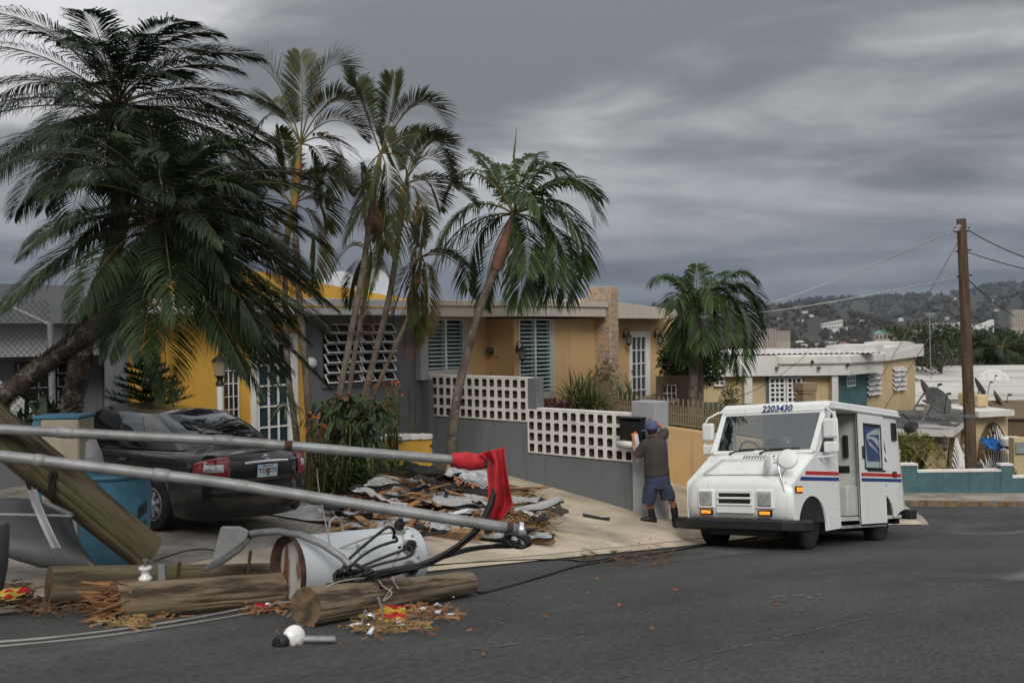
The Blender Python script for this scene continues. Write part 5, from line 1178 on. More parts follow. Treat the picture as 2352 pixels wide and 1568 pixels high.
# lamps and lid details laid on the flank
def patch(name, i0, i1, j0, j1, off, mt, parent, nu=10, nv=6, shape=None, sg=1):
    m = MB(CM); m.smooth = True
    def fn(a, b):
        lo, hi = (shape(a) if shape else (0, 1)); p = skin(lerp(i0, i1, a), lerp(j0, j1, lerp(lo, hi, b)), off); return V((p.x, p.y*sg, p.z))
    m.grid(fn, nu, nv); return m.build(name, mt, parent, solid=.004)
def idx_at(y=None, x=None):
    for i, (a, b) in enumerate(left):
        if y is not None and a < 0 and b >= y: return i+0.0
        if x is not None and a >= x: return i+0.0
iL0, iL1 = idx_at(y=.50), idx_at(x=-2.10)
for sg in (1, -1):
    tl = patch('tail_light', iL0, iL1, 6.3, 10.4, .012, 'tail_red', CAR, 14, 8, lambda a: (0.02+.0*a, lerp(1.0, .62, a**2)), sg)
    patch('reverse_lens', lerp(iL0, iL1, .18), lerp(iL0, iL1, .72), 7.6, 8.8, .017, 'lamp_clear', tl, 8, 4, None, sg)
i3 = idx_at(y=.34)
m = MB(CM)
def rearp(y, z, off=.0):
    jj = 7
    for j in range(len(pz)-1):
        if pz[j][1] <= z <= pz[j+1][1]: jj = j+(z-pz[j][1])/(pz[j+1][1]-pz[j][1])
    i = 0.0
    for q in range(len(left)-1):
        if left[q][1] <= abs(y) <= left[q+1][1]: i = q+(abs(y)-left[q][1])/max(1e-6, left[q+1][1]-left[q][1]); break
    p = skin(i+1e-4, jj, off); return V((p.x, math.copysign(abs(p.y), y), p.z))
m = MB(CM); m.tube([rearp(y, .885+.012*(1-(y/.34)**2), .012) for y in (-.34, -.2, 0, .2, .34)], .02, 6); m.build('chrome_bar', 'chrome', CAR)
m = MB(CM); pc = rearp(.0, .78, .006); m.mm((pc.x-.012, -.155, .70), (pc.x+.002, .155, .855)); pl_ = m.build('licence_plate', 'plate_white', CAR, bevel=.004)
Mp = CM @ frame((pc.x-.0135, .0, .775), (0, -1, 0), (0, 0, 1))
text('plate_number', 'TOI 573', .082, Mp, 'black_plastic', pl_, .003, bold=.001); text('plate_heading', 'PUERTO RICO', .026, CM @ frame((pc.x-.0135, 0, .835), (0, -1, 0), (0, 0, 1)), 'black_plastic', pl_, .003)
m = MB(CM); m.mm((pc.x-.0136, -.022, .715), (pc.x-.0125, .018, .81)); m.build('plate_picture', 'chip_wood', pl_)
e_ = rearp(0, .955, .01); m = MB(CM)
for rx, rz in ((.055, .036), (.018, .034), (.034, .014)): m.tube([(e_.x-.004, rx*math.cos(a*.349), e_.z-.012+rz*math.sin(a*.349)) for a in range(19)], .004, 4)
m.build('emblem', 'chrome', CAR)
p1 = rearp(.46, .88, .012); text('badge', 'TOYOTA', .042, CM @ frame(p1, (-(.12), -1, 0), (0, 0, 1)), 'chrome', CAR, .006, bold=.0008); p1 = rearp(-.47, .90, .014); text('badge', 'CAMRY LE', .04, CM @ frame(p1, (.12, -1, 0), (0, 0, 1)), 'chrome', CAR, .006, shear=.2)
def seam(pts, r=.005): MB(CM).tube(pts, r, 4).build('panel_gap', 'dark_room', CAR)
seam([rearp(y, .655, .002) for y in (-.62, -.4, -.2, 0, .2, .4, .62)], .006)
def side_seam(x, z0, z1): seam([skin(idx_at(x=x), j, .002) for j in range(2, 11)], .004)
side_seam(-1.02, .3, .95); side_seam(.1, .3, .95)
seam([skin(i, 10.4, .003) for i in [idx_at(x=-1.7)+q for q in range(0, 40, 4)]], .004)
p1 = skin(idx_at(x=-.78), 8.2, .0); m = MB(CM); m.tube([p1+V((-.09, .01, 0)), p1+V((-.05, .035, 0)), p1+V((.05, .035, 0)), p1+V((.09, .01, 0))], .016, 6); m.build('door_handle', 'car_paint', CAR)
p1 = skin(idx_at(x=-1.55), 7.6, .003); m = MB(CM); m.tube([p1+V((.08*math.cos(a), 0, .08*math.sin(a))) for a in [k*.5236 for k in range(13)]], .003, 4); m.build('fuel_flap', 'dark_room', CAR)
for sx in (-1.36, 1.36):
    for sy in (1, -1):
        Mx = wheel(CAR, (sx, sy*.79, .32), .325, .2, sy, .2, rimmat='dark_metal', frm=CM)
        m = MB()
        for k in range(7):
            R7 = Mx @ Matrix.Rotation(k*.8976, 4, 'Z'); m.hexa([R7 @ V(p) for p in ((.04, -.022, .075), (.04, -.022, .10), (.19, -.035, .075), (.19, -.035, .095), (.04, .022, .075), (.04, .022, .10), (.19, .035, .075), (.19, .035, .095))])
        m.lathe([(.20, .07), (.205, .1), (.185, .1), (.18, .07)], 28, Mx, caps=False); m.lathe([(.055, .08), (.05, .105), (.01, .108)], 14, Mx); m.build('hubcap', 'hub_silver', CAR)
        m = MB(CM); m.mm((sx-.38, sy*.45, .2), (sx+.38, sy*.62, .7)); m.build('wheel_well', 'dark_room', CAR)
m = MB(CM); m.tube([(-1.9, -.5, .27), (-2.4, -.52, .26)], .035, 10); m.tube([(-1.6, -.45, .28), (-2.25, -.45, .27)], .09, 8, flat=.6); m.build('exhaust', 'dark_metal', CAR)
# ================================================================ the man at the letter box
mat('skin', (.36, .17, .10), .55, var=.12, scale=6); mat('shirt', (.060, .050, .048), .9, var=.2, scale=5, bump=.35, bscale=9, bdist=.02); mat('shorts', (.045, .055, .105), .9, var=.18, scale=5, bump=.35, bscale=8, bdist=.02)
mat('cap_blue', (.085, .11, .22), .8, var=.15, scale=12); mat('hair', (.02, .015, .012), .8, var=.3, scale=30, bump=.5, bscale=90); mat('boot', (.012, .012, .012), .5, var=.2)
mat('paper_white', (.72, .72, .74), .7, var=.08); mat('paper_orange', (.75, .22, .03), .6, var=.05)
PF = ground_at(1492, 1197); PD = PF.y
def cp(x, y, dz=0.0): return at(1435.5+.1941*x, 918.7+.1941*y, PD+dz)
def skinned(name, chain_list, mt, parent, root, sub=2):
    """chain_list: [ [(point, rx, ry), ...] ] ; a chain may start with an int: index of an existing vertex"""
    vs, es, rs = [], [], []
    for ch in chain_list:
        prev = None
        for it in ch:
            if isinstance(it, int): prev = it; continue
            vs.append(V(it[0])); rs.append((it[1], it[2] if len(it) > 2 else it[1])); i = len(vs)-1
            if prev is not None: es.append((prev, i))
            prev = i
    Mi = wm(parent).inverted(); me = bpy.data.meshes.new(name); me.from_pydata([Mi @ v for v in vs], es, []); me.materials.append(MT[mt])
    o = bpy.data.objects.new(name, me); COL.objects.link(o); o.parent = parent
    md = o.modifiers.new('skin', 'SKIN'); md.use_smooth_shade = True
    for i, d in enumerate(me.skin_vertices[0].data): d.radius = rs[i]; d.use_root = (i == root)
    s_ = o.modifiers.new('sub', 'SUBSURF'); s_.levels = s_.render_levels = sub
    return o
MAN = thing('person', 'man in grey T-shirt, navy shorts and blue cap reaching into the letter box', 'person', (PF.x+.12, PD, PF.z))
pelvis, waist, chest, neck = cp(385, 940), cp(375, 800), cp(365, 560, .02), cp(338, 430, .04)
shL, shR = cp(250, 510, .05), cp(440, 425, .05); elL, wrL = cp(150, 670, .08), cp(100, 545, .22); elR, wrR = cp(452, 320, .16), cp(345, 248, .26)
hipL, hipR = cp(300, 1010), cp(470, 1000); knL, knR = cp(288, 1195, .03), cp(545, 1150, .02); anL, anR = cp(310, 1335), cp(580, 1290, .08)
toL, toR = cp(245, 1425, -.02), cp(600, 1440, -.04)
bodych = [[(pelvis, .12, .11), (waist, .13, .11), (chest, .13, .11), (cp(352, 480, .05), .10, .085), (neck, .06), (cp(322, 385, .05), .082, .088), (cp(312, 320, .06), .09, .095), (cp(310, 275, .06), .06)],
          [3, (shL, .062), (cp(200, 590, .06), .055), (elL, .05), (cp(125, 610, .15), .045), (wrL, .034), (cp(98, 512, .25), .036, .022)],
          [3, (shR, .062), (cp(448, 370, .1), .055), (elR, .05), (cp(400, 285, .21), .043), (wrR, .033), (cp(318, 225, .28), .036, .022)],
          [0, (hipL, .09), (cp(292, 1100, .02), .08), (knL, .062), (cp(298, 1255, .02), .06), (anL, .042), (cp(318, 1385, .0), .022), (cp(300, 1400, .0), .012)],
          [0, (hipR, .09), (cp(510, 1080, .02), .08), (knR, .062), (cp(562, 1215, .05), .06), (anR, .042), (cp(592, 1350, .07), .022), (cp(597, 1365, .06), .012)]]
# fingers on both hands, rooted in the palm
nidx = lambda chs: sum(len([i for i in c if not isinstance(i, int)]) for c in chs)
hl, hr = 14-1, 20-1
base_n = nidx(bodych); counts = [len([i for i in c if not isinstance(i, int)]) for c in bodych]; hl = counts[0]+counts[1]-1; hr = hl+counts[2]
for hand, dirs in ((hl, [(118, 485, .24), (110, 478, .27), (100, 476, .29), (90, 482, .30), (132, 505, .22)]), (hr, [(283, 222, .30), (280, 212, .31), (284, 204, .32), (292, 200, .33), (305, 245, .27)])):
    for k, (x, y, dz) in enumerate(dirs):
        p0 = V(bodych[1 if hand == hl else 2][-1][0]); e = cp(x, y, dz); mid = p0.lerp(e, .55)+V((0, 0, .012)); bodych.append([hand, (mid, .010), (e, .008)])
skinned('body', bodych, 'skin', MAN, 0)
def loft(mb, rings, n=20):
    """rings: (centre, half width, half depth, tilt) -> skin of ellipses"""
    vs = []
    for r in rings:
        c, rx, ry = V(r[0]), r[1], r[2]; tl = r[3] if len(r) > 3 else 0
        for k in range(n):
            a = 2*math.pi*k/n; x = rx*math.cos(a); w_ = 1+.05*MN.noise(V((math.cos(a)*2, math.sin(a)*2, c.z*9))); vs.append(c+V((x*w_, ry*math.sin(a)*w_, tl*x)))
    m_ = len(rings); sm = mb.smooth; mb.smooth = True
    mb.add(vs, [(i*n+k, i*n+(k+1) % n, (i+1)*n+(k+1) % n, (i+1)*n+k) for i in range(m_-1) for k in range(n)]); mb.smooth = sm
m = MB()
loft(m, [(cp(380, 885), .208, .165, .12), (cp(378, 860), .21, .168, .1), (cp(374, 800), .205, .17), (cp(368, 720), .198, .168), (cp(362, 640, .02), .198, .165, .05), (cp(358, 570, .03), .202, .158, .12), (cp(355, 515, .04), .198, .14, .22), (cp(350, 470, .045), .165, .115, .28), (cp(345, 440, .05), .105, .09, .2), (cp(340, 425, .05), .07, .075)])
def sleeve(pts, rs): m.tube(curve_([V(p) for p in pts]), [interp(i/15, [(q/(len(rs)-1), r) for q, r in enumerate(rs)]) for i in range(16)], 14, caps=False)
def curve_(P): 
    out = []; K = len(P)-1
    for i in range(16): x = i/15*K; j = min(int(x), K-1); out.append(P[j].lerp(P[j+1], x-j))
    return out
sleeve([cp(300, 500, .04), cp(235, 530, .05), cp(190, 600, .06), cp(150, 640, .07)], [.09, .098, .088, .082]); sleeve([cp(400, 450, .05), cp(445, 420, .06), cp(465, 385, .09), cp(458, 350, .12)], [.09, .09, .082, .07])
m.build('t_shirt', 'shirt', MAN, solid=.006, sub=1)
m = MB(); loft(m, [(cp(383, 868), .196, .158, .05), (cp(384, 930), .21, .172), (cp(386, 990), .222, .175), (cp(386, 1040), .205, .165)])
loft(m, [(cp(325, 985), .125, .16), (cp(305, 1040), .125, .155), (cp(292, 1110), .115, .135), (cp(283, 1170), .108, .122), (cp(277, 1215), .104, .118, -.1)]); loft(m, [(cp(445, 975), .125, .16), (cp(470, 1030), .13, .155), (cp(498, 1090), .125, .135), (cp(508, 1130), .122, .125, .1), (cp(512, 1163), .122, .122, .12)])
m.build('shorts', 'shorts', MAN, solid=.006, sub=1)
m = MB()
for X in (383,): m.box(cp(X+35, 875, -.165), (.02, .01, .05))
m.build('belt_loop', 'shorts', MAN)
for a, k, tt in ((anL, cp(335, 1400), toL), (anR, cp(598, 1375, .06), toR)):
    g0 = min(gz(k.x, k.y), gz(tt.x, tt.y))
    ank = V(a); heel = V((k.x, k.y, gz(k.x, k.y))); toe = V((tt.x, tt.y, gz(tt.x, tt.y))); d_ = (toe-heel); d_.z = 0
    if d_.length < .2: d_ = d_.normalized()*.2
    m = MB(); fw = d_.normalized(); sd_ = fw.cross(V((0, 0, 1)))
    rings_ = [(-.25, .045, .09), (-.1, .05, .12), (.2, .05, .10), (.6, .052, .075), (.9, .045, .06), (1.08, .025, .04)]; vs = []; n = 12
    for q, hw, h in rings_:
        c = heel+d_*q
        for kk in range(n): an = 2*math.pi*kk/n; vs.append(V((c.x, c.y, gz(c.x, c.y)))+sd_*hw*math.cos(an)+V((0, 0, h*.5+h*.5*max(-.96, math.sin(an)))))
    m.smooth = True; m.add(vs, [(i*n+q, i*n+(q+1) % n, (i+1)*n+(q+1) % n, (i+1)*n+q) for i in range(len(rings_)-1) for q in range(n)]); m.add(vs[-n:], [tuple(range(n))]); m.add(vs[:n], [tuple(range(n))[::-1]])
    loft(m, [(heel+V((0, 0, .05))+d_*.05, .056, .06), (heel.lerp(ank, .6)+V((0, 0, .04)), .058, .06), (ank+V((0, 0, .035)), .062, .064)], 12)
    m.build('boot', 'boot', MAN)
    m = MB(); loft(m, [(ank+V((0, 0, .0)), .052, .054), (ank+V((0, 0, .09)), .050, .052)], 12); m.build('sock', 'boot', MAN)
# hair, cap with its brim to the left
hc = cp(312, 330, .06); skinned('hair', [[(cp(330, 410, .03), .06), (cp(325, 375, .03), .088, .09), (cp(318, 340, .045), .098, .1)]], 'hair', MAN, 0)
cpM = frame(cp(312, 318, .06), (1, .1, .05), (0, 1, 0)); m = MB()
m.lathe([(.108, -.03), (.112, .0), (.108, .05), (.09, .09), (.05, .115), (.01, .122)], 18, cpM, caps=False); cap = m.build('cap', 'cap_blue', MAN, solid=.006)
m = MB(); m.grid(lambda a, b: cpM @ (V((-.10-.085*b*math.sin(math.pi*a)-.0, lerp(.085, -.085, a)*(1-.25*b), -.025-.025*b))), 10, 4); m.build('brim', 'cap_blue', cap, solid=.006)
m = MB(); m.lathe([(.012, .118), (.01, .128), (.002, .13)], 8, cpM); m.build('button', 'cap_blue', cap)
# mail in his left hand
ML = thing('letters', 'orange and white envelopes held in the man\'s left hand', 'mail', cp(120, 470, .28))
def card(name, pts, mt, dz):
    P = [cp(x, y, dz) for x, y in pts]; m = MB(); m.add(P+[p+V((0, .012, 0)) for p in P], [(0, 1, 2, 3), (7, 6, 5, 4), (0, 4, 5, 1), (1, 5, 6, 2), (2, 6, 7, 3), (3, 7, 4, 0)]); m.build(name, mt, ML)
card('orange_envelope', [(75, 395), (135, 365), (165, 500), (100, 520)], 'paper_orange', .30); card('white_envelope', [(105, 405), (150, 390), (175, 520), (130, 560)], 'paper_white', .27)
# ================================================================ fallen poles and everything around them
def bark_log(name, label, A, B, r0, r1, seed, grp=None, mt='log_grey', splint=None, cat='log', n=26, rings=30, sag=0.0):
    random.seed(seed); A, B = V(A), V(B); d = (B-A).normalized(); a = d.cross(V((0, 0, 1))).normalized(); b = d.cross(a)
    t = thing(name, label, cat, M=frame(A-V((0, 0, r0)), d, a), group=grp); n = 56; rings = 44; vs = []
    for i in range(rings+1):
        q = i/rings; p = A.lerp(B, q); r = lerp(r0, r1, q)
        for k in range(n):
            th = 2*math.pi*k/n; c_, s_ = math.cos(th), math.sin(th); g1 = MN.noise(V((c_*5.5+seed, s_*5.5, q*2.2))); g2 = MN.noise(V((c_*13, s_*13+seed, q*3.5)))
            rr = r*(1+.045*MN.noise(V((c_*1.5, s_*1.5+seed, q*5)))-.13*max(0, g1-.22)*2-.07*max(0, g2-.2)+(.02 if k % 2 else 0)*MN.noise(V((k, q*4, 5)))); vs.append(p+(a*c_+b*s_)*rr)
    m = MB(); m.add(vs, [(i*n+k, i*n+(k+1) % n, (i+1)*n+(k+1) % n, (i+1)*n+k) for i in range(rings) for k in range(n)]); m.build('bark', mt, t)
    for j, (end, row) in enumerate(((A, 0), (B, rings))):
        ring_ = vs[row*n:(row+1)*n]; c = end+d*(.004 if j == 0 else -.004)
        if splint and j in splint:
            m = MB(); sgn = -1 if j == 0 else 1
            for k in range(120):
                th = rnd(0, 6.28); q = rnd(.1, 1)**.5; p = end+(a*math.cos(th)+b*math.sin(th))*r0*q*.95; L_ = rnd(.06, .34)*(1.2-q*.3); w = rnd(.005, .02)
                dr = (d*sgn+rdir(-1, 1)*.38).normalized(); s_ = dr.cross(rdir(-1, 1)).normalized()*w; u_ = dr.cross(s_).normalized()*w*.5
                p = p-d*sgn*.08; m.add([p-s_-u_, p+s_-u_, p+s_+u_, p-s_+u_, p+dr*L_+s_*.4, p+dr*L_*.9-s_*.3], [(0, 1, 4), (1, 2, 4), (2, 3, 5, 4), (3, 0, 5), (0, 4, 5), (0, 1, 2, 3)])
            tag(m.build('splinters', 'fresh_wood', t), kind='stuff')
        m = MB(); m.add([c]+ring_, [(0, 1+k, 1+(k+1) % n) for k in range(n)]); m.build('cut_end', 'end_grain', t)
    return t
mat('log_grey', (.145, .115, .072), .92, col2=(.042, .033, .023), scale=9, lo=.42, hi=.62, stretch=(.16, 1.3, 1.3), bump=1.0, bscale=16, bdist=.014, stain=(.115, .115, .05), stain_at=(.5, .66), stain_scale=1.6)
mat('log_pale', (.22, .168, .108), .92, col2=(.05, .037, .025), scale=9, lo=.44, hi=.62, stretch=(.16, 1.3, 1.3), bump=1.0, bscale=16, bdist=.014, stain=(.28, .15, .065), stain_at=(.58, .68), stain_scale=1.8)
mat('fresh_wood', (.30, .155, .065), .8, col2=(.22, .10, .045), scale=6, bump=.3, bscale=40, island=.4); mat('end_grain', (.17, .11, .06), .85, col2=(.055, .04, .026), scale=14, bump=.4)
def rest(X, Y, r):  # axis point of something of radius r lying on the ground, its underside at picture point X,Y
    p = ground_at(X, Y); return V((p.x, p.y, gz(p.x, p.y)+r))
# leaning pole
A = at(338, 1268, 7.95); B = at(-150, 868, 7.0)
LP = bark_log('broken_pole', 'mossy brown utility pole leaning down from the left edge', A, B, .152, .158, 3, 'broken utility poles', 'log_grey')
m = MB(); q = A.lerp(B, .44)+V((.02, -.18, .02)); m.box(q, (.05, .012, .17), Matrix.Rotation(.12, 3, 'Y')); m.lathe([(.02, 0), (.02, .03)], 6, Matrix.Translation(q+V((0, -.006, .05))) @ Matrix.Rotation(rad(90), 4, 'X')); m.build('steel_strap', 'dark_metal', LP)
# lying poles
A, B = rest(95, 1398, .14), rest(700, 1368, .13); B.y += .25; B.z = gz(B.x, B.y)+.13
bark_log('broken_pole', 'lying pole with a clean cut end, under the white spool insulator', A+V((0, .12, 0)), B, .14, .125, 5, 'broken utility poles', 'log_grey')
A, B = rest(258, 1425, .12), rest(640, 1388, .12)
bark_log('broken_pole', 'snapped pole with orange splinters at its left end', A, B, .13, .125, 7, 'broken utility poles', 'log_pale', splint=(0,))
A, B = rest(702, 1438, .125), rest(1076, 1366, .10)
bark_log('broken_pole', 'weathered pale pole lying on the asphalt, nearest to the camera', A, B, .128, .098, 9, 'broken utility poles', 'log_pale', rings=40)
LA, LB = A.copy(), B.copy()
# transformer can
mat('can_blue', (.52, .56, .585), .5, var=.08, scale=2, stain=(.33, .36, .37), stain_at=(.6, .8)); mat('rust', (.50, .50, .47), .8, col2=(.19, .075, .03), scale=7, lo=.42, hi=.58, dist=.8, stretch=(1, 1, .3), bump=.3); mat('rust_dark', (.085, .045, .03), .9, var=.4, scale=8, bump=.4)
fp = ground_at(650, 1392); C0 = V((fp.x+.03, fp.y, gz(fp.x, fp.y)+.265)); axd = V((.78, .62, -.05)).normalized(); TL = 1.12
TR = thing('transformer', 'pale blue transformer can lying on its side with a rusty base', 'transformer', V((C0.x+.4, C0.y+.2, C0.z-.27)))
TM = frame(C0, V((0, 0, 1)).cross(axd), axd.cross(V((0, 0, 1)).cross(axd)))  # z along the can
TM = Matrix((V((0, 0, 1)).cross(axd).normalized(), axd.cross(V((0, 0, 1)).cross(axd)).normalized(), axd)).transposed().to_4x4(); TM.translation = C0
m = MB(TM); m.lathe([(.262, 0), (.262, .02), (.258, .03), (.258, TL-.14), (.266, TL-.135), (.266, TL-.10), (.258, TL-.09), (.25, TL-.03), (.235, TL)], 40, caps=False); m.build('tank', 'can_blue', TR)
m = MB(TM); m.lathe([(.265, -.012), (.268, .0), (.266, .03), (.262, .031)], 40, caps=False); m.lathe([(.265, -.012), (.225, .03), (.215, .055)], 40, caps=False); m.build('rim', 'rust_dark', TR)
m = MB(TM); m.lathe([(.224, .05), (.1, .052), (.001, .052)], 40, caps=False); m.build('base_plate', 'rust', TR)
m = MB(TM); m.lathe([(.236, TL), (.2, TL+.03), (.05, TL+.045), (.001, TL+.045)], 32, caps=False); m.build('lid', 'can_blue', TR)
def on_can(ang, h, off=0.0):  # ang measured round the can from straight up towards the camera
    up = V((0, 0, 1)); f = axd.cross(up).normalized(); u = f.cross(axd).normalized(); r = u*math.cos(ang)+f*math.sin(ang)
    if f.y > 0: f = -f; r = u*math.cos(ang)+f*math.sin(ang)
    return C0+axd*h+r*(.258+off), r
for ang, h in ((.35, TL-.2), (1.05, TL-.19), (1.65, TL-.2)):
    p, r = on_can(ang, h); m = MB(); m.tube([p-r*.01, p+r*.02], .06, 14); m.build('bushing_collar', 'galvanised', TR); m = MB(); m.tube([p+r*.015, p+r*.06, p+r*.09], [.035, .045, .03], 10); m.tube([p+r*.06, p+r*.11], .02, 6); m.build('bushing', 'dark_metal', TR)
for k in range(9):
    p, r = on_can(-1+.34*k, TL-.117, .006); m = MB(); m.tube([p, p+r*.012], .012, 6); m.build('bolt', 'galvanised', TR)
p, r = on_can(.95, .52, .002); f_ = axd.cross(r)
text('can_number', '25', .12, frame(p, -r.cross(axd) if r.cross(axd).z > 0 else r.cross(axd), axd), 'stencil' if 'stencil' in MT else 'wire_grey', TR, .003)
for ang, h in ((-.1, .42),):
    p, r = on_can(ang, h); m = MB(); m.tube([p-axd*.06, p-axd*.05+r*.08, p+r*.12, p+axd*.05+r*.08, p+axd*.06], .012, 6); m.build('lifting_eye', 'galvanised', TR)
pm, r = on_can(2.0, .62); m = MB(); m.box(pm+r*.06, (.2, .05, .14)); m.build('mounting_bracket', 'rust_dark', TR)
# street lamp: head and curved arm across the can
mat('lamp_grey', (.27, .28, .28), .6, var=.15, scale=5, stain=(.17, .17, .17)); mat('lamp_lens', (.14, .145, .145), .35, var=.2)
def U(X, Y, Yd): return at(X, Y, Yd)
SLD = C0.y+.1
SL = thing('street_light', 'fallen grey street light head on its curved pipe arm', 'street light', U(520, 1300, SLD+.1))
m = MB(); 
def prism_img(poly, y0, y1, mb): P = [U(X, Y, y0) for X, Y in poly]; Q = [U(X, Y, y1) for X, Y in poly]; n_ = len(P); mb.add(P+Q, [tuple(range(n_))[::-1], tuple(range(n_, 2*n_))]+[(i, (i+1) % n_, n_+(i+1) % n_, n_+i) for i in range(n_)])
prism_img([(507, 1207), (552, 1207), (572, 1217), (567, 1238), (545, 1257), (520, 1275), (497, 1289), (488, 1283), (497, 1248)], SLD-.10, SLD+.16, m); m.build('housing', 'lamp_grey', SL, bevel=.02)
m = MB(); prism_img([(572, 1232), (573, 1241), (556, 1264), (520, 1290), (480, 1308), (462, 1312), (470, 1301), (488, 1287), (520, 1277), (548, 1257)], SLD-.12, SLD+.13, m); m.build('lens', 'lamp_lens', SL, bevel=.012)
m = MB(); arm = [U(563, 1228, SLD), U(590, 1222, SLD), U(640, 1219, SLD-.08), U(690, 1227, SLD-.2), U(740, 1248, SLD-.3), U(785, 1278, SLD-.36), U(822, 1316, SLD-.42)]; m.tube(arm, .027, 12); m.build('arm', 'galvanised', SL)
m = MB(); m.tube([U(558, 1230, SLD), U(574, 1226, SLD)], .042, 10); m.build('socket', 'dark_metal', SL)
# two long conduits reaching in from the left
def conduit(label, pts, r, joints, caps):
    P = [at(*p) for p in pts]; t = thing('conduit', label, 'pipe', (P[0].x, P[0].y, P[-1].z), group='grey steel conduits'); k = 24
    def along(q): x = q*(len(P)-1); i = min(int(x), len(P)-2); return P[i].lerp(P[i+1], x-i)
    m = MB(); m.tube([along(i/k) for i in range(k+1)], r, 16, caps=False); m.build('pipe', 'galvanised', t, solid=.006)
    for q, w, mt, e in joints:
        a = along(q-w/2); b = along(q+w/2); m = MB(); m.tube([a, a.lerp(b, .1), a.lerp(b, .9), b], [r+.001, r+e, r+e, r+.001], 16); m.build('coupling', mt, t)
    return t, along
t1, al1 = conduit('upper grey conduit with the red rag tied to its end', [(-170, 976, 7.0), (540, 1012, 7.35), (1130, 1063, 7.7)], .034, [(.22, .03, 'galvanised', .008), (.48, .035, 'galvanised', .010), (.60, .016, 'rust_dark', .006), (.965, .05, 'rust_dark', .01)], True)
t2, al2 = conduit('lower grey conduit ending in a white collar above the cables', [(-170, 1025, 6.75), (500, 1106, 7.05), (1190, 1215, 7.3)], .038, [(.19, .02, 'galvanised', .008), (.40, .03, 'galvanised', .010), (.54, .02, 'galvanised', .006), (.985, .012, 'rust_dark', .006)], True)
e = al2(.985); e2 = al2(1.0); dv = (e2-e).normalized(); m = MB(); m.tube([e2, e2+dv*.03], .062, 14); m.tube([e2+V((.02, 0, .0)), e2+V((.035, 0, -.10))], .035, 8); m.build('collar', 'aluminium', t2)
# red rag
mat('rag_red', (.52, .025, .035), .85, var=.25, scale=5, bump=.4, bscale=12, bdist=.02)
RD = al1(.95).y
RG = thing('red_rag', 'red cloth warning rag hanging from the upper conduit', 'rag', at(1140, 1195, RD))
L0 = [(1098, 1040), (1122, 1060), (1119, 1085), (1122, 1120), (1121, 1160), (1123, 1196)]; R0 = [(1158, 1026), (1160, 1060), (1166, 1095), (1172, 1130), (1179, 1160), (1152, 1192)]
m = MB(); m.smooth = True
def ragf(a, b):
    i = b*5; j = min(int(i), 4); f = i-j; x = lerp(lerp(L0[j][0], L0[j+1][0], f), lerp(R0[j][0], R0[j+1][0], f), a); y = lerp(lerp(L0[j][1], L0[j+1][1], f), lerp(R0[j][1], R0[j+1][1], f), a)
    return at(x, y, RD-.07+.05*math.sin(a*9+b*2.5)+.03*math.sin(b*7+a*3)+.09*a*b)
m.grid(ragf, 26, 26); m.build('cloth', 'rag_red', RG, solid=.006, sub=1)
m = MB(); p = al1(.955)
d_ = (al1(.99)-al1(.92)).normalized(); m.smooth = True; vs = []; nk = 18
for k in range(9):
    q = al1(.918+.008*k)
    for j in range(nk): th = 2*math.pi*j/nk; r_ = .052+.016*math.sin(math.pi*k/8)+.012*MN.noise(V((k*.9, math.cos(th)*2, math.sin(th)*2+k*.5))); s1 = d_.cross(V((0, 0, 1))).normalized(); s2 = d_.cross(s1); vs.append(q+(s1*math.cos(th)+s2*math.sin(th))*r_)
m.add(vs, [(i*nk+k, i*nk+(k+1) % nk, (i+1)*nk+(k+1) % nk, (i+1)*nk+k) for i in range(8) for k in range(nk)])
m.build('knot', 'rag_red', RG, sub=1)
# cables
def curve(pts, k=8):
    P = [V(p) for p in pts]; out = []
    for j in range(len(P)-1):
        p0, p1, p2, p3 = P[max(j-1, 0)], P[j], P[j+1], P[min(j+2, len(P)-1)]
        for i in range(k): q = i/k; out.append(.5*((2*p1)+(p2-p0)*q+(2*p0-5*p1+4*p2-p3)*q*q+(3*p1-p0-3*p2+p3)*q**3))
    return out+[P[-1]]
CB = thing('cable_bundle', 'bundle of thick black cables running from the transformer to the conduits', 'cables', at(830, 1350, C0.y-.3))
cd = C0.y-.42
main = [(775, 1335, cd), (830, 1325, cd), (900, 1308, cd), (980, 1292, cd+.05), (1050, 1255, cd+.15), (1100, 1212, cd+.25), (1125, 1165, RD-.15), (1140, 1120, RD-.08)]
for k in range(5):
    dx, dy = rnd(-7, 7), rnd(-9, 9); m = MB(); ys = [at(X+dx*(.5+.5*math.sin(i*1.3+k)), Y+dy*(.6+.4*math.cos(i*1.1+k*2)), d+rnd(-.03, .03)) for i, (X, Y, d) in enumerate(main)]; m.tube(curve(ys), .0145, 6); m.build('cable', 'wire_black', CB)
low2 = [(800, 1330, cd), (900, 1318, cd), (990, 1288, cd+.1), (1070, 1262, cd+.2), (1130, 1252, RD-.2), (1180, 1246, al2(1).y-.05), (1195, 1240, al2(1).y)]
for k in range(3):
    dy = -8+8*k; m = MB(); m.tube(curve([at(X, Y+dy*(.4 if i < 5 else 1)*math.cos(i*.7+k), d) for i, (X, Y, d) in enumerate(low2)]), .0145, 6); m.build('cable', 'wire_black', CB)
m = MB(); c = at(1185, 1240, al2(1).y-.04); 
for k in range(3): m.tube([c+V((.085*math.cos(a*.5236)+.012*k, .02*k, .045*math.sin(a*.5236)-.02*math.cos(a*.5236))) for a in range(13)], .017, 6)
m.build('cable_coil', 'wire_black', CB)
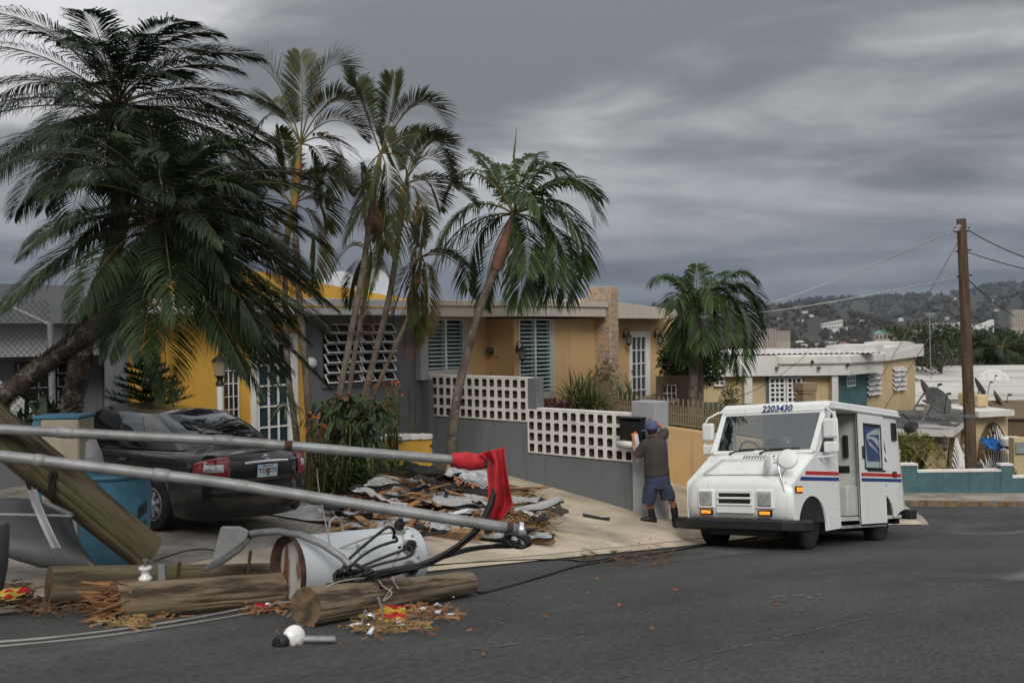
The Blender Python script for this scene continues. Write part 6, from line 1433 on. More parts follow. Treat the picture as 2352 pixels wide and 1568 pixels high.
for k in range(9):
    x0, y0 = 785+rnd(-5, 60), 1325+rnd(-20, 20); m = MB(); lp = [at(x0+rnd(10, 45)*math.cos(a*.9), y0+rnd(8, 18)*math.sin(a*.9)+a*rnd(-1, 2), cd+rnd(-.05, .08)) for a in range(8)]; m.tube(curve(lp, 5), .0135, 6); m.build('cable', 'wire_black', CB)
for pts in ([(775, 1325), (800, 1285), (850, 1240), (890, 1210), (905, 1218), (903, 1235)], [(780, 1330), (820, 1285), (860, 1258), (895, 1245), (912, 1240), (905, 1228)], [(770, 1330), (830, 1300), (890, 1275), (930, 1260), (935, 1252)], [(790, 1318), (880, 1292), (935, 1278), (948, 1266), (940, 1254), (915, 1256)]):
    m = MB(); m.tube(curve([at(X, Y, C0.y-.05-.25*(1-i/len(pts))) for i, (X, Y) in enumerate(pts)]), .011, 6); m.build('cable', 'wire_black', CB)
def wire(label, pts, r, mt, name='loose_wire', grp=None):
    P = curve([p if isinstance(p, Vector) else at(*p) for p in pts]); t = MB().tube(P, r, 6).build(name, mt); tag(t, label, 'wire', grp); return t
def gp(X, Y, h=.012): p = ground_at(X, Y); return V((p.x, p.y, gz(p.x, p.y)+h))
wire('cream wire looping over the transformer end', [(760, 1265, cd+.5), (850, 1232, cd+.45), (900, 1222, cd+.4), (925, 1230, cd+.35), (922, 1260, cd+.3), (905, 1290, cd+.25), (903, 1330, cd+.2), (915, 1350, cd+.1)], .007, 'wire_cream')
wire('thin cream wire draped over the nearest pole', [gp(660, 1420), LA.lerp(LB, .12)+V((0, -.05, .135)), LA.lerp(LB, .35)+V((0, 0, .14)), (880, 1345, cd-.1), (900, 1360, cd-.15), (880, 1378, cd-.2), LA.lerp(LB, .5)+V((0, -.1, .11))], .004, 'wire_cream')
wire('long steel strand lying across the asphalt at the left', [gp(-60, 1482), gp(150, 1465), gp(400, 1430), gp(600, 1398, .03), (680, 1378, C0.y-.45), (740, 1350, cd+.05), (790, 1330, cd)], .007, 'wire_grey')
wire('second steel strand beside it, nearer the camera', [gp(-60, 1494), gp(200, 1468), gp(420, 1437), gp(620, 1402), gp(660, 1396, .02)], .005, 'wire_grey')
wire('black cable running from the nearest pole along the gutter to the van', [LB+V((0, 0, .0)), gp(1110, 1362), gp(1230, 1330), gp(1330, 1300), gp(1420, 1285), gp(1540, 1266), gp(1650, 1248), gp(1740, 1235)], .012, 'wire_black')
wire('thin dark cable in the gutter seam of the pale apron', [gp(985, 1300), gp(1180, 1288), gp(1290, 1286), gp(1345, 1290), gp(1400, 1282)], .010, 'wire_black')
wire('thin whip of wire standing up from the transformer', [(760, 1260, cd+.4), (748, 1200, cd+.6), (732, 1120, cd+.7), (728, 1075, cd+.7)], .004, 'wire_grey')
wire('thin wire curling over the driveway behind the cut pole', [gp(355, 1290), gp(420, 1268), gp(470, 1262), gp(500, 1268)], .006, 'wire_black')
# clamps and fittings
mat('porcelain', (.80, .80, .79), .25, var=.04, spec=.6)
ip = at(334, 1330, 7.35); t = thing('spool_insulator', 'white porcelain spool insulator on the cut pole', 'insulator', ip)
m = MB(); m.lathe([(.047, 0), (.05, .008), (.047, .02), (.030, .035), (.028, .05), (.032, .065), (.046, .078), (.049, .088), (.045, .098)], 18, Matrix.Translation(ip-V((0, 0, .0)))); m.build('spool', 'porcelain', t); m = MB(); m.lathe([(.012, -.02), (.012, .14), (.02, .14), (.02, .15)], 8, Matrix.Translation(ip)); m.build('bolt', 'galvanised', t)
ip = at(372, 1330, 7.36); t = thing('pole_bracket', 'small steel bracket standing beside the spool insulator', 'bracket', ip); m = MB(); m.box(ip+V((0, 0, .05)), (.05, .012, .13)); m.box(ip+V((.02, .015, .05)), (.008, .03, .13)); m.build('plate', 'galvanised', t)
for X, Y, h in ((407, 1330, .13), (570, 1312, .16)):
    ip = at(X, Y, 7.4); MBo = MB(); MBo.tube([ip, ip+V((.02, 0, h))], .013, 6); tag(MBo.build('bolt', 'rust_dark'), 'rusty bolt in the cut pole near the spool insulator' if X < 500 else 'rusty bolt sticking up beside the lamp arm', 'bolt', 'rusty bolts in the poles')
# knocked-off light control on the road
pc_ = gp(672, 1478, .0); t = thing('photocell', 'broken white and black light sensor with grey arm on the asphalt', 'light sensor', pc_)
cc = at(668, 1464, pc_.y); m = MB(); m.lathe([(.02, .035), (.055, .022), (.07, .0), (.066, -.018), (.03, -.022)], 22, Matrix.Translation(cc+V((.02, 0, .005))) @ Matrix.Rotation(rad(78), 4, 'X') @ Matrix.Rotation(rad(38), 4, 'Y')); m.build('dome', 'porcelain', t)
m = MB(); m.lathe([(.014, .042), (.04, .038), (.045, .028), (.045, -.014)], 18, Matrix.Translation(cc+V((-.038, -.06, -.004))) @ Matrix.Rotation(rad(90), 4, 'X') @ Matrix.Rotation(rad(-25), 4, 'Y')); m.box(cc+V((-.048, -.105, .0)), (.02, .02, .06)); m.build('sensor', 'black_plastic', t)
m = MB(); m.tube([cc+V((.04, .02, -.012)), cc+V((.25, .04, -.022))], .024, 10, flat=.8); m.build('arm', 'galvanised', t)
# crushed soda can
pk = rest(600, 1404, .033); mat('can_red', (.42, .012, .016), .28, metal=.4, var=.2, scale=9)
t = thing('drink_can', 'dented red drink can beside the transformer base', 'can', pk)
m = MB(); KM = Matrix.Translation(V((at(587, 1390, pk.y).x, pk.y, pk.z))) @ Matrix.Rotation(rad(90), 4, 'Y') @ Matrix.Rotation(.1, 4, 'X'); m.lathe([(.033, .008), (.033, .04), (.029, .062), (.031, .08), (.033, .112)], 20, KM, caps=False); m.build('wall', 'can_red', t)
m = MB(); m.lathe([(.027, 0), (.033, .008)], 20, KM, caps=False); m.lathe([(.026, .001), (.001, .003)], 20, KM, caps=False); m.lathe([(.033, .112), (.027, .122), (.02, .12), (.001, .119)], 20, KM, caps=False); m.build('ends', 'aluminium', t)
m = MB(); m.grid(lambda a, b: KM @ V((.0338*math.cos(lerp(2.6, 3.8, a)), .0338*math.sin(lerp(2.6, 3.8, a)), lerp(.078, .106, b))), 6, 2); m.build('label_patch', 'paper_white', t)
# snack bag
def crumple(name, label, cat, P, w, h, mts, amp=.03, grp=None, tilt=.3, n=9, rot=0.0, thick=.003):
    P = V(P); sd_ = rnd(0, 100); R = Matrix.Rotation(rot, 3, 'Z') @ Matrix.Rotation(tilt, 3, 'X'); m = MB()
    def fn(a, b): return P+R @ V(((a-.5)*w, (b-.5)*h, amp*MN.noise(V((a*4+sd_, b*4, 0)))+amp*.6*MN.noise(V((a*9, b*9+sd_, 3)))))+V((0, 0, amp*.6))
    m.grid(fn, n, n)
    if len(mts) > 1: m.mi = [int((i//n)/n*5) % len(mts) if True else 0 for i in range(n*n)]
    o = m.build(name, mts, solid=thick); return tag(o, label, cat, grp)
mat('wrapper_yellow', (.55, .42, .06), .35, var=.1)
crumple('snack_bag', 'torn red and yellow snack bag among splinters by the nearest pole', 'wrapper', at(900, 1425, gp(900, 1438).y), .17, .15, ['rag_red', 'wrapper_yellow'], .05, tilt=.9)
crumple('snack_bag', 'yellow and red wrapper in the leaf litter at the left edge', 'wrapper', gp(28, 1385, .03), .22, .16, ['wrapper_yellow', 'rag_red'], .05, tilt=.4)
# silver strap fittings
t = thing('steel_clamp', 'bright steel clamp and strap against the nearest pole', 'clamp', gp(852, 1440)); c = at(850, 1418, gp(850, 1440).y-.02)
m = MB(); [m.tube([c+V((.035*math.cos(a*.5236), -.02-.015*k, .035*math.sin(a*.5236))) for a in range(13)], .006, 5) for k in range(3)]; m.build('rings', 'chrome', t)
m = MB(); m.tube([c+V((-.03, 0, .05)), c+V((-.045, 0, 0)), c+V((-.05, 0, -.06)), c+V((-.03, -.01, -.09))], .02, 6, flat=.4); m.tube([at(868, 1370, c.y), at(878, 1395, c.y), at(880, 1420, c.y), at(878, 1440, c.y)], .016, 6, flat=.5); m.build('strap', 'galvanised', t)
# ---------------------------------------------------------------- left foreground: barrel, pillar, fence, sheet, trim
mat('barrel_blue', (.05, .17, .265), .6, var=.2, scale=3, stain=(.075, .17, .21), stain_scale=6, bump=.05)
pb = rest(262, 1290, 0); pbY = 9.0; pb = V((at(262, 1200, pbY).x, pbY, gz(at(262, 1200, pbY).x, pbY)))
zt = at(270, 1082, pbY).z; H = zt-pb.z; t = thing('plastic_barrel', 'scuffed blue plastic barrel behind the leaning pole', 'barrel', pb)
m = MB(); m.lathe([(.25, 0), (.275, .03), (.30, H*.25), (.31, H*.5), (.325, H*.75), (.315, H*.93), (.32, H*.96), (.335, H*.965), (.335, H*.995), (.32, H), (.30, H-.02), (.29, H*.2)], 36, Matrix.Translation(pb), caps=False); m.build('wall', 'barrel_blue', t)
m = MB(); m.lathe([(.25, .01), (.001, .01)], 24, Matrix.Translation(pb), caps=False); m.build('bottom', 'barrel_blue', t)
for ang, z_, w, h in ((-.35, H*.62, .09, .05), (-.42, H*.42, .09, .06), (-.45, H*.12, .14, .09)):
    m = MB(); m.grid(lambda a, b: pb+V((.326*math.cos(ang+(a-.5)*w*4), .326*math.sin(ang+(a-.5)*w*4), z_+(b-.5)*h*2+.05*a)), 5, 3); m.build('tar_patch', 'black_plastic', t)
gpY = 9.1; x0_, x1_ = at(92, 1000, gpY).x, at(181, 1000, gpY).x; z0_ = gz(x0_, gpY)-.1; zt = at(130, 962, gpY).z
t = thing('gate_pillar', 'cream gate pillar with blue painted top and side', 'pillar', ((x0_+x1_)/2, gpY, z0_))
mat('pillar_cream', (.42, .37, .29), .85, var=.12, scale=4, bump=.4, bscale=40, stain=(.25, .22, .17)); mat('pillar_blue', (.05, .17, .25), .7, var=.15)
m = MB(); m.mm((x0_, gpY, z0_), (x1_, gpY+.35, zt)); m.build('shaft', 'pillar_cream', t, bevel=.02)
m = MB(); m.mm((x0_-.07, gpY+.01, z0_), (x0_-.002, gpY+.33, zt)); m.mm((x0_-.07, gpY-.005, zt+.001), (x1_+.01, gpY+.36, zt+.03)); m.build('painted_edge', 'pillar_blue', t, bevel=.008)
mat('rubble', (.50, .50, .50), .85, var=.2, scale=5, bump=.6, bscale=12, bdist=.03)
def rock(label, X, Y, Yd, sx, sy, sz, seed):
    c = at(X, Y, Yd); m = MB(); m.smooth = True; random.seed(seed); prof_ = [(math.sin(math.pi*i/8), -math.cos(math.pi*i/8)) for i in range(9)]
    m.lathe([(max(a, .01), b) for a, b in prof_], 14, caps=False)
    for v_ in m.v: q = 1+.35*MN.noise(v_*1.6+V((seed, 0, 0))); v_.x, v_.y, v_.z = c.x+v_.x*sx*q, c.y+v_.y*sy*q, c.z+v_.z*sz*q
    return tag(m.build('concrete_lump', 'rubble'), label, 'rubble')
rock('broken pale concrete lump between pillar and barrel', 200, 1070, 9.35, .13, .15, .30, 4)
# chain link fence
cf = 9.9; t = thing('chain_fence', 'chain link fence with a round steel post at the left edge', 'fence', at(110, 985, cf))
m = MB(); m.tube([at(122, 985, cf), at(116, 742, cf)], .032, 10); m.build('post', 'galvanised', t); m = MB(); m.tube([at(-60, 665, cf), at(116, 745, cf)], .02, 8); m.build('rail', 'galvanised', t)
m = MB(); pA, pB = at(-60, 985, cf), at(118, 985, cf); wF = pB.x-pA.x; hF = at(0, 690, cf).z-pA.z; st = .062; k = int((wF+hF)/st)
for i in range(k):
    for sg in (0, 1):
        a0, b0 = i*st-hF, 0.0; seg = [(max(0, a0), max(0, -a0) if a0 < 0 else 0), (min(wF, a0+hF), min(hF, wF-a0))]
        if seg[1][0] <= seg[0][0]: continue
        P2 = [V((pA.x+(wF-x if sg else x), cf+.004*sg, pA.z+y)) for x, y in seg]; m.tube(P2, .0022, 3, caps=False)
m.build('wire_mesh', 'dark_metal', t)
rs_ = thing('stair_balustrade', 'pale sloping concrete balustrade behind the chain fence', 'balustrade', at(60, 980, 10.6)); m = MB(); P = [at(-40, 855, 10.6), at(100, 968, 10.6), at(100, 1010, 10.6), at(-40, 905, 10.6)]; m.add(P+[p+V((0, .15, 0)) for p in P], [(0, 1, 2, 3), (7, 6, 5, 4), (0, 4, 5, 1), (1, 5, 6, 2), (2, 6, 7, 3), (3, 7, 4, 0)]); m.build('rail', 'rubble', rs_)
tuft('dark_plant', 'dark reddish leafy plant behind the chain fence', 'plant', at(70, 985, 9.6), 60, .5, .03, 'leaf_pine', 1.0, (.3, 1.4), .25)
# dark moulded sheet and trim
mat('sheet_dark', (.055, .058, .062), .45, var=.15, scale=2, spec=.5)
Yd = 7.75
BS = [(-60, 1158), (30, 1142), (100, 1150), (150, 1168)]; m = MB(); m.smooth = True
TOP = [(-80, 1150), (-20, 1146), (40, 1143), (95, 1150), (140, 1165), (165, 1190)]; BOT = [(-80, 1255), (-20, 1265), (40, 1286), (95, 1302), (160, 1306), (235, 1312)]
def shf(a, b):
    i = a*5; j = min(int(i), 4); f = i-j; tx, ty = (lerp(TOP[j][k], TOP[j+1][k], f) for k in (0, 1)); bx_, by_ = (lerp(BOT[j][k], BOT[j+1][k], f) for k in (0, 1))
    bl = b**1.0; x = lerp(tx, bx_, bl**1.6); y = lerp(ty, by_, b); return at(x, y, Yd+.45*(1-b)**1.2-.08*math.sin(math.pi*b))
m.grid(shf, 20, 14); sh = tag(m.build('plastic_sheet', 'sheet_dark', solid=.012), 'curved dark grey moulded sheet lying under the leaning pole', 'sheet')
m = MB(); P = [at(-80+X, Y+95, Yd-.09) for X, Y in ()]
t = thing('metal_trim', 'bent strip of silver aluminium trim hanging from the leaning pole', 'trim', at(115, 1258, 7.3))
m = MB(); tp = [(72, 1125), (80, 1155), (95, 1190), (112, 1228), (127, 1258)]; A_ = [at(x-7, y, 7.2) for x, y in tp]; B_ = [at(x+11, y-4, 7.2) for x, y in tp]
m.add(A_+B_, [(i, i+1, len(tp)+i+1, len(tp)+i) for i in range(len(tp)-1)]); m.build('strip', 'aluminium', t, solid=.004)
m = MB(); [m.tube([at(x+o, y-1, 7.195) for x, y in tp], .006, 4) for o in (-7, -3, 11)]; m.build('ribs', 'aluminium', t)
wire('thin grey rod across the dark sheet', [(-60, 1179, 7.2), (60, 1181, 7.25), (165, 1184, 7.3)], .012, 'galvanised', 'steel_rod')
wire('slanting grey tube behind the silver trim', [(100, 1150, 7.5), (165, 1182, 7.3)], .018, 'galvanised', 'steel_rod')
bn = thing('dark_bin', 'edge of a dark bin at the far left', 'bin', at(-20, 1330, 6.7)); m = MB(); c = at(-30, 1300, 6.7); m.lathe([(.1, -.16), (.13, .0), (.145, .26), (.13, .29)], 20, Matrix.Translation(c)); m.build('wall', 'sheet_dark', bn)
# loose splinters, leaves and scraps on the ground
def scraps(name, label, boxes, n, mt, L0_, L1_, w0, w1, zoff=.0):
    m = MB()
    for i in range(n):
        x0, y0, x1, y1 = random.choice(boxes); p = gp(rnd(x0, x1), rnd(y0, y1), rnd(.004, .02)+zoff*random.random()); a = rnd(0, 6.28); d = V((math.cos(a), math.sin(a), rnd(-.1, .2))); L_ = rnd(L0_, L1_); s_ = d.cross(V((0, 0, 1))).normalized()*rnd(w0, w1); u_ = V((0, 0, rnd(.004, .012)))
        m.add([p-s_, p+s_, p+d*L_+s_*.5, p+d*L_-s_*.6, p-s_*.7+u_, p+s_*.8+u_, p+d*L_*.9+s_*.3+u_, p+d*L_*.92-s_*.4+u_], [(3, 2, 1, 0), (4, 5, 6, 7), (0, 1, 5, 4), (1, 2, 6, 5), (2, 3, 7, 6), (3, 0, 4, 7)])
    return tag(m.build(name, mt), label, None, kind='stuff')
random.seed(77)
scraps('wood_splinters', 'orange wood splinters scattered round the broken poles', [(800, 1395, 1010, 1470), (240, 1380, 420, 1450), (560, 1395, 660, 1420), (870, 1400, 1060, 1440)], 230, 'fresh_wood', .02, .15, .002, .009, .04)
scraps('wood_splinters', 'few stray splinters farther out on the asphalt', [(620, 1440, 900, 1500), (1000, 1360, 1250, 1470)], 14, 'fresh_wood', .02, .07, .002, .006)
scraps('wood_shreds', 'fine shredded wood by the nearest pole', [(820, 1410, 980, 1460), (230, 1400, 330, 1445)], 500, 'straw', .03, .10, .001, .003, .03)
scraps('white_scraps', 'pale scraps and chips on the ground near the poles', [(960, 1378, 1080, 1420), (820, 1440, 930, 1465)], 12, 'paper_white', .05, .14, .01, .03, .02)
scraps('leaf_litter', 'brown leaf litter at the end of the cut pole', [(-40, 1345, 80, 1410), (40, 1380, 240, 1420), (1340, 1268, 1560, 1300)], 330, 'leaf_dead', .03, .11, .006, .016, .05)
scraps('street_litter', 'small brown leaves scattered on the road and apron', [(1200, 1280, 2000, 1420), (1250, 1210, 1560, 1290), (600, 1440, 1500, 1560)], 22, 'dry_leaf', .015, .045, .005, .01)
# ================================================================ roofing debris on the driveway
random.seed(90)
mat('membrane', (.40, .40, .40), .6, metal=.05, var=.16, scale=3, stain=(.22, .21, .20), stain_at=(.55, .72), stain_scale=2.5, bump=.3, bscale=14, bdist=.02)
mat('tar', (.018, .018, .019), .7, var=.3, scale=6, bump=.4); mat('silver_foil', (.42, .425, .43), .5, metal=.35, var=.25, scale=6, bump=.4, bscale=20)
HC = [(ground_at(1010, 1175), 1.15, .46), (ground_at(1120, 1150), .95, .46), (ground_at(880, 1165), .85, .30), (ground_at(1140, 1215), .7, .28), (ground_at(1040, 1105), .85, .42)]
def heap(x, y):
    return max(h*math.exp(-((x-c.x)**2+(y-c.y)**2)/(w*w)) for c, w, h in HC)
def hp(X, Y, lift=0.0):
    """point on the heap seen at picture point X,Y"""
    d = ray(X*KD, Y*KD); t = 5.0
    while t < 40:
        p = d*t
        if p.z < gz(p.x, p.y)+heap(p.x, p.y)+lift: break
        t += .03
    return d*t
m = MB(); c0 = HC[0][0]; m.smooth = True
m.grid(lambda a, b: (lambda x, y: (x, y, gz(x, y)-.05+heap(x, y)*(.85+.3*MN.noise(V((x*3, y*3, 0))))))(c0.x+lerp(-2.6, 2.4, a), c0.y+lerp(-2.4, 3.2, b)), 44, 44)
tag(m.build('debris_heap', 'debris_dark' if 'debris_dark' in MT else 'soil'), 'dark crumbled debris under the torn roofing', None, kind='stuff')
def panel(name, label, X, Y, w, h, rot, pitch=0.0, rollx=0.0, amp=.05, lift=.03, mts=('membrane', 'tar'), ribs=0.0, cat='roofing', grp='torn roofing sheets', n=14, curl=0.0, thick=.022):
    P = hp(X, Y, lift); sd_ = rnd(0, 99); R = Matrix.Rotation(rot, 3, 'Z') @ Matrix.Rotation(rollx, 3, 'X') @ Matrix.Rotation(pitch, 3, 'Y'); m = MB(); k = max(6, int(n*h/w)+4)
    g0 = [(i, j) for j in range(k+1) for i in range(n+1)]
    def fn(a, b):
        ex = 1+.16*MN.noise(V((b*5+sd_, 1, 0)))*(1 if a in (0, 1) else 0); ey = 1+.2*MN.noise(V((a*6+sd_, 7, 0)))*(1 if b in (0, 1) else 0)
        x, y = (a-.5)*w*ex, (b-.5)*h*ey; z = amp*(MN.noise(V((a*2.5+sd_, b*2.5, 0)))+.5*MN.noise(V((a*6, b*6+sd_, 0))))+curl*(2*a-1)**2+(ribs*math.sin(y*90) if ribs else 0)
        q = P+R @ V((x, y, z)); q.z = max(q.z, gz(q.x, q.y)+.02+.6*heap(q.x, q.y)); return q
    m.grid(fn, n, k); o = m.build(name, list(mts)); tag(o, label, cat, grp)
    md = o.modifiers.new('t', 'SOLIDIFY'); md.thickness = thick; md.offset = -1; md.material_offset = 1; md.material_offset_rim = 1
    return o
D2R = rad
al = math.atan2(-.35, 1)
panel('roofing_sheet', 'long pale roofing sheet lying flat nearest the car', 790, 1185, 2.0, .95, D2R(-28), amp=.04)
panel('roofing_sheet', 'flat grey-white sheet in the middle of the heap', 1010, 1140, 1.5, .7, D2R(-18), D2R(6), amp=.08, lift=.05)
panel('roofing_sheet', 'torn pale sheet at the top left of the heap', 905, 1105, .95, .5, D2R(-15), D2R(-5), amp=.07, lift=.07)
panel('roofing_sheet', 'bent silver sheet on top of the heap', 1085, 1090, .75, .45, D2R(-38), D2R(22), D2R(18), amp=.07, lift=.10, mts=('silver_foil', 'tar'))
panel('roofing_sheet', 'black tar sheet across the top of the heap', 985, 1078, 1.0, .4, D2R(-12), D2R(8), D2R(10), amp=.08, lift=.08, mts=('tar', 'tar'))
panel('roofing_sheet', 'black sheet slanting behind the red rag', 1050, 1112, 1.3, .35, D2R(-22), D2R(10), amp=.07, lift=.08, mts=('tar', 'tar'))
panel('roofing_sheet', 'pale curled sheet sticking out to the right of the heap', 1205, 1165, 1.05, .42, D2R(4), D2R(-6), amp=.04, lift=.14, curl=.06)
panel('roofing_sheet', 'grey sheet behind the rag at the right', 1145, 1145, 1.2, .5, D2R(-14), amp=.06, lift=.08)
panel('roofing_sheet', 'ribbed silver sheet at the lower right end of the heap', 1195, 1232, .8, .30, D2R(10), D2R(-3), amp=.03, lift=.02, mts=('silver_foil', 'tar'), ribs=.006)
panel('roofing_sheet', 'ribbed silver scrap below the conduit end', 1120, 1225, .6, .3, D2R(-10), D2R(4), amp=.04, lift=.04, mts=('silver_foil', 'tar'), ribs=.006)
panel('roofing_sheet', 'small torn ribbed sheet in the heap centre', 1085, 1160, .45, .3, D2R(-20), D2R(12), D2R(12), amp=.06, lift=.12, mts=('silver_foil', 'tar'), ribs=.005)
panel('roofing_sheet', 'pale sheet edge at the lower left of the heap', 935, 1190, .9, .45, D2R(-22), D2R(4), amp=.06, lift=.05)
panel('roofing_sheet', 'crumpled foil scrap hanging at the right side', 1235, 1180, .35, .25, D2R(30), D2R(40), D2R(30), amp=.08, lift=.04, mts=('silver_foil', 'tar'))
panel('roofing_sheet', 'white scrap near the top left of the pile', 850, 1130, .5, .25, D2R(-30), D2R(10), amp=.05, lift=.08)
panel('roofing_sheet', 'flat black patch lying on the apron by the wall', 1370, 1188, .42, .16, D2R(-6), amp=.015, lift=.0, mts=('tar', 'tar'), thick=.01)
panel('roofing_sheet', 'tiny white scrap on the concrete right of the heap', 1262, 1163, .16, .08, D2R(5), amp=.01, lift=.0, mts=('paper_white', 'paper_white'), thick=.006)
# boards
def board(label, X, Y, L_, rot, pitch=0.0, w=.09, h=.035, lift=.06, mt='plank_wood'):
    P = hp(X, Y, lift); R = Matrix.Rotation(rot, 3, 'Z') @ Matrix.Rotation(-pitch, 3, 'Y') @ Matrix.Rotation(rnd(-.5, .5), 3, 'X'); m = MB(); k = 5; vs = []
    for i in range(k+1):
        x = (i/k-.5)*L_; j = rnd(-.02, .02) if i in (0, k) else 0; q = rnd(.93, 1.0)
        for a, b in ((-1, -1), (1, -1), (1, 1), (-1, 1)): vs.append(P+R @ V((x+j*a+(rnd(-.05, .05) if i in (0, k) else 0), a*w/2*q, b*h/2)))
    m.add(vs, [(i*4+a, (i+1)*4+a, (i+1)*4+(a+1) % 4, i*4+(a+1) % 4) for i in range(k) for a in range(4)]+[(0, 1, 2, 3), (k*4+3, k*4+2, k*4+1, k*4)]); return tag(m.build('board', mt), label, 'board', 'broken boards in the heap')
board('thick wooden beam at the front edge of the heap', 1000, 1222, 1.3, D2R(-20), .02, .12, .1, .03); board('curved brown board standing at the left of the heap', 748, 1110, .5, D2R(20), .5, .16, .015, .12); board('tan board leaning at the left end', 775, 1160, .6, D2R(-75), .35, .09, .02, .1)
board('long tan board poking out at the upper right', 1215, 1125, .7, D2R(25), .12, .08, .02, .12); board('pale board behind the rag at the right', 1195, 1120, .75, D2R(-35), .1, .08, .02, .12); board('short board end lying on the apron at the right', 1240, 1243, .35, D2R(-8), 0, .08, .05, .01)
board('upright splintered stake at the right edge', 1238, 1205, .3, D2R(60), .7, .06, .03, .06); board('short upright board stub on top of the heap', 1030, 1075, .25, D2R(80), 1.1, .07, .025, .1)
board('yellow board along the top left', 850, 1095, .8, D2R(12), .12, .11, .02, .1); board('wide yellow board in the heap front', 960, 1200, 1.0, D2R(-24), .0, .14, .03, .05)
board('dark board across the middle', 930, 1145, .8, D2R(14), .1, .09, .02, .1); board('broken tan board low at the left', 870, 1180, .6, D2R(30), .1, .09, .025, .08)
for i in range(20): panel('roofing_scrap', 'small torn scrap of roofing jumbled in the heap', rnd(780, 1230), rnd(1085, 1215), rnd(.25, .6), rnd(.12, .3), rnd(-.9, .5), rnd(-.3, .3), rnd(-.3, .3), .07, rnd(.03, .14), random.choice([('membrane', 'tar'), ('tar', 'tar'), ('silver_foil', 'tar')]), 0, 'roofing', 'small roofing scraps', 8)
for i in range(84): board('short broken board jumbled in the roofing heap', rnd(760, 1240), rnd(1110, 1225), rnd(.15, .55), rnd(0, 3.14), rnd(-.3, .3), rnd(.04, .1), rnd(.012, .03), rnd(.03, .12), random.choice(['plank_wood', 'plank_wood', 'fresh_wood', 'tar']))
tag(MB().tube([hp(820, 1085, .05), hp(925, 1103, .1)], .045, 12).build('plastic_pipe', 'wire_cream'), 'cream plastic pipe at the top left of the heap', 'pipe')
# dried palm flower stalk like a broom
t = thing('dried_palm_stalk', 'brown broom-like dried palm stalk on top of the roofing', 'palm stalk', hp(960, 1105, .1)); m = MB(); a0, a1 = hp(1005, 1128, .16), hp(905, 1100, .2)
for i in range(90):
    d = rdir(-.6, .6)*.10; q = rnd(.25, 1.1); m.tube([a0, a0.lerp(a1, .4)+d*.3, a0.lerp(a1, q)+d*1.2+V((0, 0, .03))], .0035, 3, caps=False)
m.build('bristles', 'leaf_dead', t); m = MB(); m.tube([a0, a0.lerp(a1, .4)], [.02, .008], 6); m.build('stalk', 'leaf_dead', t)
t = thing('dead_branch', 'branch with curled orange-brown leaves on the heap top', 'branch', hp(1085, 1105, .12)); m = MB(); b0 = hp(1045, 1095, .25); b1 = hp(1130, 1125, .18); m.tube([b0, b0.lerp(b1, .5)+V((0, 0, .03)), b1], .008, 5); m.build('twig', 'trunk_ring', t); m = MB()
for i in range(46): blade(m, b0.lerp(b1, rnd(0, 1)), rdir(-1, .5), rnd(.08, .15), .022, rnd(.3, 1.5), 3)
m.build('leaves', 'dry_leaf', t)
def hay(name, label, boxes, n, mt, r, L0_, L1_, el=(-.4, .8), leafy=0.0):
    m = MB()
    for i in range(n):
        x0, y0, x1, y1 = random.choice(boxes); p = hp(rnd(x0, x1), rnd(y0, y1), rnd(.0, .1)); d = rdir(*el); L_ = rnd(L0_, L1_)
        if leafy: blade(m, p, d, L_, leafy*rnd(.6, 1.3), rnd(.2, 1.2), 3)
        else: q = p+d*L_*.5+V((0, 0, rnd(-.02, .04))); m.tube([p, q, p+d*L_+V((rnd(-.05, .05), 0, -.03))], r, 3, caps=False)
    return tag(m.build(name, mt), label, None, kind='stuff')
hay('dry_straw', 'tangled dry straw between the roofing and the rag', [(1060, 1140, 1260, 1215), (1150, 1180, 1270, 1225), (1130, 1130, 1230, 1180)], 900, 'straw', .0035, .08, .32)
hay('dry_twigs', 'fine brown twigs strewn over the left sheets', [(720, 1130, 960, 1215), (860, 1090, 1080, 1160)], 420, 'leaf_dead', .003, .06, .3, (-.3, .4))
hay('dry_leaves', 'curled brown leaves in the heap', [(740, 1120, 1250, 1210)], 320, 'dry_leaf', 0, .05, .13, (-.4, 1.0), .02)
# ================================================================ beyond the van
def PT(X, Y, d): return at(X, Y, d)
def plan_prism(mb, pts, z0, z1): mb.prism([(p[0], p[1]) for p in pts], z0, z1, lambda a, b, c: (a, b, c))
def xy(X, d): k = at(X, 760, d); return (k.x, d)
# ---------------------------------------------------------------- white, cream and teal corner house
DQ = {1590: 33, 1923: 33, 1987: 34.9, 2101: 38.3}
def dq(X): return interp(X, sorted(DQ.items()))
def z3(X, Y): return at(X, Y, dq(X)).z
H3 = thing('corner_house', 'cream house with white parapets and a teal wall panel behind the van', 'house', (12, 33, -5.2))
A3, B3, C3, E3 = xy(1560, 33), xy(1923, 33), xy(1987, 34.9), xy(2101, 38.3); bk = [(E3[0]-4, E3[1]+6), (A3[0], 43)]
zb = z3(1800, 861); zt = z3(1800, 815); zr = z3(1800, 801)
m = MB(); plan_prism(m, [A3, B3, C3, (C3[0]-.2, 42), (A3[0], 42)], -5.4, zb); m.build('wall', 'stucco_cream', H3)
def outset(P, Q, o):  # two points moved towards the street side
    d = V((Q[0]-P[0], Q[1]-P[1], 0)).normalized(); nrm = V((d.y, -d.x, 0)); return [(P[0]+nrm.x*o, P[1]+nrm.y*o), (Q[0]+nrm.x*o, Q[1]+nrm.y*o)]
f1 = outset(A3, B3, .35); f2 = outset(B3, C3, .5); cD = xy(2004, 35.0)
